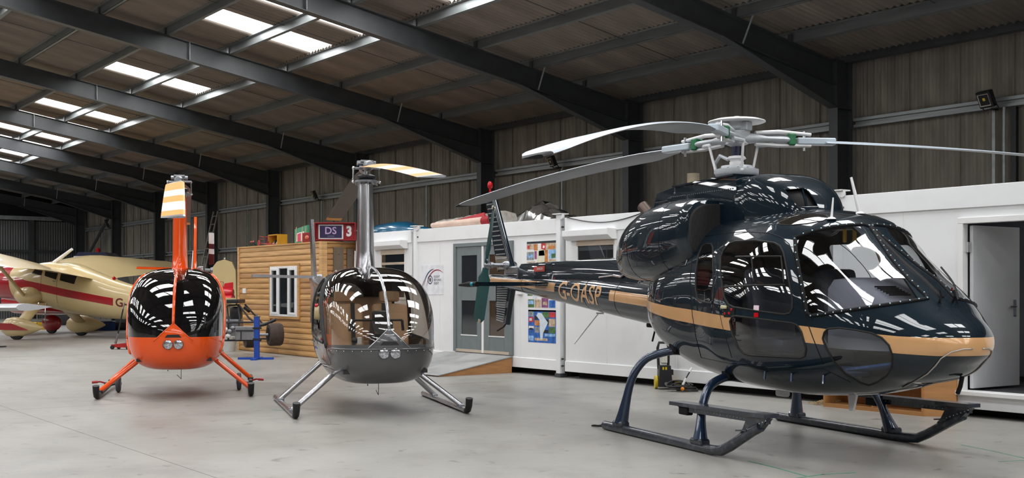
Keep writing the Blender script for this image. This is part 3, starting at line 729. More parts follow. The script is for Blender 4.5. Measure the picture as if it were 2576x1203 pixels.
# window with three lights
y = vf - 0.0
b = MB(); b.bb(-W1 - 0.09, -W1, y, y + 0.05, WZ0, WZ1).bb(-W0, -W0 + 0.09, y, y + 0.05, WZ0, WZ1).bb(-W1 - 0.09, -W0 + 0.09, y, y + 0.05, WZ1, WZ1 + 0.06).bb(-W1 - 0.09, -W0 + 0.09, y - 0.01, y + 0.05, WZ0 - 0.06, WZ0)
wb(b, 'window_trim', TW[1], sh, None)
upvc = mat('white_upvc', (0.80, 0.80, 0.80), 0.3, 0, 0.02)
b = MB(); q = 0.045
b.bb(-W1, -W1 + q, y - 0.02, y + 0.04, WZ0, WZ1).bb(-W0 - q, -W0, y - 0.02, y + 0.04, WZ0, WZ1).bb(-W1 + q, -W0 - q, y - 0.018, y + 0.038, WZ1 - q, WZ1).bb(-W1 + q, -W0 - q, y - 0.018, y + 0.038, WZ0, WZ0 + q)
m0, m1 = -W1 + 0.45, -W0 - 0.45
for m_ in (m0, m1): b.bb(m_ - 0.03, m_ + 0.03, y - 0.02, y + 0.04, WZ0 + q, WZ1 - q)
wf = wb(b, 'window_frame', upvc, sh, None, 0.005)
for k, (a, c) in enumerate(((-W1 + q, m0 - 0.03), (m0 + 0.03, m1 - 0.03), (m1 + 0.03, -W0 - q))):
    if k != 1:
        b = MB(); u = 0.05
        b.bb(a, a + u, y - 0.03, y + 0.02, WZ0 + q, WZ1 - q).bb(c - u, c, y - 0.03, y + 0.02, WZ0 + q, WZ1 - q).bb(a + u, c - u, y - 0.028, y + 0.018, WZ1 - q - u, WZ1 - q).bb(a + u, c - u, y - 0.028, y + 0.018, WZ0 + q, WZ0 + q + u)
        wb(b, 'sash', upvc, wf, None, 0.004)
    b = MB(); b.bb(a, c, y + 0.0, y + 0.004, WZ0 + q, WZ1 - q); wb(b, 'pane', glassd, wf, None)
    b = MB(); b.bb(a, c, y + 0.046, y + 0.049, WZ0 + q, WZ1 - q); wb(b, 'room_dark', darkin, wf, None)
pale = mat('pale_bundle', (0.75, 0.77, 0.8), 0.8, 0, 0.3, 8)
b = MB()
for k in range(6): b.ball((-W1 + 0.2 + k * 0.2, y + 0.034, WZ0 + 0.26 + 0.1 * (k % 2)), 0.16, 10, (1, 0.05, 1.5))
wb(b, 'pale_sacks', pale, wf)
b = MB(); b.bb(-26.88, -26.72, vf - 0.01, vf + 0.03, 1.42, 1.54); wb(b, 'wall_switch', upvc, sh, None, 0.01)
oldw = mat('weathered_plank', (0.16, 0.12, 0.085), 0.85, 0, 0.3, 2, stretch=(1, 1, 0.2), dark=(0.05, 0.04, 0.03), dscale=3, damt=0.7)
for k, (ya, yb, za, zb, lb) in enumerate(((11.98, 12.22, 1.0, 2.44, 'weathered grey plank on the shed end, nearer the front corner'), (12.31, 12.46, 0.95, 2.42, 'weathered grey plank on the shed end, beside the white cabin'))):
    t = thing('weathered_plank', lb, 'plank', (-s0 + 0.02, (ya + yb) / 2, za))
    b = MB(); b.bb(-s0 - 0.015, -s0 + 0.03, ya, yb, za, zb); wb(b, 'plank', oldw, t, None, 0.006)
    b = MB()
    for z in (za + 0.15, zb - 0.15): b.cyl((-s0 + 0.028, (ya + yb) / 2, z), (-s0 + 0.036, (ya + yb) / 2, z), 0.012, n=8)
    wb(b, 'nail', bolt, t)
# ------------------------------------------------------------------ shells cut into panels and panes
from mathutils.interpolate import poly_3d_calc
class Shell:
    """closed lofted skin whose faces carry an id; regions are cut out exactly along planes"""
    def __init__(s, tab, nx=110, n=88, xs=None):
        s.tab = tab; b = s.b = bmesh.new(); rings = []
        x0, x1 = tab[0][0], tab[-1][0]
        xs = xs or [lerp(x0, x1, 1 - (1 - i / nx) ** 1.25) for i in range(nx + 1)]
        for x in xs:
            t, bo, hw, zm, nt, nb = interp(tab, x); ring = []
            for k in range(n):
                a = 2 * PI * (k + 0.5) / n; c, q = math.cos(a), math.sin(a); e = nt if q >= 0 else nb
                y = hw * math.copysign(abs(c) ** (2 / e), c); z = zm + ((t - zm) if q >= 0 else (zm - bo)) * math.copysign(abs(q) ** (2 / e), q)
                ring.append(b.verts.new((x, y, z)))
            rings.append(ring)
        for r0, r1 in zip(rings, rings[1:]):
            for k in range(n): b.faces.new((r0[k], r1[k], r1[(k + 1) % n], r0[(k + 1) % n]))
        b.faces.new(rings[0]); b.faces.new(rings[-1][::-1])
        bmesh.ops.recalc_face_normals(b, faces=b.faces[:])
        b.normal_update()
        s.lay = b.faces.layers.int.new('pid'); s.tmp = b.faces.layers.int.new('tmp')
        b.verts.ensure_lookup_table(); b.faces.ensure_lookup_table()
        s.V = [v.co.copy() for v in b.verts]; s.N = [v.normal.copy() for v in b.verts]; s.F = [[v.index for v in f.verts] for f in b.faces]
        s.bvh = BVHTree.FromPolygons(s.V, s.F)
    def normal_at(s, p):
        loc, no, i, d = s.bvh.find_nearest(p)
        f = s.F[i]; wts = poly_3d_calc([s.V[k] for k in f], loc)
        n = Vector((0, 0, 0))
        for k, w_ in zip(f, wts): n += s.N[k] * w_
        return n.normalized() if n.length > 1e-6 else no
    def hit(s, o, d):
        r = s.bvh.ray_cast(Vector(o), Vector(d).normalized()); return r[0]
    def cut(s, pid, planes, src=0, test=None):
        b = s.b
        sel = [f for f in b.faces if f[s.lay] == src and (test is None or test(f))]
        # drop the faces that lie wholly outside one plane
        def out(f):
            for co, no in planes:
                if all((v.co - co).dot(no) > 1e-6 for v in f.verts): return True
            return False
        sel = [f for f in sel if not out(f)]
        for f in b.faces: f[s.tmp] = 0
        for f in sel: f[s.tmp] = 1
        for co, no in planes:
            cur = [f for f in b.faces if f[s.tmp] == 1]
            geom = list({v for f in cur for v in f.verts}) + list({e for f in cur for e in f.edges}) + cur
            bmesh.ops.bisect_plane(b, geom=geom, plane_co=co, plane_no=no, dist=1e-5)
            for f in b.faces:
                if f[s.tmp] == 1 and (f.calc_center_median() - co).dot(no) > 0: f[s.tmp] = 0
        for f in b.faces:
            if f[s.tmp] == 1: f[s.lay] = pid
    def side(s, pid, poly, sgn, src=0):
        """cut the outline poly (x, z), convex, seen from the side sgn"""
        s.cut(pid, prism_planes([Vector((x, 0, z)) for x, z in poly], Vector((0, 1, 0))), src, lambda f: f.calc_center_median().y * sgn > 0.02)
    def part(s, pids, name, m, parent, off=0.0, flip=False, label=None, test=None):
        me = bpy.data.meshes.new(name); b = s.b; mp = {}; vs, fs = [], []
        for f in b.faces:
            if f[s.lay] in pids and (test is None or test(f.calc_center_median())):
                ids = []
                for v in f.verts:
                    if v not in mp: mp[v] = len(vs); vs.append(v.co.copy())
                    ids.append(mp[v])
                fs.append(ids[::-1] if flip else ids)
        no = [s.normal_at(v) for v in vs]
        if off: vs = [v + n * off for v, n in zip(vs, no)]
        me.from_pydata(vs, [], fs); me.materials.append(m); me.shade_smooth(); me.update()
        me.normals_split_custom_set_from_vertices([(-n if flip else n) for n in no])
        return obj(name, me, parent, label)
    def pair(s, pids, name, m, parent):
        """the two mirrored panes as two parts"""
        s.part(pids, name, m, parent, test=lambda c: c.y < 0); s.part(pids, name, m, parent, test=lambda c: c.y >= 0)
    def seal(s, pts, name, m, parent, r=0.008, lift=0.0, closed=True, n=6):
        b = MB(); b.tube([p + s.normal_at(p) * lift for p in pts], r, n, closed=closed)
        return b.build(name, m, parent, PI)
    def side_path(s, poly, sgn, step=0.05):
        out = []; k = len(poly)
        for i in range(k):
            (x0, z0), (x1, z1) = poly[i], poly[(i + 1) % k]; m = max(1, int(math.hypot(x1 - x0, z1 - z0) / step))
            for j in range(m):
                t = j / m; h = s.hit((lerp(x0, x1, t), sgn * 3, lerp(z0, z1, t)), (0, -sgn, 0))
                if h: out.append(h)
        return out
def prism_planes(pts, d):
    """outward planes of the prism through the convex outline pts along d"""
    c = sum(pts, Vector()) / len(pts); pl = []
    for i in range(len(pts)):
        a, q = pts[i], pts[(i + 1) % len(pts)]
        no = (q - a).cross(d).normalized()
        if (c - a).dot(no) > 0: no = -no
        pl.append((a, no))
    return pl
def cone_planes(dirs, apex):
    c = sum(dirs, Vector()) / len(dirs); pl = []
    for i in range(len(dirs)):
        no = dirs[i].cross(dirs[(i + 1) % len(dirs)]).normalized()
        if c.dot(no) > 0: no = -no
        pl.append((apex, no))
    return pl
def rounded(poly, r, k=4):
    """round the corners of an outline of (u, v) points"""
    out = []; n = len(poly)
    for i in range(n):
        p0, p1, p2 = Vector(poly[i - 1]), Vector(poly[i]), Vector(poly[(i + 1) % n])
        d0, d2 = (p0 - p1), (p2 - p1); q = min(r, d0.length * 0.45, d2.length * 0.45)
        a, c = p1 + d0.normalized() * q, p1 + d2.normalized() * q
        for j in range(k + 1):
            t = j / k; out.append(tuple((1 - t) ** 2 * a + 2 * t * (1 - t) * p1 + t * t * c))
    return out
def blade(name, parent, r0, r1, chord, droop, mats, stripes=(), tip=None, z=0.0, rot=0.0, thick=0.11, twist=6.0, taper=0.0, pitch=0.0, power=2.2):
    """rotor blade at rest, hanging under its own weight: top face striped, underside plain"""
    b = MB(); ns = 36; rings = []
    prof = [(0.0, 0.0), (0.03, 0.30), (0.10, 0.47), (0.25, 0.5), (0.5, 0.36), (0.75, 0.18), (1.0, 0.01), (0.75, -0.12), (0.5, -0.22), (0.25, -0.3), (0.08, -0.26)]
    for i in range(ns + 1):
        t = i / ns; r = lerp(r0, r1, t); c = chord * (1 - taper * max(0, (t - 0.93) / 0.07)); an = math.radians(pitch + twist * (1 - t))
        if t < 0.12: c *= lerp(0.45, 1.0, t / 0.12)
        ring = []
        for u, v in prof:
            yy = (0.27 - u) * c; zz = v * thick * chord * 1.05
            ring.append((r, yy * math.cos(an) - zz * math.sin(an), z + yy * math.sin(an) + zz * math.cos(an) - droop * (r / r1) ** power))
        rings.append(ring)
    b.loft(rings)
    b.xform(Matrix.Rotation(rot, 4, 'Z'))
    bmesh.ops.recalc_face_normals(b.b, faces=b.b.faces[:])
    Ri = Matrix.Rotation(-rot, 4, 'Z')
    for f in b.b.faces:
        c = Ri @ f.calc_center_median(); up = f.normal.z > -0.05
        k = 0 if up else 1
        for q0, q1, mi, both in stripes:
            if q0 <= c.x <= q1 and (up or both): k = mi
        f.material_index = k
    me = bpy.data.meshes.new(name); b.b.to_mesh(me); b.b.free()
    for m_ in mats: me.materials.append(m_)
    me.shade_smooth(); me.set_sharp_from_angle(angle=0.9)
    return obj(name, me, parent)

# ------------------------------------------------------------------ the two small four-seat helicopters
steelg = mat('brushed_mast_steel', (0.42, 0.42, 0.44), 0.22, 0.9, 0.1, 3, stretch=(4, 4, 0.4))
hubm = mat('grey_hub_metal', (0.28, 0.29, 0.31), 0.3, 0.8, 0.15, 12)
rubber = mat('black_rubber', (0.012, 0.012, 0.013), 0.55, 0, 0.2)
blade_dark = mat('blade_underside_brown', (0.075, 0.055, 0.042), 0.5, 0, 0.1, 2)
blade_white = mat('blade_white', (0.62, 0.63, 0.62), 0.4, 0, 0.04)
blade_orange = mat('blade_orange', (0.75, 0.30, 0.02), 0.4, 0, 0.06)
seat_tan = mat('tan_leather', (0.46, 0.29, 0.175), 0.55, 0, 0.1, 5)
seat_black = mat('black_leather', (0.02, 0.02, 0.022), 0.45, 0, 0.2, 5)
belt = mat('black_belt', (0.012, 0.012, 0.016), 0.6)
lamp_glass = mat('lamp_reflector', (0.45, 0.46, 0.50), 0.12, 0.8, 0.5, 40)
instr = mat('instrument_black', (0.015, 0.015, 0.017), 0.4)
red_lens = mat('red_lens', (0.45, 0.005, 0.01), 0.15, 0, 0.1)
whitep = mat('white_plastic', (0.75, 0.75, 0.76), 0.4)
T44 = [  # x, top, bottom, half width, z of the widest line, upper and lower section exponents
    (-2.15, 1.60, 1.17, 0.19, 1.38, 2.2, 2.2), (-1.75, 1.62, 1.00, 0.26, 1.32, 2.3, 2.2), (-1.30, 1.66, 0.74, 0.40, 1.22, 2.5, 2.3),
    (-0.90, 1.73, 0.50, 0.55, 1.12, 2.8, 2.6), (-0.45, 1.78, 0.39, 0.635, 1.06, 3.0, 2.9), (0.0, 1.795, 0.36, 0.655, 1.04, 3.0, 3.1),
    (0.45, 1.78, 0.355, 0.665, 1.03, 3.2, 3.5), (0.80, 1.72, 0.362, 0.66, 1.02, 3.2, 3.5), (1.05, 1.63, 0.375, 0.64, 1.00, 3.1, 3.4),
    (1.25, 1.50, 0.40, 0.595, 0.97, 2.9, 3.2), (1.40, 1.34, 0.45, 0.525, 0.94, 2.7, 2.9), (1.50, 1.19, 0.525, 0.425, 0.91, 2.5, 2.6),
    (1.56, 1.04, 0.64, 0.26, 0.88, 2.2, 2.2), (1.59, 0.93, 0.76, 0.12, 0.85, 2.0, 2.0)]
def small_heli(label, pos, fwd, paint, glass, lining, seatm, barm, frontdroop, backdroop, tr_vertical, mastm, tip_mats, door_strip, tailm, tilt=0.0):
    ang = math.atan2(*reversed(cam2w(*fwd).xy))
    H = thing('helicopter', label, 'helicopter', cam2w(*pos, 1.29 * math.sin(tilt)), ang); H.rotation_euler = (0, tilt, ang)
    S = Shell(T44, 84, 84)
    wz = lambda z: 0.98 - 0.72 * (z - 0.82)                       # the pillar between windscreen and door
    V3 = Vector
    # windscreen, two halves with a bar between and a lamp housing notched into its lower edge
    pl = [(V3((0, 0, 0.82)), V3((0.03, 0, -1)).normalized()), (V3((wz(0.82), 0, 0.82)), V3((-1, 0, -0.72)).normalized()), (V3((0.28, 0, 0)), V3((-1, 0, 0)))]
    S.cut(2, pl)
    S.cut(0, prism_planes([V3((0, 0, 1.06)), V3((0, -0.27, 0.80)), V3((0, 0.27, 0.80))], V3((1, 0, 0))), 2, lambda f: f.calc_center_median().x > 1)
    S.cut(4, [(V3((0, 0.02, 0)), V3((0, 1, 0))), (V3((0, -0.02, 0)), V3((0, -1, 0)))], 2)
    fd = rounded([(wz(0.86) - 0.10, 0.86), (wz(1.64) - 0.12, 1.62), (-0.30, 1.66), (-0.36, 0.92)], 0.10)
    rd = rounded([(-0.44, 0.94), (-0.40, 1.64), (-0.84, 1.57), (-1.02, 1.02)], 0.09)
    for sg in (1, -1):
        S.side(5, fd, sg); S.side(6, rd, sg)
    sk = S.part({0}, 'fuselage', paint, H)
    S.part({0}, 'cabin_lining', lining, H, -0.014, True)
    S.pair({2}, 'windscreen', glass, H)
    S.part({4}, 'windscreen_bar', barm, H)
    S.pair({5}, 'door_window', glass, H); S.pair({6}, 'rear_window', glass, H)
    for sg in (1, -1):
        S.seal(S.side_path(fd, sg), 'window_seal', rubber, H, 0.017 if not door_strip else 0.009); S.seal(S.side_path(rd, sg), 'window_seal', rubber, H, 0.009)
        dr = rounded([(wz(0.50) - 0.1, 0.62), (wz(0.86) - 0.03, 0.84), (wz(1.70) - 0.06, 1.69), (-0.36, 1.70), (-0.40, 0.55)], 0.08)
        S.seal(S.side_path(dr, sg), 'door_gap', door_strip or rubber, H, 0.004 if not door_strip else 0.022)
        hp = S.hit((-0.25, sg * 3, 0.84), (0, -sg, 0))
        b = MB(); b.box(hp + V3((0, sg * 0.012, 0)), (0.13, 0.02, 0.03), None, 0.006); b.build('door_handle', chrome, H)
        # pillar strip between windscreen and door
        pp = [S.hit((wz(z), sg * 3, z), (0, -sg, 0)) for z in [0.82 + 0.045 * i for i in range(20)]]
        S.seal([p for p in pp if p], 'pillar_seal', rubber if not door_strip else door_strip, H, 0.022, 0.0, False)
    tri = [S.hit((6, y_, z_), (-1, 0, 0)) for y_, z_ in [(lerp(-0.26, 0, i / 8), lerp(0.815, 1.06, i / 8)) for i in range(9)] + [(lerp(0, 0.26, i / 8), lerp(1.06, 0.815, i / 8)) for i in range(1, 9)]]
    S.seal([p for p in tri if p], 'lamp_housing_edge', paint if door_strip else steelg, H, 0.008, 0.0, False)
    bar = [S.hit((6, 0, z), (-1, 0, 0)) for z in [1.05 + 0.04 * i for i in range(14)]] + [S.hit((x, 0, 4), (0, 0, -1)) for x in (0.95, 0.8, 0.65, 0.5, 0.35, 0.2)]
    S.seal([p for p in bar if p], 'centre_strip', barm, H, 0.02, 0.0, False)
    band = []
    for i in range(41):
        a = lerp(-1.35, 1.35, i / 40); h = S.hit((0, 0, 0.815), (math.cos(a), math.sin(a), 0))
        if h and h.x > 0.97: band.append(h)
    if not door_strip:
        S.seal(band, 'rivet_band', paint, H, 0.012, 0.0, False)
        rv = MB()
        for p in band: rv.ball(p + S.normal_at(p) * 0.008 - V3((0, 0, 0.02)), 0.006, 6)
        struct(rv.build('rivets', chrome, H), 'stuff')
    # landing lamps in the nose
    for sg in (1, -1):
        p = S.hit((6, sg * 0.068, 0.77), (-1, 0, 0))
        b = MB(); b.lathe([(0.066, 0.012), (0.066, -0.03), (0.06, -0.03), (0.056, 0.004), (0.06, 0.014)], (p.x, p.y, p.z), 'x', 20, False)
        rim = b.build('lamp_rim', chrome, H)
        b = MB(); b.lathe([(0.058, 0.008), (0.038, 0.012), (0.012, 0.014)], (p.x, p.y, p.z), 'x', 20); b.build('lamp_lens', lamp_glass, rim)
    p = S.hit((6, 0, 0.885), (-1, 0, 0))
    b = MB(); b.prism([p + V3((0.004, y_, z_)) for y_, z_ in ((-0.11, -0.02), (0.11, -0.02), (0.075, 0.02), (-0.075, 0.02))], (-0.012, 0, 0)); b.build('air_slot', rubber, H, None)
    # cabin inside: floor, console, two front seats, bench
    b = MB(); b.bb(-0.9, 1.35, -0.50, 0.50, 0.52, 0.56); b.build('cabin_floor', instr, H, None)
    b = MB(); b.loft([[(x, -w_, z0), (x, w_, z0), (x, w_ * 0.8, z1), (x, -w_ * 0.8, z1)] for x, w_, z0, z1 in ((0.6, 0.10, 0.56, 0.78), (0.95, 0.16, 0.56, 1.0), (1.05, 0.17, 0.56, 1.12), (1.12, 0.16, 0.56, 1.13), (1.22, 0.13, 0.56, 0.98))]); con = b.build('instrument_console', instr, H, 0.5)
    b = MB(); b.box((0.99, 0, 1.18), (0.10, 0.20, 0.14), None, 0.02, 2); b.build('instrument_hood', instr, con)
    b = MB(); b.tube([(0.75, 0, 0.7), (0.72, 0, 1.12)], 0.013, 8).tube([(0.72, -0.32, 1.13), (0.72, 0.32, 1.13)], 0.013, 8).tube([(0.72, 0.32, 1.13), (0.74, 0.33, 1.0)], 0.018, 8).tube([(0.72, -0.32, 1.13), (0.74, -0.33, 1.0)], 0.018, 8); b.build('cyclic_stick', instr, H)
    for sg in (1, -1):
        b = MB(); b.box((0.42, sg * 0.29, 0.72), (0.48, 0.46, 0.14), None, 0.05, 3); b.box((0.42, sg * 0.29, 0.62), (0.44, 0.42, 0.12)); st = b.build('front_seat', seatm, H)
        b = MB(); b.box((0.10, sg * 0.29, 1.03), (0.13, 0.46, 0.60), Matrix.Rotation(math.radians(-12), 3, 'Y'), 0.05, 3); b.build('seat_back', seatm, st)
        b = MB(); b.box((0.03, sg * 0.29, 1.42), (0.09, 0.26, 0.14), None, 0.03, 2); b.build('headrest', seatm, st)
        b = MB(); b.box((0.19, sg * 0.2, 1.03), (0.015, 0.05, 0.62), Matrix.Rotation(math.radians(-12), 3, 'Y')); b.build('seat_belt', belt, st, None)
    b = MB(); b.box((-0.55, 0, 0.74), (0.46, 1.0, 0.16), None, 0.05, 2); be = b.build('rear_bench', seatm, H); b = MB(); b.box((-0.86, 0, 1.10), (0.14, 1.0, 0.62), Matrix.Rotation(math.radians(-8), 3, 'Y'), 0.05, 2); b.build('bench_back', seatm, be)
    b = MB(); b.box((0.55, 0.0, 1.68), (0.40, 0.12, 0.05), None, 0.012); b.ball((0.78, -0.02, 1.63), 0.045, 10); b.build('overhead_console', instr, H)
    b = MB(); b.ball((1.12, -0.33, 0.90), 0.04, 10).tube([(1.12, -0.33, 0.90), (1.06, -0.36, 0.80)], 0.012, 6); b.build('camera_arm', instr, H)
    b = MB(); b.box((1.16, -0.28, 0.90), (0.02, 0.05, 0.085), Matrix.Rotation(0.3, 3, 'Z'), 0.004); b.build('white_card', whitep, H)
    # tail cone, empennage
    b = MB(); rings = []
    for i in range(13):
        t = i / 12; x = lerp(-1.6, -5.45, t); zc = lerp(1.37, 1.68, t); r = lerp(0.235, 0.075, t); rings.append([(x, r * math.cos(2 * PI * k / 18), zc + r * math.sin(2 * PI * k / 18)) for k in range(18)])
    b.loft(rings); tc = b.build('tail_cone', tailm, H)
    b = MB()
    for k in (3, 6, 9): q = rings[k]; b.tube(q, 0.004, 5, closed=True)
    struct(b.build('cone_seams', hubm, tc), 'stuff')
    def fin(pts, y, th, nm):
        b = MB(); b.prism([V3((x, y - th / 2, z)) for x, z in pts], (0, th, 0)); return b.build(nm, tailm, H, 0.5, 0.012)
    fin([(-5.15, 1.72), (-5.55, 1.72), (-5.82, 2.74), (-5.60, 2.74)], 0, 0.05, 'upper_fin')
    fin([(-5.15, 1.64), (-5.62, 1.64), (-5.72, 0.94), (-5.52, 0.94)], 0, 0.05, 'lower_fin')
    b = MB(); b.prism([V3((-5.05, -0.04, 1.70)), V3((-5.42, -0.04, 1.70)), V3((-5.42, -1.06, 1.72)), V3((-5.10, -1.06, 1.72))], (0, 0, 0.045)); b.build('stabiliser', tailm, H, 0.5, 0.015)
    # tail rotor on the left side
    b = MB(); b.lathe([(0.05, 0.0), (0.075, 0.05), (0.075, 0.13), (0.03, 0.16), (0.03, 0.26), (0.05, 0.27), (0.05, 0.31)], (-5.5, 0.02, 1.70), 'y', 16); gb = b.build('tail_gearbox', hubm, H)
    b = MB(); tb = Matrix.Translation((-5.5, 0.30, 1.70)) @ Matrix.Rotation(0.10 if tr_vertical else 1.45, 4, 'Y')
    stm = [blade_white, mat('maroon_stripe', (0.06, 0.012, 0.015), 0.4)]
    for sg in (1, -1):
        b = MB(); b.prism([V3((-0.05, -0.012, 0.10 * sg)), V3((0.07, -0.012, 0.12 * sg)), V3((0.07, -0.012, 0.73 * sg)), V3((-0.05, -0.012, 0.73 * sg))], (0, 0.02, 0))
        bmesh.ops.bisect_plane(b.b, geom=b.b.verts[:] + b.b.edges[:] + b.b.faces[:], plane_co=(0, 0, 0.62 * sg), plane_no=(0, 0, 1))
        for q in (0.52, 0.42, 0.32, 0.22): bmesh.ops.bisect_plane(b.b, geom=b.b.verts[:] + b.b.edges[:] + b.b.faces[:], plane_co=(0, 0, q * sg), plane_no=(0, 0, 1))
        for f in b.b.faces: z_ = abs(f.calc_center_median().z); f.material_index = 1 if (0.22 < z_ < 0.32 or 0.42 < z_ < 0.52) or z_ < 0.2 else 0
        b.xform(tb @ Matrix.Rotation(0.9 if tr_vertical else 0, 4, 'Z')); b.build('tail_blade', stm if tr_vertical else [steelg, hubm], H, 0.5)
    # mast fairing, rotor head, blades
    b = MB(); rings = []
    for z, a_, c_ in ((1.70, 0.36, 0.14), (1.80, 0.27, 0.115), (2.0, 0.24, 0.105), (2.5, 0.22, 0.10), (2.86, 0.20, 0.095)):
        rings.append([(-0.08 + a_ * math.cos(2 * PI * k / 28), c_ * math.sin(2 * PI * k / 28), z) for k in range(28)])
    b.loft(rings); b.build('mast_fairing', mastm, H, 0.7)
    b = MB(); b.cyl((0, 0, 2.84), (0, 0, 3.12), 0.028, n=14); b.build('rotor_mast', chrome, H)
    b = MB(); b.lathe([(0.10, 2.86), (0.15, 2.885), (0.15, 2.905), (0.09, 2.925), (0.07, 2.955)], n=28); sw = b.build('swashplate', hubm, H)
    b = MB(); b.lathe([(0.11, 2.93), (0.13, 2.945), (0.13, 2.965), (0.07, 2.985)], n=28); b.build('rotating_plate', instr, sw)
    b = MB()
    for k in range(8): a_ = 2 * PI * k / 8; b.cyl((0.135 * math.cos(a_), 0.135 * math.sin(a_), 2.85), (0.135 * math.cos(a_), 0.135 * math.sin(a_), 2.885), 0.012, n=8)
    struct(b.build('plate_bolts', chrome, sw), 'stuff')
    for sg in (1, -1):
        b = MB(); b.cyl((0, sg * 0.17, 2.89), (0, sg * 0.165, 3.07), 0.011, n=8).ball((0, sg * 0.17, 2.89), 0.02, 8).ball((0, sg * 0.165, 3.07), 0.02, 8); b.build('pitch_link', chrome, H)
        b = MB(); b.box((sg * 0.05, sg * 0.09, 3.07), (0.06, 0.17, 0.03), None, 0.008); b.build('pitch_horn', hubm, H)
    b = MB(); b.box((0, 0, 3.10), (0.20, 0.10, 0.10), None, 0.015, 2); b.box((0, 0, 3.155), (0.12, 0.16, 0.03), None, 0.006); b.cyl((0, -0.12, 3.13), (0, 0.12, 3.13), 0.032, n=16); hb = b.build('teetering_hub', hubm, H)
    for sg in (1, -1):
        b = MB(); b.lathe([(0.055, 0.08), (0.065, 0.12), (0.065, 0.22), (0.045, 0.30)], (0, 0, 0), 'x', 16); b.xform(Matrix.Translation((0, 0, 3.08)) @ Matrix.Rotation(0 if sg > 0 else PI, 4, 'Z')); b.build('coning_hinge', hubm, hb)
        b = MB(); b.cyl((sg * 0.10, -0.055, 3.09), (sg * 0.10, 0.055, 3.09), 0.024, n=12); b.build('hinge_bolt', chrome, hb)
    st = [(2.2, 3.0, 2, False), (3.0, 3.75, 3, False), (3.75, 4.5, 2, False), (4.5, 4.93, 3, True), (0.8, 2.2, 3, False)]
    rotm = [hubm, blade_dark, tip_mats[0], tip_mats[1]]
    blade('rotor_blade', H, 0.28, 5.03, 0.255, frontdroop, rotm, st, z=3.08, rot=math.radians(tip_mats[2]), power=1.25, pitch=3)
    blade('rotor_blade', H, 0.28, 5.03, 0.255, backdroop, rotm, [(4.72, 5.1, 3, True)], z=3.08, rot=PI + math.radians(tip_mats[2]), power=1.25, pitch=3)
    # skids
    for sg in (1, -1):
        y = sg * 1.03; r = 0.036
        b = MB(); b.tube([(-1.28, y, r), (-1.1, y, r), (0.2, y, r), (1.10, y, r), (1.20, y, r + 0.015)], r, 12); skd = b.build('skid', tailm if not door_strip else mat('skid_shoe_grey', (0.06, 0.06, 0.062), 0.45), H, 0.8)
        b = MB(); b.tube([(1.16, y, r), (1.22, y, r + 0.015), (1.265, y, r + 0.07), (1.285, y, r + 0.16)], [r + 0.002, r + 0.004, r + 0.006, r + 0.010], 12); b.build('toe_cap', rubber, skd, 0.8)
        for xa, xb, zt2, yt in ((0.86, 0.66, 0.50, 0.50), (-0.60, -0.52, 0.56, 0.50)):
            b = MB(); b.tube([(xb, sg * (yt - 0.12), zt2 + 0.06), (xb, sg * yt, zt2), (xa, y, r + 0.04)], 0.042, 12, flat=(V3((0, 0, 1)), 0.62)); b.build('skid_strut', paint if door_strip else steelg, H, 0.8)
            b = MB(); b.box((xa, y, r + 0.03), (0.12, 0.085, 0.05), None, 0.01); b.build('strut_saddle', rubber if door_strip else hubm, skd)
    b = MB(); b.tube([(-0.9, 0.0, 1.68), (-0.95, 0, 1.74)], 0.03, 10); hbk = b.build('beacon_base', whitep, H)
    b = MB(); b.lathe([(0.033, 0), (0.036, 0.03), (0.03, 0.065), (0.012, 0.08)], (-2.4, 0, 1.60), n=14); b.build('red_beacon', red_lens, H)
    b = MB(); b.tube([(-1.55, 0.10, 1.60), (-1.66, 0.12, 2.06)], [0.014, 0.006], 6); b.build('whip_aerial', whitep, H)
    b = MB(); b.tube([(0.6, 0.05, 0.37), (0.58, 0.05, 0.20)], 0.004, 5).tube([(0.58, 0.05, 0.2), (0.7, 0.0, 0.27)], 0.004, 5); b.build('belly_aerial', rubber, H)
    b = MB(); b.tube([(0.8, -0.12, 0.37), (0.8, -0.12, 0.335)], 0.006, 6); b.build('drain_pipe', rubber, H)
    return H
grey_paint = mat('dark_grey_metallic', (0.085, 0.085, 0.09), 0.36, 0.5, 0.06, 3, coat=1.0)
orange_paint = mat('orange_gloss', (0.80, 0.085, 0.004), 0.35, 0, 0.03, 3, coat=1.0, spec=0.15)
lin_grey = mat('cabin_lining_taupe', (0.085, 0.062, 0.046), 0.7); lin_black = mat('cabin_lining_black', (0.006, 0.006, 0.007), 0.7)
glass_light = glass_mat('light_canopy_glass', (0.86, 0.84, 0.80), 0.10, 0.0, 0.03, (0.03, 0.03, 0.03))
glass_smoke = glass_mat('smoked_canopy_glass', (0.30, 0.30, 0.32), 0.10, 0.0, 0.55, (0.006, 0.006, 0.007))
greyH = small_heli('dark grey helicopter with tan seats seen nose-on, standing between two others', (-1.873, 14.83), (0.29, -0.957), grey_paint, glass_light, lin_grey, seat_tan, steelg, 0.60, 0.38, False, steelg, (blade_white, blade_orange, -2.6), None, steelg)
orangeH = small_heli('bright orange helicopter seen nose-on, standing beside the cream aeroplane', (-4.951, 17.18), (0.225, -0.974), orange_paint, glass_smoke, lin_black, seat_black, orange_paint, 0.70, 0.50, True, orange_paint, (blade_white, blade_orange, 3), orange_paint, orange_paint, math.radians(1.6))
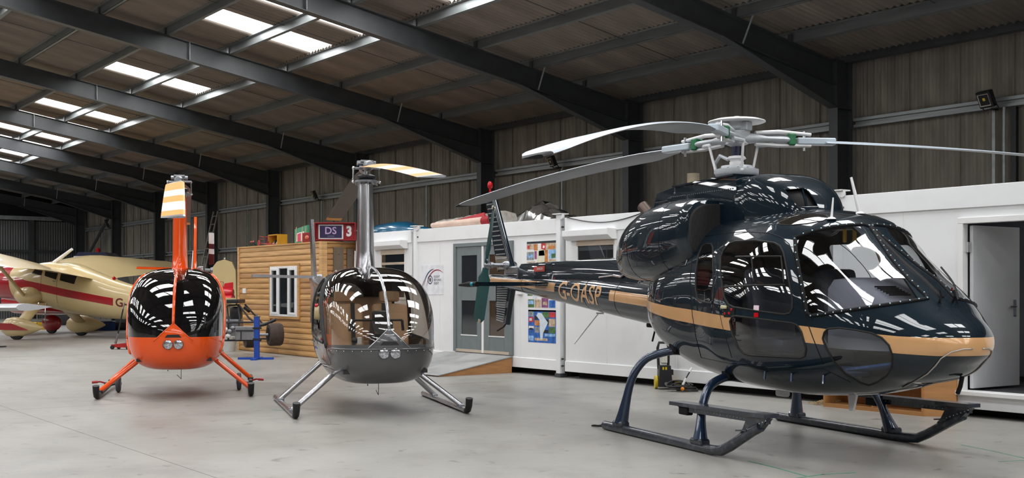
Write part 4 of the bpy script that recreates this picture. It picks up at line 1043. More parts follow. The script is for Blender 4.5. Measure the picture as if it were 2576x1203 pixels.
# ground handling wheels clamped on the orange helicopter's skids
gwm = mat('grey_tyre', (0.06, 0.065, 0.08), 0.6); redp = mat('red_lever_paint', (0.35, 0.015, 0.015), 0.4)
for sg, lb in ((-1, 'ground handling wheel with red lever on the orange skid beside the cream aeroplane'), (1, 'ground handling wheel with red lever on the orange skid nearer the grey helicopter')):
    M = Matrix.LocRotScale(orangeH.location, orangeH.rotation_euler, None); wp = M @ Vector((0.1, sg * 0.86, 0)); wp.z = 0
    t = thing('ground_wheel', lb, 'wheel', wp, orangeH.rotation_euler.z)
    b = MB(); b.lathe([(0.06, -0.035), (0.115, -0.03), (0.13, -0.012), (0.13, 0.012), (0.115, 0.03), (0.06, 0.035)], (0, 0, 0.132), 'y', 24); b.build('tyre', gwm, t)
    b = MB(); b.lathe([(0.062, -0.03), (0.03, -0.045), (0.02, -0.045), (0.02, 0.045), (0.062, 0.03)], (0, 0, 0.132), 'y', 16); b.build('wheel_hub', hubm, t)
    b = MB(); b.cyl((0, 0, 0.132), (0, sg * 0.17, 0.10), 0.016, n=8).box((0, sg * 0.17, 0.10), (0.10, 0.05, 0.10), None, 0.01); b.build('axle_clamp', rubber, t)
    b = MB(); b.tube([(0, sg * 0.18, 0.14), (0.04, sg * 0.25, 0.165), (0.05, sg * 0.32, 0.16)], 0.012, 8).tube([(0.05, sg * 0.28, 0.163), (0.05, sg * 0.36, 0.157)], 0.02, 8); b.build('lever', redp, t)
# ------------------------------------------------------------------ the large dark helicopter
navyp = mat('dark_teal_navy_gloss', (0.0022, 0.0095, 0.0165), 0.4, 0.0, 0.25, 2, coat=1.0, crough=0.012, spec=0.08)
goldp = mat('gold_stripe_paint', (0.56, 0.31, 0.135), 0.30, 0.15, 0.05, 6, coat=0.8)
skidp = mat('skid_dark_blue', (0.006, 0.011, 0.022), 0.38, 0, 0.3, 9, coat=0.5, dark=(0.10, 0.10, 0.11), dscale=14, damt=0.55)
tubep = mat('cross_tube_blue', (0.010, 0.024, 0.055), 0.25, 0.3, 0.15, 4, coat=0.8)
glassh = glass_mat('helicopter_glazing', (0.88, 0.90, 0.92), 0.10, 0.0, 0.02, (0.03, 0.035, 0.04))
dashm = mat('dash_grey_vinyl', (0.17, 0.175, 0.205), 0.7, 0, 0.06, 3)
bluec = mat('blue_carpet', (0.03, 0.085, 0.24), 0.9, 0, 0.3, 30)
sealm = mat('window_gasket', (0.011, 0.0105, 0.010), 0.5, spec=0.3)
blackp = mat('black_strip', (0.004, 0.004, 0.005), 0.55, spec=0.2)
screwm = mat('blue_white_screw', (0.45, 0.62, 0.70), 0.3, 0.3)
hubw = mat('pale_grey_hub_paint', (0.48, 0.51, 0.54), 0.4, 0.1, 0.08, 8)
bladeg = mat('blade_blue_grey', (0.44, 0.50, 0.56), 0.35, 0, 0.06, 2)
bladeu = mat('blade_under_grey', (0.32, 0.34, 0.36), 0.45, 0, 0.12, 2)
greenb = mat('green_bearing', (0.015, 0.13, 0.05), 0.5)
tealb = mat('tail_blade_teal', (0.025, 0.085, 0.085), 0.4, 0, 0.1, 3)
burnt = mat('burnt_exhaust_metal', (0.12, 0.09, 0.075), 0.45, 0.7, 0.2, 6)
HP, HF = (2.354, 12.08), Vector((0.39, -0.92)).normalized()
hang = math.atan2(*reversed(cam2w(*HF).xy))
BH = thing('helicopter', 'large dark navy helicopter with gold stripe, standing in front of the white cabins', 'helicopter', cam2w(*HP), hang)
Mi = world_of(BH).inverted()
CL = Mi @ EYEV
def dl(px, py): return (Mi.to_3x3() @ ray(px, py)).normalized()
def at_y(px, py, y):
    d = dl(px, py); return CL + d * ((y - CL.y) / d.y)
V3 = Vector
TB = [(-1.62, 1.50, 1.12, 0.10, 1.34, 2.2, 2.2), (-1.20, 1.734, 0.985, 0.357, 1.36, 2.2, 2.2), (-0.80, 1.947, 0.895, 0.62, 1.32, 2.3, 2.3), (-0.40, 2.085, 0.765, 0.765, 1.28, 2.4, 2.4),
      (0.00, 2.20, 0.655, 0.815, 1.24, 2.5, 2.5), (0.50, 2.255, 0.588, 0.862, 1.20, 2.6, 2.6), (1.00, 2.255, 0.548, 0.935, 1.18, 2.6, 2.6), (1.50, 2.245, 0.535, 0.965, 1.16, 2.6, 2.5),
      (1.90, 2.17, 0.558, 0.875, 1.14, 2.5, 2.4), (2.20, 1.955, 0.592, 0.765, 1.12, 2.4, 2.3), (2.50, 1.735, 0.655, 0.705, 1.11, 2.3, 2.2), (2.72, 1.595, 0.725, 0.640, 1.10, 2.2, 2.2),
      (2.88, 1.478, 0.750, 0.540, 1.09, 2.2, 2.15), (3.04, 1.355, 0.80, 0.430, 1.08, 2.15, 2.1), (3.163, 1.275, 0.885, 0.330, 1.08, 2.1, 2.1), (3.243, 1.21, 0.935, 0.235, 1.07, 2.1, 2.1),
      (3.295, 1.14, 0.985, 0.13, 1.06, 2.0, 2.0), (3.312, 1.085, 1.03, 0.05, 1.055, 2.0, 2.0)]
S = Shell(TB, 130, 96)
star = lambda f: f.normal.dot(CL - f.calc_center_median()) > 0
flip = Vector((1, -1, 1))
CLm = CL * flip
port = lambda f: f.normal.dot(CLm - f.calc_center_median()) > 0
def outline(pid, pts, src=0, both=True):
    D = [dl(*p) for p in pts]
    S.cut(pid, cone_planes(D, CL), src, star)
    if both: S.cut(pid, cone_planes([d * flip for d in D], CLm), src, port)
def trace(pts, step=7.0, closed=True):
    """the outline in the photograph carried onto the skin"""
    out = []; n = len(pts)
    for i in range(n if closed else n - 1):
        (x0, y0), (x1, y1) = pts[i], pts[(i + 1) % n]; m = max(1, int(math.hypot(x1 - x0, y1 - y0) / step))
        for j in range(m):
            h = S.hit(CL, dl(lerp(x0, x1, j / m), lerp(y0, y1, j / m)))
            if h: out.append(h)
    if not closed:
        h = S.hit(CL, dl(*pts[-1]))
        if h: out.append(h)
    return out
def both_seals(pts, name, m, r, lift=0.0, closed=True, mirror=True):
    P = trace(pts, 7, closed)
    if len(P) < 2: return
    S.seal(P, name, m, BH, r, lift, closed)
    if mirror: S.seal([p * flip for p in P], name, m, BH, r, lift, closed)
WS = [(2000, 598), (2045, 582), (2092, 571), (2134, 566.5), (2173, 565), (2188, 571), (2238, 645), (2290, 707), (2329, 744), (2333, 752), (2060, 792.5), (2040, 795), (2030, 788), (2021, 740), (2010, 680), (2002, 633)]
DW = [(1812.8, 690), (1813, 648), (1819.4, 630.5), (1835, 613), (1849, 607.5), (1899, 604.5), (1947, 611), (1962, 619), (1971, 636), (1980, 681), (1993, 750), (1993, 776), (1987, 788), (1974, 791.5), (1912.5, 783.5), (1846, 773), (1832, 766), (1822, 747)]
RW = [(1766, 620), (1777, 613), (1789, 613.5), (1793, 622.6), (1795, 686), (1794.5, 756), (1790, 763.5), (1763.5, 758), (1754, 750), (1750, 726), (1750, 686), (1757, 641)]
LW = [(1836, 809), (1842, 797), (1851, 795), (1995, 813.5), (2006, 819), (2016, 835), (2028, 878), (2025, 896), (2014, 901), (1890, 894.5), (1872, 890), (1858, 878), (1842, 841)]
CW = [(2069.5, 852), (2073.5, 837), (2082.6, 827.4), (2111, 825), (2151, 830), (2191.6, 838), (2218, 850), (2236, 868.8), (2245, 895), (2243.5, 925), (2232, 945.5), (2206, 963), (2186, 969.8), (2165, 964), (2127, 942), (2100, 913), (2078.5, 877)]
TW_ = [(1956, 556), (1975, 545.5), (2010, 539), (2050, 538), (2078, 542), (2085, 548.5), (2070, 556), (2030, 563), (1985, 567), (1962, 565)]
for pid, o in ((2, WS), (5, LW), (6, CW), (7, TW_)): outline(pid, o)
outline(3, DW, 0, False); outline(4, RW, 0, False)
PF = rounded([(1.42, 1.42), (1.46, 1.94), (1.82, 1.93), (2.06, 1.42)], 0.09); PR = rounded([(0.52, 1.40), (0.58, 1.97), (1.20, 1.97), (1.20, 1.40)], 0.09)
S.side(3, PF, 1); S.side(4, PR, 1)
# gold stripe: its two edges read off the starboard side as heights along the body
UP = [(1600, 746), (1633, 758), (1686, 771.5), (1740, 779.5), (1811, 793), (1835, 797), (1920, 808), (2005.6, 819), (2070, 827), (2201.7, 840.6), (2242, 845.6), (2363, 851), (2424, 850)]
LO = [(1606, 773), (1633, 782), (1686, 803), (1740, 814), (1819, 829), (1833, 831), (1920, 845), (2024, 862), (2069, 867), (2244, 888.6), (2303, 893), (2373, 897), (2434, 896)]
def edge_tab(E_):
    t = sorted([(h.x, h.z) for h in (S.hit(CL, dl(*p)) for p in E_) if h])
    out = []
    for q in t:
        if not out or q[0] > out[-1][0] + 0.04: out.append(q)
    return out
eu, el = edge_tab(UP), edge_tab(LO)
def edge(t, x):
    if x <= t[0][0]: return t[0][1] + (x - t[0][0]) * (t[1][1] - t[0][1]) / (t[1][0] - t[0][0])
    if x >= t[-1][0]: return t[-1][1]
    for a, c in zip(t, t[1:]):
        if a[0] <= x <= c[0]: return lerp(a[1], c[1], (x - a[0]) / (c[0] - a[0]))
xs_ = [-1.63 + 0.2 * i for i in range(25)] + [3.4]
for a, c in zip(xs_, xs_[1:]):
    q = [V3((a, 0, edge(el, a))), V3((c, 0, edge(el, c))), V3((c, 0, edge(eu, c))), V3((a, 0, edge(eu, a)))]
    S.cut(1, prism_planes(q, V3((0, 1, 0))), 0)
S.part({0}, 'fuselage', navyp, BH)
S.part({1}, 'gold_stripe', goldp, BH)
S.part({0, 1}, 'cabin_lining', lin_black, BH, -0.02, True)
for pid, nm in ((2, 'windscreen'), (3, 'door_window'), (4, 'rear_window'), (5, 'lower_door_window'), (6, 'chin_window')): S.pair({pid}, nm, glassh, BH)
S.pair({7}, 'roof_window', glass_mat('tinted_roof_glass', (0.15, 0.13, 0.12), 0.2, 0.0, 0.5, (0.03, 0.025, 0.02)), BH)
both_seals(WS, 'windscreen_strip', blackp, 0.018); both_seals(DW, 'window_gasket', sealm, 0.009, mirror=False); both_seals(RW, 'window_gasket', sealm, 0.009, mirror=False)
for q in (PF, PR): S.seal(S.side_path(q, 1), 'window_gasket', sealm, BH, 0.009)
both_seals(LW, 'window_gasket', sealm, 0.010); both_seals(CW, 'window_gasket', sealm, 0.009); both_seals(TW_, 'window_gasket', sealm, 0.006, mirror=True)
# screws round the windscreens
rv = MB(); P = trace(WS, 1.5); acc = 0.0
for a, c in zip(P, P[1:]):
    acc += (c - a).length
    if acc > 0.075:
        acc = 0.0
        for q in (c, c * flip):
            n = S.normal_at(q); rv.ball(q + n * 0.014, 0.0075, 6)
struct(rv.build('windscreen_screws', screwm, BH), 'stuff')
post = [S.hit((8, 0, z), (-1, 0, 0)) for z in [1.44 + 0.035 * i for i in range(19)]]; post = [p for p in post if p and p.x > 1.8]
b = MB(); L_, R_ = [], []
S.seal(post, 'centre_post', blackp, BH, 0.05, -0.036, False, 12)
DT = [(1763.5, 597), (1819, 587), (1877.6, 583.7), (1936, 587), (1966, 597.6), (1985, 614), (1996, 639.5), (2006, 690), (2018, 760), (2027, 800), (2045, 850), (2071.5, 917)]
both_seals(DT, 'door_gap', blackp, 0.0045, 0, False)
both_seals([(1807, 609), (1803, 650), (1806, 720), (1811, 790), (1817, 819), (1841, 900)], 'door_gap', blackp, 0.0035, 0, False)
both_seals([(1760, 600), (1742, 640), (1735, 713), (1742, 793), (1750, 846), (1764, 900)], 'door_gap', blackp, 0.0045, 0, False)
both_seals([(1764, 900), (1840, 916), (1940, 930), (2072, 928), (2140, 962)], 'belly_seam', blackp, 0.003, 0, False)
both_seals([(1656, 680), (1735, 684)], 'panel_seam', sealm, 0.003, 0, False); both_seals([(1662, 694), (1735, 700)], 'panel_seam', sealm, 0.003, 0, False)
# sliding pane and rail in the front door window
both_seals([(1821, 722), (1900, 718), (1975, 717)], 'window_rail', sealm, 0.010, 0, False, False)
both_seals([(1850, 646), (1965, 645), (1970, 690), (1972, 713)], 'sliding_frame', sealm, 0.008, 0, False, False)
both_seals([(1891, 648), (1896, 712)], 'sliding_frame', sealm, 0.008, 0, False, False)
wire = trace([(2270, 973.8), (2303, 957.7), (2333, 939.5), (2353, 919), (2367, 901), (2393.5, 885), (2424, 878), (2446, 878)], 7, False)
S.seal(wire, 'nose_guard_wire', mat('pale_wire', (0.40, 0.36, 0.33), 0.4, 0.5), BH, 0.006, 0.006, False); S.seal([p * flip for p in wire], 'nose_guard_wire', MATS['pale_wire'], BH, 0.006, 0.006, False)
# small things on the door: handle, placards
def on_skin(px, py): return S.hit(CL, dl(px, py))
def plate(px, py, wd, ht, m, nm, th=0.006, parent=None):
    p = on_skin(px, py); n = S.normal_at(p); u = V3((1, 0, 0)); u = (u - n * u.dot(n)).normalized(); v = n.cross(u)
    R = Matrix((u, v, n)).transposed(); b = MB(); b.box(p + n * th / 2, (wd, ht, th), R, th * 0.3); return b.build(nm, m, parent or BH)
plate(1823, 773, 0.10, 0.03, mat('brass_handle', (0.55, 0.50, 0.30), 0.35, 0.3), 'door_handle', 0.02)
plate(1835, 787, 0.19, 0.085, blackp, 'latch_panel', 0.004)
for px, py in ((1841, 779), (1824, 789), (1835, 788)): plate(px, py, 0.03, 0.02, red_lens, 'red_placard', 0.008)
plate(1902.5, 793, 0.05, 0.04, red_lens, 'red_placard'); plate(1903, 775, 0.06, 0.045, mat('pink_sticker', (0.7, 0.55, 0.6), 0.5), 'sticker')
b = MB()
for px, py in ((1690, 722), (1712, 728)): p = on_skin(px, py); b.ball(p, 0.012, 6)
b.b.free()
plate(1722, 655, 0.15, 0.13, navyp, 'filler_flap', 0.008)
for px, py, nm in ((1925, 935, 'l'), (1992, 940, 'r'), (2072, 945, 't')):
    p = on_skin(px, py)
    if p: b = MB(); b.tube([p, p + V3((0.02, -0.02, -0.07))], 0.012, 6); b.build('step_lug', tubep, BH)
# inside: floor, dash, seats, bulkhead
b = MB(); b.prism([V3(p) for p in ((-0.1, -0.38, 0.76), (0.4, -0.58, 0.76), (1.7, -0.60, 0.76), (2.3, -0.42, 0.76), (2.3, 0.42, 0.76), (1.7, 0.60, 0.76), (0.4, 0.58, 0.76), (-0.1, 0.38, 0.76))], (0, 0, 0.03)); b.build('cabin_floor', bluec, BH, None)
b = MB()
for sg in (1, -1): b.prism([V3((2.3, sg * 0.12, 0.79)), V3((2.80, sg * 0.10, 0.87)), V3((2.80, sg * 0.32, 0.90)), V3((2.35, sg * 0.50, 0.82))], (0, 0, 0.02))
b.build('chin_floor', bluec, BH, None)
b = MB(); rings = []
for x, hw, z1 in ((1.98, 0.34, 1.53), (2.06, 0.45, 1.61), (2.30, 0.50, 1.59), (2.55, 0.48, 1.50), (2.78, 0.39, 1.38)):
    rings.append([(x, -hw, 1.0), (x, hw, 1.0), (x, hw, z1 - 0.10), (x, hw * 0.86, z1 - 0.02), (x, hw * 0.45, z1), (x, -hw * 0.45, z1), (x, -hw * 0.86, z1 - 0.02), (x, -hw, z1 - 0.10)])
b.loft(rings); da = b.build('dashboard', dashm, BH, 0.7)
b = MB(); b.prism([V3((2.2, -0.2, 0.74)), V3((2.75, -0.16, 0.80)), V3((2.8, -0.16, 1.1)), V3((2.15, -0.2, 1.1))], (0, 0.36, 0)); b.build('console', instr, BH, 0.5, 0.02)
b = MB()
for k in range(6): b.bb(2.50 + 0.035 * k, 2.512 + 0.035 * k, -0.32, -0.1, 1.522 - 0.0135 * k, 1.534 - 0.0135 * k)
struct(b.build('dash_vents', blackp, da, None), 'stuff')
hseat = mat('navy_leather', (0.013, 0.016, 0.03), 0.4, 0, 0.2, 4)
for sg in (1, -1):
    b = MB(); b.box((1.42, sg * 0.40, 1.0), (0.50, 0.48, 0.14), None, 0.05, 2); b.box((1.4, sg * 0.40, 0.85), (0.4, 0.4, 0.2)); st = b.build('front_seat', hseat, BH)
    b = MB(); b.box((1.14, sg * 0.40, 1.36), (0.13, 0.46, 0.70), Matrix.Rotation(math.radians(-12), 3, 'Y'), 0.05, 2); b.build('seat_back', hseat, st)
    b = MB(); b.tube([(2.05, sg * 0.42, 0.74), (2.02, sg * 0.42, 0.95), (1.90, sg * 0.40, 1.12), (1.92, sg * 0.40, 1.22)], 0.014, 8); b.lathe([(0.07, 0.74), (0.05, 0.77), (0.02, 0.80)], (2.05, sg * 0.42, 0), n=14); b.build('cyclic_stick', chrome, BH)
b = MB(); b.box((0.30, 0, 1.0), (0.46, 1.4, 0.14), None, 0.05, 2); rb = b.build('rear_bench', hseat, BH); b = MB(); b.box((0.05, 0, 1.36), (0.13, 1.4, 0.70), Matrix.Rotation(math.radians(-10), 3, 'Y'), 0.05, 2); b.build('bench_back', hseat, rb)
b = MB(); b.bb(0.10, 0.16, -0.62, -0.44, 1.55, 1.80); b.build('red_jacket', mat('red_cloth', (0.30, 0.02, 0.03), 0.8), BH)
b = MB(); b.tube([(1.72, -0.585, 0.84), (1.98, -0.56, 0.84)], 0.045, 12); ex = b.build('fire_extinguisher', red_lens, BH); b = MB(); b.tube([(1.66, -0.59, 0.84), (1.80, -0.577, 0.84)], 0.047, 12); b.build('white_band', whitep, ex)
b = MB(); b.box((1.62, 0, 2.08), (0.5, 0.22, 0.06), None, 0.02); oh = b.build('overhead_panel', instr, BH); b = MB()
yl = mat('yellow_lever', (0.6, 0.36, 0.02), 0.4)
for y_ in (-0.06, 0.05): b = MB(); b.box((1.80, y_, 2.0), (0.03, 0.03, 0.14), None, 0.006); b.build('yellow_lever', yl, oh)
b = MB(); b.box((2.66, 0.36, 1.44), (0.01, 0.012, 0.16), Matrix.Rotation(0.1, 3, 'Y')); b.build('red_streamer', red_lens, BH)
# wipers and fittings at the foot of the windscreen
for sg in (1, -1):
    p0 = S.hit((8, sg * 0.07, 1.40), (-1, 0, 0)); b = MB(); b.tube([p0, p0 + V3((0.03, 0, 0.05)), p0 + V3((0.015, 0, 0.10))], 0.011, 6); b.tube([p0 + V3((0.02, 0, 0.08)), p0 + V3((0.04, sg * 0.02, -0.01))], 0.006, 5); b.build('wiper_pivot', blackp, BH)
p0 = S.hit((8, 0.12, 1.40), (-1, 0, 0)); b = MB()
q = [S.hit((8, 0.12 + 0.04 * k, 1.40 + 0.035 * k), (-1, 0, 0)) for k in range(9)]; q = [p + S.normal_at(p) * 0.025 for p in q if p]
b.tube(q, 0.008, 6); b.build('wiper_arm', blackp, BH)
# front cowling with its air intake
CT = [(0.62, 2.63, 2.0, 0.455, 2.30, 3.6, 3.6), (0.78, 2.645, 2.0, 0.46, 2.30, 3.5, 3.5), (0.98, 2.615, 2.0, 0.44, 2.28, 3.2, 3.2), (1.14, 2.555, 2.0, 0.40, 2.26, 3.0, 3.0), (1.28, 2.46, 2.0, 0.34, 2.23, 2.8, 2.8), (1.38, 2.36, 2.0, 0.27, 2.2, 2.6, 2.6), (1.45, 2.25, 2.0, 0.18, 2.14, 2.4, 2.4), (1.47, 2.19, 2.02, 0.10, 2.1, 2.2, 2.2)]
C = Shell(CT, 44, 56)
IN = [(1972, 477), (2019.6, 473.5), (2030, 478), (2046, 498), (2058, 520.5), (2008, 523), (1990, 501)]
C.cut(2, cone_planes([dl(*p) for p in IN], CL), 0, star)
cw = C.part({0}, 'front_cowling', navyp, BH)
C.part({0, 2}, 'cowling_lining', blackp, cw, -0.03, True)
b = MB(); P_ = [C.hit(CL, dl(*p)) for p in IN + IN[:1]]; b.tube([p for p in P_ if p], 0.008, 6); b.build('intake_rim', navyp, cw)
a0, a1 = C.hit(CL, dl(2022, 476)), C.hit(CL, dl(2034, 520)); b = MB(); b.tube([a0 - V3((0.02, 0, 0)), a1 - V3((0.02, 0, 0))], 0.010, 6); b.build('intake_divider', navyp, cw)
# transmission deck box
b = MB(); prf = [(0.66, 2.635), (0.0, 2.63), (-0.55, 2.60), (-0.88, 2.56), (-0.95, 2.40), (-0.95, 2.05), (0.66, 2.05)]
b.prism([V3((x, -0.45, z)) for x, z in prf], (0, 0.9, 0)); dk_ = b.build('deck_housing', navyp, BH, 0.5, 0.02)
b = MB(); b.prism([V3((x, -0.485, z)) for x, z in ((0.66, 2.64), (-0.5, 2.615), (-0.5, 2.60), (0.66, 2.625))], (0, 0.97, 0)); b.build('deck_lid', navyp, dk_, None)
rv = MB()
for k in range(30):
    for sg in (1, -1): rv.ball((0.6 - 0.04 * k, sg * 0.453, 2.50), 0.007, 6)
struct(rv.build('deck_rivets', hubm, dk_), 'stuff')
b = MB(); b.cyl((-0.85, 0.0, 2.56), (-0.85, 0.0, 2.80), 0.068, n=20); b.build('breather_stack', mat('tan_metal', (0.36, 0.30, 0.21), 0.5, 0.2, 0.2, 8), dk_)
b = MB(); b.ball((-0.96, -0.32, 2.47), 0.06, 12, (0.6, 1, 1)); b.build('white_lamp', whitep, dk_)
# engine pods
PT = [(-1.50, 1.93, 1.72, 0.06, 1.82, 2.0, 2.0), (-1.42, 2.05, 1.66, 0.16, 1.84, 2.1, 2.1), (-1.24, 2.20, 1.62, 0.255, 1.90, 2.2, 2.2), (-0.95, 2.33, 1.60, 0.33, 1.96, 2.3, 2.3), (-0.55, 2.415, 1.60, 0.365, 2.02, 2.5, 2.4), (-0.10, 2.44, 1.65, 0.37, 2.06, 2.6, 2.5), (0.22, 2.43, 1.72, 0.36, 2.08, 2.8, 2.6), (0.36, 2.40, 1.80, 0.33, 2.09, 3.0, 2.8)]
for sg in (1, -1):
    Q = Shell(PT, 40, 48); pd = Q.part({0}, 'engine_pod', navyp, BH); pd.location = (0, sg * 0.50, 0)
    b = MB(); b.loft([[(x, w_ * math.copysign(abs(math.cos(a)) ** 0.7, math.cos(a)), 2.09 + h_ * math.copysign(abs(math.sin(a)) ** 0.7, math.sin(a))) for a in [2 * PI * k / 32 for k in range(32)]] for x, w_, h_ in ((0.30, 0.335, 0.30), (0.345, 0.325, 0.29), (0.375, 0.29, 0.26))]); b.build('intake_mesh', mat('intake_gauze', (0.012, 0.011, 0.011), 0.7, 0, 0.4, 60, 0.5), pd)
    for x_, nm in ((-0.12, 'a'), (-0.85, 'b')):
        b = MB(); ring = [p for p in (Q.hit((x_, 3 * math.cos(a), 2.0 + 3 * math.sin(a)), (0, -math.cos(a), -math.sin(a))) for a in [2 * PI * k / 40 for k in range(40)]) if p]; b.tube(ring, 0.004, 5, closed=True); b.build('pod_seam', blackp, pd)
    b = MB(); b.lathe([(0.06, 0), (0.064, 0.10), (0.066, 0.30), (0.056, 0.305), (0.05, 0.15)], n=20); b.xform(Matrix.Translation((-0.76, sg * 0.02, 2.24)) @ Matrix.Rotation(sg * -0.25, 4, 'X') @ Matrix.Rotation(-0.85, 4, 'Y')); b.build('exhaust_pipe', burnt, pd)
    b = MB(); b.box((-0.42, sg * -0.05, 2.41), (0.10, 0.05, 0.03), None, 0.008); b.build('vent_scoop', blackp, pd)
    b = MB(); b.ball((-1.02, sg * 0.3, 1.95), 0.022, 10); b.build('position_lamp', screwm, pd)
# engine fairing and tail boom
b = MB(); rings = []
for x, z0, z1, w_ in ((0.0, 1.7, 2.30, 0.5), (-0.6, 1.6, 2.25, 0.42), (-1.1, 1.5, 2.12, 0.30), (-1.5, 1.45, 1.98, 0.18), (-1.9, 1.42, 1.93, 0.12)):
    rings.append([(x, w_ * math.cos(a), lerp(z0, z1, 0.5 + 0.5 * math.copysign(abs(math.sin(a)) ** 0.7, math.sin(a)))) for a in [2 * PI * k / 24 for k in range(24)]])
b.loft(rings); b.build('engine_fairing', navyp, BH, 0.8)
BT = []
for i in range(40):
    t = i / 39; x = lerp(-6.90, -1.05, t); zc = lerp(1.675, 1.315, t); r = lerp(0.075, 0.285, t ** 0.92); BT.append((x, zc + r, zc - r * 1.02, r * 0.92, zc, 2.0, 2.0))
T = Shell(BT, 0, 40, [q[0] for q in BT])
bl = [(-6.95, 1.655, 0.05), (-5.2, 1.59, 0.055), (-4.4, 1.545, 0.06), (-4.16, 1.535, 0.06), (-2.45, 1.435, 0.065), (-1.9, 1.40, 0.065), (-1.0, 1.345, 0.07)]
for (xa, za, ha), (xb, zb, hb_) in zip(bl, bl[1:]):
    if xa == -4.16: continue
    T.cut(1, prism_planes([V3((xa, 0, za - ha)), V3((xb, 0, zb - hb_)), V3((xb, 0, zb + hb_)), V3((xa, 0, za + ha))], V3((0, 1, 0))), 0)
T.part({0}, 'tail_boom', navyp, BH); T.part({1}, 'boom_stripe', goldp, BH, test=lambda c: c.x < -3.5); T.part({1}, 'boom_stripe', goldp, BH, test=lambda c: c.x >= -3.5)
# registration on the boom
def wrap_text(txt, x0, size, sg, sx):
    o = text_mesh(txt, size, goldp, 'registration', BH, None, 0.0, 'LEFT', 0.004, sx)
    me = o.data
    bm = bmesh.new(); bm.from_mesh(me); bmesh.ops.subdivide_edges(bm, edges=[e for e in bm.edges if e.calc_length() > 0.03], cuts=3); bmesh.ops.triangulate(bm, faces=bm.faces[:]); bm.to_mesh(me); bm.free()
    for v in me.vertices:
        u = v.co.x; x = x0 + u if sg < 0 else x0 - u; zc = lerp(1.675, 1.315, (x + 6.9) / 5.85); z = zc - 0.005 + v.co.y
        h = T.hit((x, sg * 3, z), (0, -sg, 0)); v.co = (h + T.normal_at(h) * 0.004) if h else V3((x, sg * 0.2, z))
    return o
wrap_text('G-OASP', -4.02, 0.34, -1, 1.12); wrap_text('G-OASP', -2.5, 0.34, 1, 1.12)
b = MB()
for x_ in (-5.4, -3.2, -2.3):
    t = (x_ + 6.9) / 5.85; zc = lerp(1.675, 1.315, t); r = lerp(0.075, 0.285, t ** 0.92) + 0.001; b.tube([(x_, r * 0.92 * math.cos(a), zc + r * math.sin(a)) for a in [2 * PI * k / 28 for k in range(28)]], 0.004, 5, closed=True)
struct(b.build('boom_seams', sealm, BH), 'stuff')
b = MB(); rings = []
for x, w_, z0, z1 in ((-1.3, 0.12, 1.45, 1.93), (-1.9, 0.105, 1.5, 1.915), (-2.6, 0.095, 1.55, 1.91), (-4.2, 0.085, 1.62, 1.905), (-5.55, 0.08, 1.66, 1.90), (-5.68, 0.06, 1.66, 1.84)):
    rings.append([(x, -w_ * 1.25, z0), (x, w_ * 1.25, z0), (x, w_, z1 - 0.05), (x, w_ * 0.7, z1 - 0.01), (x, 0, z1), (x, -w_ * 0.7, z1 - 0.01), (x, -w_, z1 - 0.05)])
b.loft(rings); sp = b.build('driveshaft_cover', navyp, BH, 0.6)
b = MB(); y_ = -0.098
b.poly([(-5.02, y_, 1.80), (-4.94, y_, 1.855), (-4.94, y_, 1.835), (-4.62, y_, 1.845), (-4.62, y_, 1.765), (-4.94, y_, 1.765), (-4.94, y_, 1.745)]); b.build('red_arrow', mat('red_arrow_print', (0.55, 0.06, 0.04), 0.4), sp, None)
text_mesh('DANGER', 0.05, whitep, 'arrow_lettering', sp, Matrix.Translation((-4.78, y_ - 0.002, 1.803)) @ Matrix.Rotation(PI / 2, 4, 'X'), 0.0005)
cr_ = mat('chromed_bracket', (0.55, 0.55, 0.55), 0.2, 0.9)
b = MB(); b.tube([(-2.0, -0.135, 1.66), (-2.15, -0.135, 1.72), (-2.3, -0.13, 1.66), (-2.5, -0.125, 1.68)], 0.016, 6).tube([(-2.5, -0.125, 1.68), (-2.9, -0.122, 1.66)], 0.010, 6); b.build('cover_latch', cr_, sp)
# stabiliser, fins, tail rotor
for sg in (1, -1):
    b = MB(); b.prism([V3((-4.40, sg * 0.10, 1.555)), V3((-4.85, sg * 0.10, 1.555)), V3((-4.85, sg * 1.22, 1.555)), V3((-4.42, sg * 1.22, 1.555))], (0, 0, 0.055)); hs = b.build('stabiliser', navyp, BH, 0.5, 0.018)
    b = MB(); b.tube([(-4.36, sg * 1.22, 1.58), (-4.62, sg * 1.24, 1.58), (-4.95, sg * 1.26, 1.57)], [0.035, 0.04, 0.015], 10); b.build('tip_cap', blackp, hs)
    b = MB(); b.ball((-4.46, sg * 1.26, 1.58), 0.03, 10); b.build('tip_light', mat('teal_lens', (0.01, 0.25, 0.32), 0.1), hs)
ribm = mat('rib_grey', (0.17, 0.17, 0.175), 0.4, 0.4)
def fin2(pts, nm, th):
    """swept fin: leading edge tube, thin skin and pressed ribs on both faces"""
    le0, le1, te1, te0 = [V3(p) for p in pts]
    b = MB(); h = V3((0, th / 2, 0)); b.prism([p - h for p in (le0, le1, te1, te0)], h * 2); f = b.build(nm, navyp, BH, None)
    b = MB(); b.tube([le0, le1], 0.045, 12); b.build('leading_edge', navyp, f)
    b = MB(); b.tube([te0, te1], 0.025, 10); b.build('trailing_edge', navyp, f)
    n = 17
    for sg in (1, -1):
        b = MB()
        for k in range(n):
            t = (k + 0.5) / n; p, q = le0.lerp(le1, t), te0.lerp(te1, t); b.tube([p.lerp(q, 0.16) + h * sg, p.lerp(q, 0.9) + h * sg], 0.010, 5)
        struct(b.build('pressed_ribs', ribm, f), 'stuff')
    return f
fu = fin2([(-5.98, 0, 1.80), (-6.82, 0, 3.05), (-7.12, 0, 3.05), (-6.55, 0, 1.80)], 'upper_fin', 0.05)
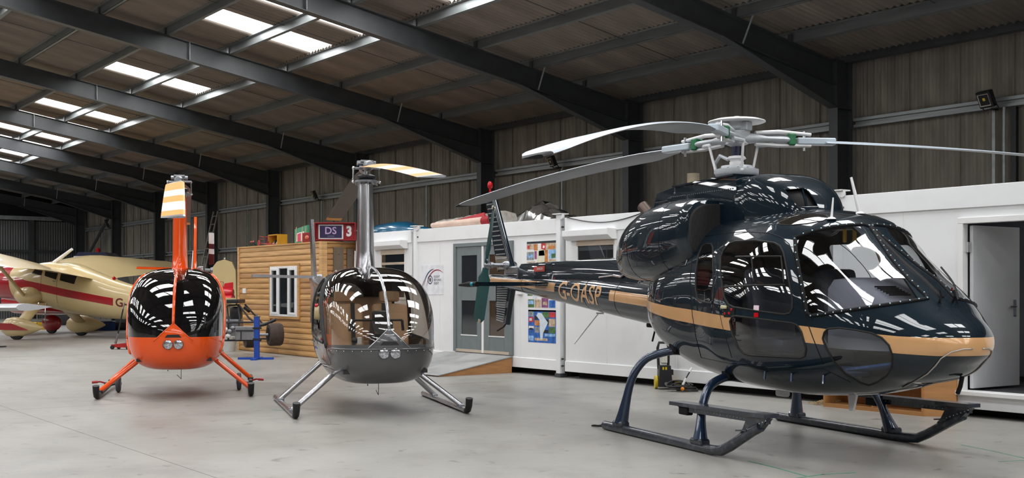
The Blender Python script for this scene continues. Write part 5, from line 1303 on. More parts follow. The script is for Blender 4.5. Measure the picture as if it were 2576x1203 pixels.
b = MB(); b.tube([(-6.93, 0, 3.05), (-6.93, 0, 3.14)], 0.02, 8); b.lathe([(0.03, 3.13), (0.045, 3.16), (0.04, 3.21), (0.015, 3.24)], (-6.93, 0, 0), n=14); b.build('tail_beacon', red_lens, fu)
fl = fin2([(-5.95, 0, 1.62), (-6.20, 0, 0.98), (-6.58, 0, 1.02), (-6.58, 0, 1.60)], 'lower_fin', 0.09)
b = MB(); b.tube([(-6.25, 0, 1.0), (-6.35, 0, 0.93), (-6.62, 0, 0.86)], 0.014, 8); b.build('tail_skid', blackp, fl)
b = MB(); b.lathe([(0.04, 0.10), (0.065, 0.06), (0.075, 0.0), (0.06, -0.10), (0.035, -0.13), (0.033, -0.28), (0.048, -0.29), (0.048, -0.34)], (-6.10, 0, 1.88), 'y', 18); b.bb(-6.2, -5.72, -0.06, 0.06, 1.74, 1.86, 0.02); tg = b.build('tail_gearbox', hubm, BH)
b = MB(); b.lathe([(0.06, -0.34), (0.07, -0.36), (0.05, -0.40), (0.02, -0.43)], (-6.10, 0, 1.88), 'y', 16); b.tube([(-6.10, -0.38, 1.94), (-6.0, -0.42, 1.96)], 0.012, 6).tube([(-6.10, -0.38, 1.82), (-6.2, -0.42, 1.80)], 0.012, 6); b.build('pitch_spider', hubm, tg)
for k, an in enumerate((20, 200)):
    b = MB(); rings = []
    for z, c, th in ((0.05, 0.10, 0.05), (0.14, 0.12, 0.04), (0.22, 0.205, 0.022), (0.86, 0.205, 0.018), (0.93, 0.10, 0.014)):
        tw = math.radians(-46 + 14 * z); rings.append([(c * u * math.cos(tw) - th * v * math.sin(tw), c * u * math.sin(tw) + th * v * math.cos(tw), z) for u, v in ((0.5, 0), (0.25, 0.5), (-0.1, 0.42), (-0.5, 0.05), (-0.5, -0.05), (-0.1, -0.42), (0.25, -0.5))])
    b.loft(rings); b.xform(Matrix.Translation((-6.10, -0.40, 1.88)) @ Matrix.Rotation(math.radians(an), 4, 'Y')); tb_ = b.build('tail_rotor_blade', tealb, BH, 0.7)
    b = MB(); b.box((0, 0, 0.90), (0.12, 0.02, 0.05)); b.xform(Matrix.Translation((-6.10, -0.40, 1.88)) @ Matrix.Rotation(math.radians(an), 4, 'Y')); b.build('blade_tip', mat('tan_tip', (0.42, 0.36, 0.28), 0.5), tb_)
b = MB(); b.tube([(-3.05, -0.05, 1.20), (-3.25, -0.30, 0.80)], 0.007, 6); b.box((-3.03, -0.04, 1.2), (0.12, 0.05, 0.02)); b.build('wire_aerial', cr_, BH)
b = MB(); b.box((-1.75, 0, 1.08), (0.20, 0.07, 0.05), None, 0.01); b.tube([(-1.5, -0.1, 1.08), (-1.55, -0.12, 0.9)], 0.012, 6); b.build('boom_vent', blackp, BH)
# main rotor
b = MB(); b.cyl((0, 0, 2.60), (0, 0, 3.05), 0.055, n=18); b.build('rotor_mast', mat('dark_blue_mast', (0.02, 0.025, 0.05), 0.3, 0.4), BH)
b = MB(); b.lathe([(0.15, 2.62), (0.18, 2.66), (0.22, 2.70), (0.23, 2.72), (0.23, 2.76), (0.17, 2.775), (0.16, 2.80), (0.08, 2.81)], n=30); sw = b.build('swashplate', hubw, BH)
b = MB(); b.lathe([(0.075, 2.80), (0.075, 2.84), (0.068, 2.845), (0.072, 2.86), (0.10, 2.875), (0.085, 2.90), (0.058, 2.905)], n=24); b.build('mast_collar', whitep, sw)
b = MB()
for k in range(12): a = 2 * PI * k / 12; b.cyl((0.2 * math.cos(a), 0.2 * math.sin(a), 2.75), (0.2 * math.cos(a), 0.2 * math.sin(a), 2.772), 0.012, n=6)
struct(b.build('swash_bolts', hubm, sw), 'stuff')
b = MB(); b.tube([(-0.06, -0.06, 2.87), (-0.16, -0.10, 2.92), (-0.26, -0.10, 2.84), (-0.24, -0.10, 2.76)], 0.02, 8); b.build('scissor_link', hubw, sw)
b = MB(); b.lathe([(0.05, 3.00), (0.12, 3.03), (0.10, 3.06), (0.14, 3.12), (0.14, 3.16), (0.06, 3.17), (0.06, 3.22)], n=24); hb = b.build('rotor_hub', hubw, BH)
b = MB(); b.lathe([(0.0, 3.322), (0.03, 3.32), (0.06, 3.305), (0.10, 3.298), (0.24, 3.285), (0.295, 3.268), (0.30, 3.258), (0.28, 3.25), (0.12, 3.255), (0.0, 3.258)], n=40, cap=False); b.build('vibration_damper', whitep, hb)
b = MB(); b.lathe([(0.09, 3.17), (0.11, 3.19), (0.11, 3.255), (0.05, 3.257)], n=20)
for k in range(3):
    a = math.radians(20 + 120 * k); b.box((0.10 * math.cos(a), 0.10 * math.sin(a), 3.205), (0.13, 0.10, 0.09), Matrix.Rotation(a, 3, 'Z'), 0.008)
b.build('damper_housing', hubw, hb)
for an, dr in ((72.8, 0.34), (-47.2, 0.74), (192.8, 0.38)):
    a = math.radians(an); M = Matrix.Rotation(a, 4, 'Z')
    b = MB(); rings = []
    for r_, w_, z_, t_ in ((0.06, 0.10, 3.09, 0.06), (0.22, 0.085, 3.09, 0.045), (0.32, 0.06, 3.088, 0.03), (0.48, 0.075, 3.082, 0.035), (0.58, 0.06, 3.078, 0.035)):
        rings.append([(r_, w_ * math.cos(q), z_ + t_ * math.sin(q)) for q in [2 * PI * k / 14 for k in range(14)]])
    b.loft(rings).xform(M); arm = b.build('hub_arm', hubw, BH, 0.8)
    for dz, nm in ((0.075, 'upper_sleeve'), (-0.07, 'lower_sleeve')):
        b = MB(); b.tube([(0.20, 0, 3.09 + dz * 0.8), (0.45, 0, 3.09 + dz), (0.80, 0, 3.078 + dz * 0.8)], [0.03, 0.032, 0.026], 10, flat=(V3((0, 0, 1)), 0.7)).xform(M); sv = b.build(nm, whitep, arm)
        b = MB(); b.cyl((0.74, 0.02, 3.07 + dz * 1.4), (0.74, 0.02, 3.07), 0.016, n=8).xform(M); b.build('sleeve_bolt', chrome, arm)
    b = MB(); b.box((0.585, 0, 3.082), (0.075, 0.13, 0.125), None, 0.012).xform(M); b.build('elastomer_bearing', greenb, arm)
    b = MB(); b.tube([(0.20, 0.10, 2.74), (0.27, 0.13, 3.03)], 0.014, 8).ball((0.20, 0.10, 2.74), 0.022, 8).ball((0.27, 0.13, 3.03), 0.022, 8).xform(M); b.build('pitch_rod', whitep, BH)
    b = MB(); b.tube([(0.27, 0.13, 3.03), (0.42, 0.06, 3.04)], 0.022, 8).xform(M); b.build('pitch_lever', hubw, arm)
    b = MB(); b.box((0.86, 0.02, 3.068), (0.42, 0.11, 0.075), None, 0.012).xform(M); b.build('blade_cuff', bladeg, arm)
    blade('rotor_blade', BH, 0.95, 5.345, 0.33, dr, [bladeg, bladeu, blackp], [(5.25, 5.4, 2, True)], z=3.07, rot=a, thick=0.10, twist=9, taper=0.55, power=2.0, pitch=2)
# aerials
def mast_(px0, py0, px1, py1, y, r, nm, m=whitep):
    p, q = S.hit(CL, dl(px0, py0)) or at_y(px0, py0, y), None; d = dl(px1, py1); q = CL + d * ((p - CL).length / d.dot((p - CL).normalized())); b = MB(); b.tube([p, q], [r, r * 0.55], 8); b.lathe([(0.045, 0), (0.03, 0.015), (r, 0.02)], p, n=12); return b.build(nm, m, BH)
mast_(2091.6, 551.5, 2096, 497, 0, 0.012, 'roof_aerial')
mast_(2163, 538, 2141, 446, 0.3, 0.02, 'whip_aerial')
for px, py in ((1995, 530), (2034, 527)):
    p = at_y(px, py, -0.05 if px > 2000 else -0.2); b = MB(); b.prism([p + V3((0.09, -0.012, -0.02)), p + V3((-0.09, -0.012, -0.02)), p + V3((-0.05, -0.012, 0.065)), p + V3((0.02, -0.012, 0.065))], (0, 0.024, 0)); b.build('fin_aerial', whitep, BH, None)
b = MB(); b.prism([V3((1.9, -0.012, 0.57)), V3((1.78, -0.012, 0.57)), V3((1.80, -0.012, 0.41)), V3((1.85, -0.012, 0.41))], (0, 0.024, 0)); b.build('belly_fin_aerial', whitep, BH, None)
b = MB(); b.box((1.0, -0.15, 0.52), (0.16, 0.07, 0.09), None, 0.015); b.build('belly_aerial_box', whitep, BH)
b = MB(); b.tube([(3.05, 0.1, 0.80), (3.03, 0.1, 0.72), (3.0, 0.1, 0.66)], 0.018, 8); b.build('pitot_drain', blackp, BH)
# landing gear
r = 0.048
for sg in (1, -1):
    y = sg * 1.12
    b = MB(); b.tube([(-0.82, y, r), (-0.7, y, r), (1.25, y, r), (1.42, y, r + 0.012), (1.56, y, r + 0.07), (1.90, y, r + 0.24), (2.02, y, r + 0.29)], [r, r, r, r, r, r * 0.95, r * 0.9], 14); sk = b.build('skid', skidp, BH, 0.8)
    b = MB(); b.box((0.2, y, 0.01), (1.9, 0.05, 0.02), None, 0.004); b.build('wear_shoe', blackp, sk)
    b = MB(); b.tube([(-0.78, y, 0.05), (-0.95, y, 0.025), (-1.05, y, 0.015)], [0.03, 0.012, 0.010], 8).torus((-1.07, y, 0.015), (0, 0, 1), 0.03, 0.008, 14, 6); b.build('tow_ring', blackp, sk)
    for xa, xb, xm, z0 in ((-0.47, -0.12, -0.30, 0.86), (1.06, 0.86, 0.90, 0.66)):
        pts = [(xb, sg * 0.45, z0 - 0.02), (xb, sg * 0.70, z0 + 0.02), (xm, sg * 0.92, z0 - 0.06), (lerp(xm, xa, 0.45), sg * 1.045, z0 - 0.26), (xa, y - sg * 0.005, 0.10)]
        P_ = []
        for i in range(len(pts) - 1):
            for j in range(5): P_.append(V3(pts[i]).lerp(V3(pts[i + 1]), j / 5))
        P_.append(V3(pts[-1]))
        for _ in range(3): P_ = [P_[0]] + [(P_[i - 1] + P_[i] * 2 + P_[i + 1]) / 4 for i in range(1, len(P_) - 1)] + [P_[-1]]
        b = MB(); b.tube(P_, [0.042] * (len(P_) - 5) + [0.042, 0.045, 0.052, 0.062, 0.075], 14); ct = b.build('cross_tube', tubep, BH, 0.8)
        b = MB(); b.box((xa, y, 0.10), (0.20, 0.11, 0.06), None, 0.015); b.build('tube_saddle', skidp, sk)
        b = MB(); b.box((xb, sg * 0.66, z0 + 0.04), (0.13, 0.12, 0.12), None, 0.02); b.build('tube_clamp', blackp, ct)
    # long boarding step on the front of the skid
    yo = y - sg * 0.01
    b = MB(); b.prism([V3((0.62, yo - 0.075, 0.40)), V3((2.16, yo - 0.075, 0.425)), V3((2.16, yo + 0.075, 0.425)), V3((0.62, yo + 0.075, 0.40))], (0, 0, 0.035)); stp = b.build('boarding_step', skidp, BH, None)
    b = MB(); b.prism([V3((0.66, yo - 0.02, 0.40)), V3((2.12, yo - 0.02, 0.425)), V3((2.12, yo - 0.02, 0.37)), V3((0.80, yo - 0.02, 0.35))], (0, 0.04, 0)); b.build('step_web', skidp, stp, None)
    b = MB(); b.prism([V3((1.84, yo - 0.03, 0.40)), V3((2.14, yo - 0.03, 0.42)), V3((2.02, yo - 0.03, 0.31)), V3((1.72, yo - 0.03, 0.24)), V3((1.78, yo - 0.03, 0.30))], (0, 0.06, 0)); b.build('step_bracket', skidp, stp, None)
    b = MB(); b.box((1.80, yo, 0.285), (0.16, 0.13, 0.012), Matrix.Rotation(-0.1, 3, 'Y')); b.build('gusset_plate', skidp, stp, None)
    rv = MB()
    for k in range(9): rv.ball((lerp(2.12, 1.76, k / 8), yo - 0.032, lerp(0.40, 0.27, k / 8)), 0.006, 6)
    for k in range(26): rv.ball((lerp(0.75, 2.05, k / 25), yo - 0.022, 0.385), 0.0045, 5)
    struct(rv.build('step_rivets', screwm, stp), 'stuff')
    b = MB(); b.box((0.80, yo, 0.36), (0.16, 0.07, 0.08), None, 0.01); b.build('step_clamp', blackp, stp)
# ------------------------------------------------------------------ cream high-wing aeroplane at the far left
cream = mat('cream_dope', (0.58, 0.45, 0.23), 0.32, 0, 0.04, 2, coat=0.5)
redd = mat('red_gloss', (0.34, 0.006, 0.012), 0.3, 0, 0.1, 3, coat=0.8)
maroon = mat('maroon_line', (0.13, 0.012, 0.015), 0.4)
winm = mat('dark_cabin_window', (0.012, 0.010, 0.010), 0.12)
PW = (cam2w(-14.9, 34.8) + cam2w(-14.09, 37.83)) / 2
pf = Vector((-0.966, 0.26)); pang = math.atan2(*reversed(cam2w(*pf).xy))
PL = thing('vintage_aeroplane', 'cream high-wing vintage aeroplane with red stripe, nose off to the side', 'aeroplane', PW, pang)
TP_ = [(-6.5, 1.02, 0.72, 0.03, 0.9, 2, 2), (-5.6, 1.20, 0.68, 0.10, 0.92, 2.2, 2.2), (-4.0, 1.42, 0.62, 0.24, 1.02, 2.3, 2.3), (-2.6, 1.74, 0.60, 0.40, 1.12, 2.5, 2.4), (-1.5, 2.12, 0.68, 0.52, 1.25, 2.8, 2.5), (-0.8, 2.34, 0.78, 0.58, 1.36, 3, 2.5),
       (0.0, 2.38, 0.94, 0.60, 1.5, 3, 2.4), (0.5, 2.32, 1.04, 0.60, 1.62, 2.6, 2.3), (0.95, 2.26, 1.13, 0.585, 1.68, 2.2, 2.2), (1.4, 2.27, 1.16, 0.57, 1.72, 2, 2), (1.75, 2.24, 1.22, 0.52, 1.73, 2, 2), (1.88, 2.14, 1.32, 0.42, 1.73, 2, 2)]
F_ = Shell(TP_, 60, 48)
F_.cut(2, [(V3((0.92, 0, 0)), V3((-1, 0, 0.12)).normalized())], 0)
stl = [(0.93, 1.93, 1.60), (0.5, 1.80, 1.55), (0.0, 1.71, 1.47), (-1.0, 1.51, 1.27), (-2.0, 1.33, 1.10), (-2.48, 1.25, 1.02)]
for sg in (1, -1):
    for (xa, ta, ba), (xb, tb2, bb_) in zip(stl, stl[1:]):
        F_.cut(3, prism_planes([V3((xa, 0, ba)), V3((xb, 0, bb_)), V3((xb, 0, tb2)), V3((xa, 0, ta))], V3((0, 1, 0))), 0, lambda f: f.calc_center_median().y * sg > 0)
    for k, q in enumerate(([(0.32, 2.02), (0.22, 2.18), (-0.06, 2.16), (-0.06, 1.95)], [(-0.16, 1.94), (-0.16, 2.13), (-0.62, 2.07), (-0.58, 1.82)], [(-0.70, 1.80), (-0.72, 2.04), (-1.26, 1.96), (-1.20, 1.68)])):
        F_.side(4, rounded(q, 0.03), sg)
F_.part({0}, 'fuselage', cream, PL); F_.part({2}, 'engine_cowling', redd, PL); F_.part({3}, 'red_stripe', redd, PL); F_.pair({4}, 'cabin_window', winm, PL)
b = MB()
for x in (1.86, 1.9): b.lathe([(0.40, x), (0.30, x + 0.02), (0.12, x + 0.1)], (0, 0, 1.73), 'x', 20)
b.build('engine_front', rubber, PL)
b = MB(); b.lathe([(0.10, 1.95), (0.09, 2.1), (0.02, 2.25)], (0, 0, 1.73), 'x', 14); sp_ = b.build('spinner', chrome, PL)
for k in range(2):
    b = MB(); b.box((2.05, 0, 1.73 + (0.65 if k else -0.65)), (0.05, 0.16, 1.1), Matrix.Rotation(0.3, 3, 'Z'), 0.02); b.build('propeller_blade', hubm, sp_)
for k, x in enumerate((-0.1, -0.66)):
    b = MB(); q = [F_.hit((x + 0.05 - t * 0.0, 3, 2.2 - 1.3 * t), (0, -1, 0)) for t in [i / 12 for i in range(13)]]; b.tube([p for p in q if p], 0.006, 5); b.build('door_seam', maroon, PL)
b = MB(); b.box((-0.52, 0.60, 1.78), (0.10, 0.03, 0.03), None, 0.008); b.build('door_handle', chrome, PL)
# registration letter on the near side, the rest stands behind the orange helicopter
for sg in (1, -1):
    o = text_mesh('G-', 0.36, maroon, 'registration', PL, Matrix.Identity(4), 0.0, 'LEFT', 0.006)
    for v in o.data.vertices:
        x = (-2.55 - v.co.x) if sg > 0 else (-2.9 + v.co.x); z = 1.12 + v.co.y + 0.1 * (x + 2.55); h = F_.hit((x, sg * 3, z), (0, -sg, 0)); v.co = h + F_.normal_at(h) * 0.006 if h else V3((x, sg * 0.45, z))
# gull wings
for sg in (1, -1):
    b = MB(); rings = []
    for y, xl, ch, z, th in ((0.40, 0.75, 2.50, 2.32, 0.17), (1.2, 0.80, 2.60, 2.42, 0.24), (2.4, 0.82, 2.80, 2.56, 0.32), (2.9, 0.80, 2.75, 2.60, 0.32), (4.5, 0.60, 2.20, 2.58, 0.24), (5.8, 0.35, 1.50, 2.56, 0.14), (6.3, 0.0, 0.8, 2.56, 0.06)):
        ring = []
        for u, v in ((0, 0), (0.05, 0.35), (0.2, 0.58), (0.45, 0.52), (0.75, 0.26), (1.0, 0.0), (0.75, -0.16), (0.4, -0.36), (0.12, -0.36)): ring.append((xl - ch * u, sg * y, z - 0.19 * ch * u + v * th))
        rings.append(ring)
    b.loft(rings); wg = b.build('wing', cream, PL, 0.7)
    b = MB(); b.tube([(-1.35, sg * 1.3, 2.05), (-1.42, sg * 2.5, 2.18), (-1.25, sg * 3.6, 2.24)], 0.012, 5); b.build('flap_gap', maroon, wg)
    b = MB(); b.tube([(0.45, sg * 0.60, 1.22), (0.25, sg * 2.4, 2.46)], 0.06, 10, flat=(V3((0, 1, 0)), 0.6)); b.build('wing_strut', cream, PL)
    b = MB(); b.ball((0.42, sg * 0.55, 1.32), 0.34, 16, (1.5, 0.75, 0.85)); b.build('strut_fairing', cream, PL, 0.8)
    b = MB(); b.loft([[(xc + c * math.cos(a), y_ + 0.10 * math.sin(a), z_) for a in [2 * PI * k / 16 for k in range(16)]] for xc, c, y_, z_ in ((0.1, 0.30, sg * 0.55, 1.10), (0.05, 0.24, sg * 1.05, 0.75), (0.0, 0.20, sg * 1.50, 0.42))]); lg = b.build('gear_leg', cream, PL, 0.8)
    b = MB(); rings = []
    for x, r_ in ((0.62, 0.03), (0.56, 0.14), (0.40, 0.25), (0.15, 0.30), (-0.15, 0.27), (-0.45, 0.18), (-0.75, 0.07), (-0.85, 0.02)): rings.append([(x, sg * 1.57 + 0.6 * r_ * math.cos(a), 0.38 - 0.06 * (0.3 - r_) + r_ * math.sin(a) * 1.05) for a in [2 * PI * k / 18 for k in range(18)]])
    b.loft(rings); spt = b.build('wheel_spat', cream, lg, 0.8)
    b = MB(); b.prism([V3((0.5, sg * 1.755, 0.50)), V3((0.1, sg * 1.76, 0.50)), V3((-0.5, sg * 1.74, 0.30)), V3((0.5, sg * 1.755, 0.30))], (0, sg * 0.01, 0)); b.build('spat_flash', redd, lg)
    b = MB(); b.lathe([(0.16, -0.08), (0.24, -0.06), (0.24, 0.06), (0.16, 0.08)], (0.05, sg * 1.57, 0.24), 'y', 22); b.build('wheel', rubber, lg)
    b = MB(); b.prism([V3((-5.6, sg * 0.05, 1.10)), V3((-6.3, sg * 0.05, 1.04)), V3((-6.3, sg * 1.5, 1.10)), V3((-5.9, sg * 1.5, 1.12))], (0, 0, 0.05)); b.build('tailplane', cream, PL)
b = MB(); fp = [(-5.35, 1.16), (-5.55, 1.75), (-5.62, 2.15), (-5.80, 2.36), (-6.05, 2.42), (-6.30, 2.34), (-6.42, 2.10), (-6.45, 1.2), (-6.35, 0.75), (-6.2, 0.72)]
b.prism([V3((x, -0.03, z)) for x, z in fp], (0, 0.06, 0)); fn = b.build('tail_fin', cream, PL, 0.5, 0.015)
b = MB(); b.tube([(-5.62, 0.034, 1.78), (-6.02, 0.034, 1.74), (-5.98, 0.034, 1.3)], 0.008, 5); b.build('rudder_gap', maroon, fn); b = MB(); b.ball((-6.05, 0, 2.45), 0.03, 8); b.build('tail_lamp', whitep, fn)
b = MB(); b.tube([(-0.2, 0.15, 2.36), (-0.85, 0.15, 2.78)], [0.07, 0.045], 8); b.build('roof_aerial', whitep, PL)
b = MB(); b.lathe([(0.05, 0), (0.05, 0.07), (0.02, 0.1)], (-2.3, 0.1, 1.82), n=12); b.build('beacon', red_lens, PL)
b = MB(); b.lathe([(0.12, -0.05), (0.13, 0), (0.12, 0.05)], (-6.1, 0, 0.13), 'y', 18); tw2 = b.build('tail_wheel', rubber, PL); b = MB(); b.tube([(-6.1, 0, 0.14), (-5.95, 0, 0.72)], 0.03, 8); b.build('tail_leg', cream, tw2)
# boarding step hung on the near side
b = MB(); yb = 0.66
b.tube([(-0.05, 0.55, 1.05), (-0.02, yb, 1.10), (0.0, yb + 0.05, 0.95), (0.0, yb + 0.06, 0.42), (-0.30, yb + 0.06, 0.42), (-0.30, yb + 0.05, 0.95), (-0.28, yb, 1.10), (-0.25, 0.55, 1.05)], 0.016, 8).tube([(0, yb + 0.06, 0.78), (-0.30, yb + 0.06, 0.78)], 0.014, 8); b.build('boarding_step', chrome, PL)
# red aeroplane parked behind it
RP = cam2w(-15.6, 40.5)
RA = thing('red_aeroplane', 'dark red low aeroplane mostly hidden behind the cream one', 'aeroplane', RP, pang)
b = MB(); rings = []
for x, r_, z in ((2.6, 0.25, 1.1), (2.2, 0.42, 1.1), (1.0, 0.50, 1.12), (-0.6, 0.46, 1.12), (-2.5, 0.28, 1.05), (-4.0, 0.10, 1.0)): rings.append([(x, 0.8 * r_ * math.cos(a), z + r_ * math.sin(a)) for a in [2 * PI * k / 20 for k in range(20)]])
b.loft(rings); b.build('fuselage', redd, RA, 0.8)
for sg in (1, -1):
    b = MB(); b.prism([V3((0.9, sg * 0.3, 0.72)), V3((-0.5, sg * 0.3, 0.72)), V3((-0.3, sg * 3.2, 0.90)), V3((0.7, sg * 3.2, 0.90))], (0, 0, 0.10)); b.build('wing', redd, RA, 0.5, 0.03)
    b = MB(); b.ball((0.1, sg * 0.75, 0.36), 0.32, 14, (1.2, 0.5, 0.9)); spt = b.build('wheel_spat', redd, RA, 0.8); b = MB(); b.lathe([(0.15, -0.06), (0.2, -0.05), (0.2, 0.05), (0.15, 0.06)], (0.1, sg * 0.75, 0.2), 'y', 18); b.build('wheel', rubber, spt)
b = MB(); b.prism([V3((-3.4, -0.03, 1.05)), V3((-4.1, -0.03, 1.05)), V3((-4.2, -0.03, 1.75)), V3((-3.9, -0.03, 1.75))], (0, 0.06, 0)); b.build('tail_fin', redd, RA)
# white wing tip reaching in from the left
p0 = cam2w(-14.6, 31.0); WT = thing('aeroplane_wing', 'white wing tip poking in low in front of cream aeroplane spat', 'wing', cam2w(-16.0, 31.2), pang)
b = MB(); rings = []
for y, xl, c, z, th in ((-0.25, 0.0, 0.10, 1.02, 0.01), (-0.15, 0.28, 0.55, 1.02, 0.10), (0.3, 0.62, 1.2, 1.02, 0.16), (3.6, 0.75, 1.45, 1.05, 0.19)):
    rings.append([(xl - c * u, y, z + v * th) for u, v in ((0, 0), (0.08, 0.4), (0.3, 0.55), (0.7, 0.25), (1, 0), (0.7, -0.3), (0.3, -0.5), (0.08, -0.35))])
b.loft(rings); 
b.xform(Matrix.Rotation(PI * 0.5, 4, 'Z')); wm = b.build('wing_panel', mat('silver_white_dope', (0.62, 0.63, 0.66), 0.3, 0, 0.05, 2, coat=0.5), WT, 0.8)
b = MB(); b.cyl((-2.6, 0.3, 0), (-2.6, 0.3, 1.0), 0.04, n=10); b.box((-2.6, 0.3, 0.015), (0.4, 0.4, 0.03)); b.build('wing_trestle', steel, WT)
# stored things on the floor beyond the aeroplanes
def small_box(px, py, Y, d, m, lb, cat, nm, rz=0.3):
    q = cam2w((px - CX) / FPX * Y, Y); t = thing(nm, lb, cat, q, rz)
    b = MB(); b.box((0, 0, d[2] / 2), d, None, 0.01); b.build('body', m, t, None); b = MB(); b.box((0, 0, d[2] + 0.01), (d[0] * 0.98, d[1] * 0.5, 0.02)); b.build('lid_strip', rubber, t, None); return t
card = mat('cardboard', (0.32, 0.20, 0.11), 0.8, 0, 0.15, 5)
small_box(222, 800, 42.5, (0.55, 0.4, 0.42), card, 'brown cardboard box on the floor under the cream fuselage', 'box', 'cardboard_box')
small_box(258, 805, 43.0, (0.9, 0.5, 0.32), blu, 'blue plastic crate on the floor under the cream fuselage', 'crate', 'plastic_crate')
small_box(100, 805, 44.0, (0.7, 0.5, 0.28), mat('yellow_plastic', (0.6, 0.36, 0.01), 0.4), 'yellow crate on the floor behind the aeroplane leg', 'crate', 'plastic_crate', 0.1)
q = cam2w((300 - CX) / FPX * 43.5, 43.5); t = thing('spare_tyre', 'black tyre lying flat on the floor under the cream fuselage', 'tyre', q)
b = MB(); b.torus((0, 0, 0.14), (0, 0, 1), 0.34, 0.14, 26, 10); b.build('tyre_casing', rubber, t); b = MB(); b.lathe([(0.22, 0.06), (0.22, 0.2)], n=20); b.build('rim', hubm, t)
# white and blue vehicle with a red beacon beyond
q = cam2w((247 - CX) / FPX * 50, 50); VH = thing('utility_vehicle', 'white and dark blue vehicle with red beacon behind the cream wing', 'vehicle', q, pang + 0.3)
wv = mat('vehicle_white', (0.62, 0.65, 0.70), 0.3, 0, 0.04, 2, coat=0.6); nv = mat('vehicle_navy', (0.012, 0.016, 0.05), 0.3, coat=0.6)
b = MB(); pr = [(-2.1, 0.5), (-2.1, 1.5), (-1.2, 1.6), (-0.75, 2.95), (0.75, 2.95), (1.15, 2.2), (2.1, 2.0), (2.1, 0.5)]; b.prism([V3((x, -0.85, z)) for x, z in pr], (0, 1.7, 0)); b.build('body', wv, VH, 0.5, 0.08)
b = MB(); b.prism([V3((x, -0.8, z)) for x, z in ((-0.7, 2.96), (-0.5, 3.12), (0.6, 3.12), (0.72, 2.96))], (0, 1.6, 0)); b.build('roof_pod', nv, VH, 0.5, 0.03)
b = MB(); b.prism([V3((x, -0.862, z)) for x, z in ((-1.15, 1.7), (-0.75, 2.8), (-0.1, 2.8), (-0.1, 1.7))], (0, 1.724, 0)); b.build('side_window', winm, VH, None)
b = MB(); b.lathe([(0.09, 3.12), (0.10, 3.25), (0.04, 3.32)], n=14); b.build('red_beacon', red_lens, VH)
for x in (-1.3, 1.3):
    for sg in (1, -1): b = MB(); b.lathe([(0.2, -0.11), (0.34, -0.09), (0.34, 0.09), (0.2, 0.11)], (x, sg * 0.78, 0.34), 'y', 20); b.build('wheel', rubber, VH)
# trolley jack
q = on_z(308, 879); JK = thing('trolley_jack', 'red trolley jack with long black upright handle beside the orange helicopter', 'jack', q, pang)
b = MB(); b.prism([V3((-0.3, -0.12, 0.05)), V3((0.25, -0.12, 0.05)), V3((0.25, -0.12, 0.12)), V3((-0.2, -0.12, 0.17))], (0, 0.24, 0)); b.build('jack_frame', redp, JK, None, 0.01)
for x in (-0.25, 0.2):
    for y in (-0.14, 0.14): b = MB(); b.cyl((x, y - 0.02, 0.05), (x, y + 0.02, 0.05), 0.05, n=14); b.build('castor', rubber, JK)
b = MB(); b.tube([(0.2, 0, 0.14), (0.13, 0, 0.40)], 0.03, 8); b.build('handle_socket', hubm, JK); b = MB(); b.tube([(0.13, 0, 0.38), (-0.02, 0, 1.02)], 0.018, 8); hnd = b.build('jack_handle', rubber, JK); b = MB(); b.tube([(-0.02, 0, 1.0), (-0.06, 0, 1.18)], 0.014, 8); b.build('handle_grip', hubm, hnd)
b = MB(); b.cyl((-0.15, 0, 0.17), (-0.15, 0, 0.22), 0.05, n=14); b.build('lift_saddle', hubm, JK)

# ------------------------------------------------------------------ stripped buggy on a blue stand
blue_st = mat('blue_stand_paint', (0.012, 0.06, 0.34), 0.45, 0, 0.12, 5)
brown_t = mat('brown_scuffed_tyre', (0.055, 0.036, 0.028), 0.8, 0, 0.2, 12); alu = mat('dull_aluminium', (0.24, 0.24, 0.25), 0.45, 0.6, 0.15, 10)
blacks = mat('black_tube_frame', (0.014, 0.014, 0.015), 0.45)
q = cam2w((646 - CX) / FPX * 24.9, 24.9); bang = A - PI / 2 + PI / 2 + 0.0
rz = PI / 2 - A                                                    # local x to the camera's right, y away from it
SD = thing('support_stand', 'blue steel support stand carrying the stripped racing buggy', 'stand', q, rz)
b = MB(); b.bb(-0.055, 0.055, -0.05, 0.05, 0.03, 0.93); b.build('column', blue_st, SD, None, 0.006); b = MB(); b.bb(-0.40, 0.36, -0.05, 0.05, 0.0, 0.045).bb(-0.06, 0.06, -0.35, 0.35, 0.0, 0.04); b.build('foot_bars', blue_st, SD, None)
for z in (0.42, 0.66): b = MB(); b.bb(-0.075, 0.09, -0.065, 0.065, z, z + 0.035); b.build('clamp_band', rubber, SD, None)
b = MB(); b.cyl((0, 0, 0.93), (0, 0, 0.98), 0.02, n=10).box((0, 0, 0.93), (0.14, 0.12, 0.015)); b.build('top_pin', hubm, SD)
BG = thing('racing_buggy', 'stripped black tube-framed racing buggy with fat scuffed tyre beside the shed', 'buggy', cam2w((610 - CX) / FPX * 25.7, 25.7), rz)
X_ = lambda px: (px - 610) * 25.7 / FPX
Z_ = lambda py: EYE + (HZ - py) * 25.7 / FPX
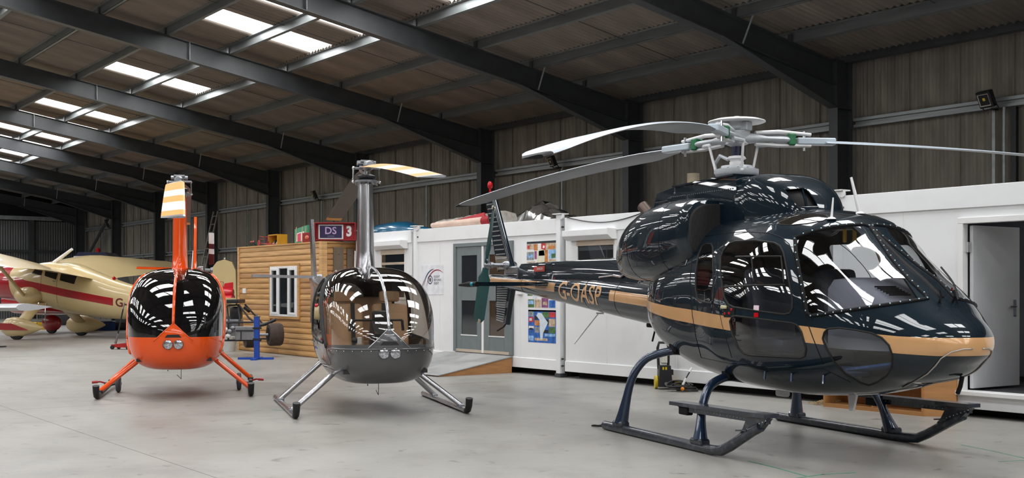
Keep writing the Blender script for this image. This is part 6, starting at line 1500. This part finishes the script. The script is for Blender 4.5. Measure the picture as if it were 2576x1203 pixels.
def wheel(x, y, z, r_, w_, nm='wheel', ax=0.5):
    M = Matrix.Translation((x, y, z)) @ Matrix.Rotation(ax, 4, 'Z')
    b = MB(); b.lathe([(r_ * 0.62, -w_ / 2), (r_ * 0.92, -w_ / 2), (r_, -w_ * 0.36), (r_, w_ * 0.36), (r_ * 0.92, w_ / 2), (r_ * 0.62, w_ / 2)], (0, 0, 0), 'x', 28).xform(M); t_ = b.build(nm, brown_t, BG, 0.7)
    b = MB(); b.lathe([(r_ * 0.62, -w_ * 0.5), (r_ * 0.5, -w_ * 0.3), (0.05, -w_ * 0.26), (0.03, -w_ * 0.40), (0.03, w_ * 0.4), (r_ * 0.5, w_ * 0.3), (r_ * 0.62, w_ * 0.5)], (0, 0, 0), 'x', 20).xform(M); b.build('rim', blacks, t_)
    b = MB(); 
    for k in range(8): a = 2 * PI * k / 8; b.box((-w_ * 0.3, r_ * 0.42 * math.cos(a), r_ * 0.42 * math.sin(a)), (0.02, 0.03, 0.09), Matrix.Rotation(a - PI / 2, 3, 'X'))
    struct(b.xform(M).build('rim_vents', hubm, t_, None), 'stuff')
wheel(X_(686), 0.25, Z_(843), 0.255, 0.30, ax=0.45); wheel(X_(598), 1.3, Z_(856), 0.235, 0.28, ax=0.45); wheel(X_(540), -0.1, Z_(862), 0.22, 0.2, ax=0.45)
b = MB(); fz = lambda a, c, d=0.3: (X_(a), d, Z_(c))
for P in ([fz(545, 813), fz(600, 812), fz(640, 812)], [fz(545, 858), fz(600, 858), fz(650, 858)], [fz(555, 770, .6), fz(585, 768, .6), fz(612, 800, .5), fz(640, 822, .4)], [fz(585, 768, 1.2), fz(640, 822, 1.0)], [fz(553, 772, .6), fz(565, 812, .4)], [fz(583, 770, .6), fz(594, 812, .4)], [fz(640, 812), fz(640, 858)], [fz(566, 812), fz(566, 858)], [fz(640, 818, .4), fz(664, 814, .4), fz(686, 804, .3)], [fz(566, 858, 1.2), fz(650, 858, 1.2)]): b.tube(P, 0.022, 8)
b.build('tube_frame', blacks, BG)
b = MB(); b.tube([fz(640, 822), fz(656, 818), fz(672, 812), fz(687, 805)], 0.035, 8); b.build('exhaust_tail', blacks, BG)
b = MB(); b.bb(X_(590), X_(638), 0.05, 0.30, Z_(856), Z_(822)); rd_ = b.build('radiator_tank', alu, BG, None, 0.012)
b = MB(); b.bb(X_(592), X_(637), 0.03, 0.05, Z_(834), Z_(831)).bb(X_(604), X_(606), 0.03, 0.05, Z_(855), Z_(831)); b.build('tank_strap', blacks, rd_, None)
b = MB(); b.bb(X_(556), X_(586), 0.45, 1.2, Z_(764), Z_(754)); b.build('roof_panel', blacks, BG, None, 0.02)
b = MB(); b.box((X_(570), 0.9, Z_(790)), (0.25, 0.3, 0.3), None, 0.05, 2); b.build('seat', instr, BG)
for k, (a, c, r_) in enumerate(((560, 830, 0.07), (574, 835, 0.06), (570, 846, 0.055), (582, 826, 0.05))): b = MB(); b.ball(fz(a, c, 0.15), r_, 12, (1.2, 1, 0.9)); b.build('engine_canister', whitep if k % 2 == 0 else alu, BG)
b = MB(); b.box(fz(572, 822, 0.6), (0.35, 0.4, 0.3), None, 0.03); b.build('engine_block', hubm, BG)
b = MB(); b.cyl(fz(646, 843, 0.2), fz(680, 843, 0.25), 0.03, n=10); b.build('axle', hubm, BG); b = MB(); b.tube([fz(596, 783, .9), fz(600, 778, .9)], 0.09, 14); b.build('air_filter', rubber, BG)
b = MB(); b.prism([V3(fz(612, 850, .1)), V3(fz(640, 838, .1)), V3(fz(640, 846, .1)), V3(fz(616, 855, .1))], (0, 0.05, 0)); b.build('blue_bracket', blue_st, BG)
q = on_z(577, 884); t = thing('white_bucket', 'white plastic bucket on the floor under the stripped buggy', 'bucket', q)
b = MB(); b.lathe([(0.14, 0.0), (0.17, 0.33), (0.18, 0.34), (0.18, 0.36), (0.16, 0.36), (0.15, 0.10)], n=24); b.build('pail', mat('dull_white_plastic', (0.5, 0.5, 0.48), 0.5), t); b = MB(); b.tube([(0.18 * math.cos(a), 0.18 * math.sin(a), 0.34 - 0.1 * math.sin(a / 1.0)) for a in [PI * k / 12 for k in range(13)]], 0.005, 5); b.build('bail', chrome, t)
# red tail with small fins sticking out beside the fuselage of the orange helicopter
q = cam2w((570 - CX) / FPX * 30.0, 30.0); t = thing('drop_tank', 'bright red tapered tube with tail fins in front of the cream fin', 'tank', q, rz)
zc = EYE + (HZ - 737) * 30 / FPX
b = MB(); b.tube([(-0.9, 0, zc), (-0.5, 0, zc), (0.15, 0, zc), (0.18, 0, zc)], [0.10, 0.13, 0.11, 0.09], 18); b.build('tube_body', mat('bright_red_gloss', (0.60, 0.01, 0.02), 0.3, coat=0.6), t)
for k in range(3): a = PI / 2 + 2 * PI * k / 3; b = MB(); b.prism([V3((-0.10, 0.1 * math.cos(a), zc + 0.1 * math.sin(a))), V3((0.17, 0.1 * math.cos(a), zc + 0.1 * math.sin(a))), V3((0.17, 0.27 * math.cos(a), zc + 0.27 * math.sin(a))), V3((-0.05, 0.24 * math.cos(a), zc + 0.24 * math.sin(a)))], (0.0, 0.02, 0.01)); b.build('tail_fin', MATS['bright_red_gloss'], t)
b = MB(); b.bb(-0.55, -0.45, -0.2, 0.2, 0, zc - 0.1); b.build('support_post', steel, t)

# ------------------------------------------------------------------ things stored on the shed and cabin roofs
ST = 2.575
def roofpt(px, y): h = on_y(px, 600, y); return Vector((h.x, y, ST))
def span(pa, pb, y): return abs(on_y(pa, 600, y).x - on_y(pb, 600, y).x)
# green garland with pink flowers
p = roofpt(637, 12.05); t = thing('artificial_garland', 'dark green artificial garland with pink flowers on the shed roof', 'garland', p); t.scale = (0.5,) * 3
gar = mat('garland_green', (0.012, 0.03, 0.018), 0.8, 0, 0.5, 30); pk = mat('pink_petals', (0.55, 0.16, 0.12), 0.7)
rg = random.Random(5); b = MB()
for k in range(420):
    x, y = rg.uniform(-0.52, 0.5), rg.uniform(-0.16, 0.16); h_ = (0.09 + 0.15 * (0.5 + x)) * rg.uniform(0.2, 1.0); a = rg.uniform(0, PI); dx, dy = 0.045 * math.cos(a), 0.045 * math.sin(a)
    b.poly([(x - dx, y - dy, h_), (x + dx * 0.3 - dy * 0.3, y + dy * 0.3, h_ + 0.02), (x + dx, y + dy, h_ + rg.uniform(-0.03, 0.06))])
b.box((0, 0, 0.05), (0.95, 0.26, 0.1), None, 0.03); struct(b.build('needles', gar, t, None), 'stuff')
for x in (-0.14, 0.12): b = MB(); b.ball((x, -0.05, 0.27), 0.05, 10, (1.2, 1, 0.8)).ball((x + 0.05, -0.05, 0.29), 0.03, 8); b.build('pink_flower', pk, t)
# red pushcart frame
p = roofpt(683, 12.05); t = thing('red_toy_cart', 'small red metal cart frame with wheels on the shed roof', 'cart', p + V3((0, -0.12, 0))); t.scale = (0.5,) * 3
rc = mat('faded_red_paint', (0.28, 0.03, 0.025), 0.5, 0, 0.15, 6)
b = MB()
for y in (-0.2, 0.2): b.tube([(-0.40, y, 0.12), (-0.40, y, 0.46), (0.1, y, 0.42), (0.1, y, 0.36)], 0.018, 6).tube([(-0.40, y, 0.32), (0.12, y, 0.30)], 0.014, 6).tube([(-0.3, y, 0.14), (0.55, y, 0.04)], 0.018, 6)
b.tube([(-0.40, -0.2, 0.46), (-0.40, 0.2, 0.46)], 0.014, 6).tube([(0.1, -0.2, 0.42), (0.1, 0.2, 0.42)], 0.014, 6); b.build('cart_frame', rc, t)
for y in (-0.24, 0.24): b = MB(); b.lathe([(0.13, -0.02), (0.13, 0.02)], (-0.40, y, 0.13), 'y', 18); b.torus((-0.40, y, 0.13), (0, 1, 0), 0.125, 0.025, 18, 6); b.build('cart_wheel', rc, t)
b = MB(); b.prism([V3((0.0, -0.18, 0.10)), V3((0.5, -0.18, 0.03)), V3((0.5, 0.18, 0.03)), V3((0.0, 0.18, 0.10))], (0, 0, 0.02)); b.build('cart_tray', rc, t)
# yellow open crate with odds and ends
p = roofpt(697, 12.4); t = thing('yellow_crate', 'open yellow wooden crate lying on its side on the shed roof', 'crate', p); t.scale = (0.58,) * 3; yc = mat('yellow_ochre_paint', (0.50, 0.27, 0.02), 0.5, 0, 0.1, 4)
b = MB(); b.bb(-0.46, -0.43, -0.2, 0.25, 0, 0.5).bb(0.42, 0.48, -0.2, 0.25, 0, 0.52).bb(-0.46, 0.48, -0.2, 0.25, 0.48, 0.52).bb(-0.46, 0.48, 0.23, 0.25, 0, 0.5).bb(-0.46, 0.48, -0.2, 0.25, 0, 0.02); b.build('crate_box', yc, t, None)
odd = [whitep, mat('pink_card', (0.5, 0.2, 0.2), 0.7), rubber, mat('buff_card', (0.45, 0.36, 0.24), 0.8)]
for k in range(7): b = MB(); x = -0.30 + 0.1 * k; b.ball((x, 0.0, 0.10 + 0.06 * (k % 3)), 0.075, 9, (0.8, 1, 1.2)); b.build('packed_toy', odd[k % 4], t)
# green board with tape and label
p = roofpt(757, 12.45); t = thing('green_panel', 'tilted green panel with tan tape and pink label on the shed roof', 'panel', p); t.scale = (0.55,) * 3
gp = mat('sea_green_paint', (0.06, 0.28, 0.17), 0.5, 0, 0.08, 3); W_ = 0.62
b = MB(); b.prism([V3((-W_, 0, 0)), V3((W_, 0, 0)), V3((W_, 0, 0.86)), V3((-W_, 0, 0.72))], (0, 0.10, 0)); b.build('board', gp, t, None, 0.03)
b = MB(); b.prism([V3((-0.43, -0.006, 0.17)), V3((0.30, -0.006, 0.20)), V3((0.32, -0.006, 0.60)), V3((-0.38, -0.006, 0.54))], (0, 0.004, 0)); lb = b.build('white_label', whitep, t, None); b = MB(); b.prism([V3((-0.32, -0.010, 0.16)), V3((0.0, -0.010, 0.17)), V3((0.02, -0.010, 0.54)), V3((-0.32, -0.010, 0.50))], (0, 0.004, 0)); b.build('pink_label', mat('pink_red_print', (0.55, 0.07, 0.12), 0.5, 0, 0.4, 10), t, None)
for x in (-0.5, 0.08, 0.42): b = MB(); b.prism([V3((x, -0.012, 0.0)), V3((x + 0.07, -0.012, 0.0)), V3((x + 0.12, -0.012, 0.82)), V3((x + 0.05, -0.012, 0.80))], (0, 0.002, 0)); b.build('tan_tape', odd[3], t, None)
# dark red box in front
p = roofpt(776, 12.05); t = thing('red_box', 'dark red open box between the green panel and the red sign', 'box', p); t.scale = (0.55,) * 3; dr_ = mat('dark_red_board', (0.23, 0.004, 0.008), 0.5, 0, 0.12, 4)
b = MB(); b.bb(-0.32, 0.34, -0.12, 0.2, 0, 0.44); b.build('box_shell', dr_, t, None, 0.01); b = MB(); b.ball((0.12, -0.13, 0.24), 0.12, 12, (1.4, 0.4, 0.7)); b.build('pink_bundle', pk, t)
# sign box DS 3
Ys = 25.45; p = cam2w((845 - CX) / FPX * Ys, Ys, 2.59); t = thing('sign_box', 'dark red sign box with a white-framed DS panel and number 3', 'sign', p, rz + 0.03)
k_ = Ys / FPX; x0, x1, z1 = -53 * k_, 51 * k_, 0.40
b = MB(); b.bb(x0, x1, 0, 0.03, 0.0, z1).bb(x0, x0 + 0.025, -0.10, 0.3, 0, z1).bb(x1 - 0.025, x1, -0.10, 0.3, 0, z1).bb(x0, x1, -0.10, 0.3, z1 - 0.025, z1).bb(x0, x1, -0.10, 0.3, 0, 0.02); b.build('sign_case', dr_, t, None, 0.004)
b = MB(); b.bb(-43.5 * k_, 18.5 * k_, -0.012, 0.0, 0.035, 0.355); b.build('white_frame', whitep, t, None)
b = MB(); b.bb(-40 * k_, 15 * k_, -0.018, -0.012, 0.06, 0.33); pnl = b.build('navy_panel', mat('navy_violet_print', (0.022, 0.017, 0.075), 0.35, 0, 0.1, 3), t, None)
lil = mat('lilac_print', (0.52, 0.36, 0.60), 0.4)
text_mesh('DS', 0.22, lil, 'sign_lettering', t, Matrix.Translation((-13 * k_, -0.020, 0.215)) @ R90, 0.001, 'CENTER', 0.003)
for z in (0.107, 0.085): b = MB(); b.bb(-21 * k_, -4 * k_, -0.0195, -0.018, z - 0.005, z + 0.005); b.build('small_print', mat('dim_grey_print', (0.12, 0.12, 0.17), 0.5), pnl, None)
text_mesh('3', 0.30, whitep, 'sign_number', t, Matrix.Translation((33 * k_, -0.004, 0.20)) @ R90, 0.001, 'CENTER', 0.014, 0.85)
b = MB(); b.tube([(0.1, -0.02, -0.01), (0.2, -0.1, -0.02), (0.30, -0.16, -0.05)], 0.012, 6); b.build('bracket_arm', steel, t)
# teal canoe on the narrow cabin
CZ = 2.735
p = Vector((-21.85, 13.15, CZ)); t = thing('canoe', 'teal blue canoe lying upside down on the narrow cabin roof', 'boat', p); tl = mat('teal_gelcoat', (0.003, 0.085, 0.165), 0.25, 0, 0.06, 2, coat=0.6)
b = MB(); rings = []
for x, w_, h_ in ((-1.25, 0.03, 0.16), (-1.1, 0.18, 0.20), (-0.6, 0.36, 0.25), (0.0, 0.40, 0.27), (0.35, 0.38, 0.26), (0.75, 0.30, 0.16), (1.15, 0.18, 0.10), (1.30, 0.04, 0.07)):
    rings.append([(x, w_ * math.cos(a), h_ * math.sin(a) ** 0.8) for a in [PI * k / 14 for k in range(15)]])
b.loft(rings); b.build('hull', tl, t, 0.9); b = MB(); b.tube([(-1.1, -0.19, 0.02), (-0.6, -0.37, 0.02), (0, -0.41, 0.02), (0.45, -0.39, 0.02), (0.95, -0.31, 0.02), (1.32, -0.19, 0.02)], 0.02, 8); b.build('gunwale', tl, t)
# wrapped panels and a red roll on cabin A
p = Vector((-18.95, 13.15, CZ)); t = thing('wrapped_wing_panel', 'long cream panel wrapped in wrinkled clear film on the cabin roof', 'wing panel', p)
b = MB(); rings = []; rw = random.Random(9); film = mat('milky_film', (0.52, 0.49, 0.44), 0.25, 0, 0.3, 9, 0.3, coat=0.5)
for k in range(22):
    x = lerp(-0.95, 1.0, k / 21); h_ = 0.16 + 0.045 * rw.random() + 0.08 * k / 21; rings.append([(x, -0.35 + 0.03 * rw.random(), 0), (x, -0.33, h_ * 0.8), (x, -0.22, h_), (x, 0.05, h_ + 0.03 * rw.random()), (x, 0.3, h_ * 0.9), (x, 0.4, 0.0)])
b.loft(rings); b.build('film_wrap', film, t, 0.5); b = MB(); b.bb(-0.9, 0.95, -0.25, 0.3, 0.01, 0.10); b.build('panel_core', odd[3], t, None)
p = Vector((-18.8, 12.62, CZ)); t = thing('rolled_sheet', 'pale pink roll with dark red ends lying along the cabin roof edge', 'roll', p)
b = MB(); b.tube([(-0.85, 0, 0.07), (1.0, 0, 0.075)], [0.05, 0.085], 16); b.build('roll', mat('pale_pink_cloth', (0.62, 0.46, 0.38), 0.7), t); b = MB(); b.tube([(0.95, 0, 0.075), (1.18, 0, 0.075)], 0.09, 16); b.prism([V3((-0.2, 0.02, 0.13)), V3((0.95, 0.02, 0.15)), V3((0.8, 0.10, 0.25)), V3((0.3, 0.10, 0.20))], (0, 0.03, 0)); b.build('red_cloth_end', mat('red_cloth_roll', (0.30, 0.008, 0.015), 0.7), t)
# heap of clear plastic sheeting
p = Vector((-18.0, 14.0, CZ)); t = thing('plastic_sheeting', 'crumpled clear plastic sheeting heaped over a dark frame on cabin roof', 'sheet', p)
clr = glass_mat('crumpled_clear_plastic', (0.72, 0.70, 0.66), 0.25, 0.12, 0.22, (0.30, 0.29, 0.27)); rp = random.Random(11)
b = MB(); nx, ny = 26, 10; G = []
def hgt(u, v):
    base = max(0.0, 1 - abs(u - 0.62) / 0.45) * 0.5 + max(0, 1 - abs(u - 0.12) / 0.25) * 0.12
    return base * (1 - (2 * v - 1) ** 2 * 0.6)
for i in range(nx + 1):
    G.append([b.b.verts.new((lerp(-1.35, 1.15, i / nx) + rp.uniform(-0.03, 0.03), lerp(-0.5, 0.5, j / ny), max(0.005, hgt(i / nx, j / ny) + rp.uniform(-0.05, 0.05)) if 0 < j < ny and 0 < i < nx else 0.005)) for j in range(ny + 1)])
for i in range(nx):
    for j in range(ny): b.b.faces.new((G[i][j], G[i + 1][j], G[i + 1][j + 1], G[i][j + 1]))
b.build('clear_film', clr, t, 0.4); b = MB(); b.prism([V3((-0.25, -0.3, 0)), V3((1.05, -0.3, 0)), V3((0.85, -0.3, 0.22)), V3((0.0, -0.3, 0.26))], (0, 0.6, 0)); b.build('dark_core', mat('dark_brown_grey', (0.05, 0.042, 0.036), 0.7), t, None)

# ------------------------------------------------------------------ wall lamps, ladder
frm = mat('floodlight_black', (0.012, 0.012, 0.013), 0.5); led = mat('floodlight_glass', (0.50, 0.46, 0.40), 0.2, 0, 0.15, 6); yled = mat('yellow_led', (0.7, 0.5, 0.05), 0.4)
for k, (px, py, wd, lb) in enumerate(((2480, 248, 0.30, 'square black floodlight on the wall rail above the open cabin door'), (1388, 405, 0.28, 'square black floodlight on the wall above the grey double doors cabin'), (790, 490, 0.30, 'small black floodlight on the wall rail above the timber shed'), (268, 562, 0.40, 'dark floodlight on the far wall above the cream aeroplane'))):
    c = on_y(px, py, 18.20); t = thing('floodlight', lb, 'floodlight', c, -0.25)
    R = Matrix.Rotation(math.radians(24), 4, 'X'); h_ = wd * 0.52
    b = MB(); b.bb(-wd / 2, wd / 2, -0.05, 0.06, -h_, h_ * 0.85, 0.012); b.xform(R); cs = b.build('lamp_case', frm, t)
    b = MB(); g_ = wd * 0.40; pts = [(-g_, -g_), (g_, -g_), (g_, g_ * 0.75), (-g_, g_ * 0.75)]
    for i in range(4):
        a, c2 = pts[i], pts[(i + 1) % 4]; b.poly([(a[0], -0.054, a[1]), (c2[0], -0.054, c2[1]), (c2[0] * 0.22, -0.030, c2[1] * 0.22), (a[0] * 0.22, -0.030, a[1] * 0.22)])
    b.xform(R); rf = b.build('reflector', led, cs, None)
    b = MB(); b.bb(-g_ * 0.22, g_ * 0.22, -0.052, -0.032, -g_ * 0.22, g_ * 0.2); b.xform(R); b.build('led_chip', yled, cs, None)
    b = MB(); b.tube([(-wd * 0.55, 0, -0.02), (-wd * 0.55, 0.12, -h_ * 1.1), (wd * 0.55, 0.12, -h_ * 1.1), (wd * 0.55, 0, -0.02)], 0.012, 6).tube([(0, 0.12, -h_ * 1.1), (0, 0.27, -h_ * 1.1)], 0.02, 6); b.build('bracket', frm, t)
cdt = MB(); cdt.tube([(-10.75, 18.45, 4.62), (-10.75, 18.45, 2.6)], 0.03, 8); cdt.build('conduit', galv, wall)
cdt = MB(); cdt.bb(-10.62, -10.52, 18.42, 18.5, 2.6, 4.6); cdt.build('cable_tray', frm, wall, None)
a0, a1 = on_y(521, 700, 17.3), on_y(543, 532, 17.85); la = mat('weathered_ladder', (0.20, 0.19, 0.155), 0.6)
t = thing('ladder', 'tall weathered ladder leaning on the wall column behind the tail rotor blade', 'ladder', (a0.x, a0.y, 0))
base = V3((a0.x - a1.x, 0, 0)); top = a1 - V3((a0.x, a0.y, 0)); bot = V3((-0.35, -0.55, 0)); sdv = V3((0.22, 0, 0))
for sg in (1, -1): b = MB(); b.tube([bot + sdv * sg, top + sdv * sg], 0.035, 6); b.build('ladder_rail', la, t)
for k in range(14): u = (k + 0.7) / 14.3; c = bot.lerp(top, u); b = MB(); b.tube([c - sdv, c + sdv], 0.02, 6); b.build('rung', la, t)

# ------------------------------------------------------------------ cleaning gear in front of the cabin
ywm = mat('washer_yellow', (0.62, 0.46, 0.02), 0.4, 0, 0.05); bkw = mat('washer_black', (0.013, 0.013, 0.014), 0.45)
sw_ = 17.3 / FPX; q = on_z(1669, 979); t = thing('pressure_washer', 'black upright pressure washer with yellow wheels in front of the white cabin', 'pressure washer', q, rz)
xx = lambda px: (px - 1669) * sw_
zz = lambda py: EYE + (HZ - py) * sw_
b = MB(); b.prism([V3((xx(1655), -0.12, 0.04)), V3((xx(1690), -0.12, 0.04)), V3((xx(1685), -0.12, 0.36)), V3((xx(1657), -0.12, 0.36))], (0, 0.26, 0)); b.build('body', bkw, t, 0.5, 0.03)
b = MB(); b.tube([(xx(1658), 0.05, 0.30), (xx(1656), 0.08, 0.62), (xx(1660), 0.1, 0.70), (xx(1680), 0.1, 0.70), (xx(1684), 0.08, 0.62), (xx(1682), 0.05, 0.30)], 0.022, 8); b.build('handle_frame', bkw, t)
b = MB(); b.bb(xx(1662), xx(1679), -0.02, 0.08, 0.38, 0.57, 0.02); b.build('detergent_tank', mat('milky_tank', (0.62, 0.60, 0.52), 0.4), t)
for x in (xx(1651), xx(1687)): b = MB(); b.cyl((x - 0.02, 0.05, 0.10), (x + 0.02, 0.05, 0.10), 0.10, n=20); b.build('wheel', ywm, t)
for x in (xx(1666), xx(1673)): b = MB(); b.bb(x - 0.012, x + 0.012, -0.13, -0.118, 0.30, 0.34); b.build('switch', ywm, t, None)
b = MB(); b.cyl((xx(1673), -0.135, 0.09), (xx(1673), -0.12, 0.09), 0.025, n=14); b.build('hose_port', alu, t); b = MB(); b.bb(xx(1684), xx(1692), -0.1, 0.0, 0.22, 0.30); b.build('hose_hook', bkw, t, None)
q = on_z(1732, 972); t = thing('blue_crate', 'blue plastic crate standing behind yellow overalls by the cabin', 'crate', q + V3((0, 0.02, 0)), rz + 0.1)
b = MB(); s5 = 17.6 / FPX; b.bb(-27 * s5, 27 * s5, 0.0, 0.24, 0, 0.36, 0.01); b.build('crate_box', blu, t); b = MB(); b.bb(-28 * s5, 28 * s5, -0.01, 0.25, 0.33, 0.37); b.build('crate_rim', blu, t, None)
t = thing('yellow_overalls', 'crumpled yellow waterproof overalls draped in front of blue crate', 'overalls', q + V3((0, -0.06, 0)), rz)
b = MB(); rings = []; ry = random.Random(4)
for z, w_, d in ((0.03, 0.13, 0.05), (0.12, 0.16, 0.07), (0.22, 0.17, 0.06), (0.32, 0.15, 0.05), (0.40, 0.10, 0.04)): rings.append([(w_ * math.cos(a) * (1 + 0.18 * ry.uniform(-1, 1)) - 0.02, -0.10 + d * math.sin(a) * (1 + 0.4 * ry.uniform(-1, 1)), z) for a in [2 * PI * k / 18 for k in range(18)]])
b.loft(rings); b.build('cloth', mat('yellow_oilskin', (0.72, 0.50, 0.015), 0.4, 0, 0.12, 10, 0.3), t, 0.7); b = MB(); b.tube([(0.06, -0.19, 0.03), (0.13, -0.16, 0.20), (0.11, -0.16, 0.28)], 0.035, 8); b.build('sleeve', MATS['yellow_oilskin'], t)
q = on_z(1716, 985); t = thing('coiled_hose', 'tangle of black hose with white lance lying on the floor by the washer', 'hose', q, rz)
b = MB(); rh = random.Random(8)
for k in range(7):
    ra, cx_, cy_ = rh.uniform(0.13, 0.24), rh.uniform(-0.08, 0.08), rh.uniform(-0.04, 0.04); ti = rh.uniform(-0.25, 0.45)
    b.tube([(cx_ + ra * math.cos(a), cy_ + 0.6 * ra * math.sin(a), 0.02 + 0.012 * k + max(0, ti * ra * math.sin(a))) for a in [2 * PI * i / 26 for i in range(26)]], 0.011, 6, closed=True)
b.build('hose_loops', bkw, t); b = MB(); b.tube([(0.0, -0.06, 0.10), (0.05, -0.05, 0.20)], 0.018, 8); b.build('white_grip', whitep, t); b = MB(); b.tube([(0.05, -0.05, 0.20), (0.11, -0.04, 0.30)], 0.010, 6); b.build('lance', bkw, t); b = MB(); b.tube([(0.10, -0.04, 0.29), (0.14, -0.03, 0.35)], 0.018, 8); b.build('lance_end', whitep, t)
b = MB(); b.ball((-0.02, -0.17, 0.05), 0.03, 10); b.build('orange_nozzle', mat('orange_plastic', (0.65, 0.22, 0.02), 0.4), t)
# low wooden shelf unit beside the open door
pine = mat('orange_plywood', (0.42, 0.20, 0.07), 0.55, 0, 0.15, 2, 0.0, stretch=(0.4, 1, 6))
pb = on_z(2340, 1046); pa = on_z(2180, 1031); t = thing('shelf_unit', 'low orange plywood shelf unit with open bays standing beside the open door', 'shelf unit', (pb.x, pb.y - 0.15, 0), 0.0)
Ls = -(pb.x - pa.x); Lw = 1.45
b = MB(); b.bb(-Lw, 0.22, 0.36, 0.38, 0, 0.72); b.build('back_board', pine, t, None)
for x in (-Lw, -0.72, -0.02): b = MB(); b.bb(x, x + 0.025, 0, 0.36, 0.0, 0.72); b.build('upright', pine, t, None)
for z in (0.0, 0.36, 0.70): b = MB(); b.bb(-Lw, 0.0, 0.0, 0.36, z, z + 0.045 if z == 0 else z + 0.025); b.build('shelf_board', pine, t, None)
b = MB(); b.prism([V3((0.005, 0.02, 0)), V3((0.22, 0.30, 0)), V3((0.22, 0.30, 0.68)), V3((0.005, 0.02, 0.72))], (0.02, 0.02, 0)); b.build('end_board', pine, t, None); b = MB(); b.cyl((-0.37, 0.355, 0.16), (-0.37, 0.362, 0.16), 0.022, n=12); b.build('cable_hole', rubber, t)
# dry grass swept into a pile
q = on_z(2085, 1020); t = thing('straw_pile', 'small pile of dry straw sweepings on the floor under the dark helicopter', 'straw', q); rs = random.Random(2); b = MB()
for k in range(260):
    x, y = rs.gauss(0, 0.14), rs.gauss(0, 0.07); a = rs.uniform(0, PI); l_ = rs.uniform(0.03, 0.08); h_ = max(0.004, 0.08 * math.exp(-(x * x + y * y) * 30) * rs.random()); b.tube([(x, y, h_), (x + l_ * math.cos(a), y + l_ * math.sin(a), h_ + rs.uniform(0, 0.02))], 0.003, 3)
struct(b.build('straw_stalks', mat('dry_straw', (0.40, 0.30, 0.15), 0.8, 0, 0.3, 20), t, None), 'stuff')
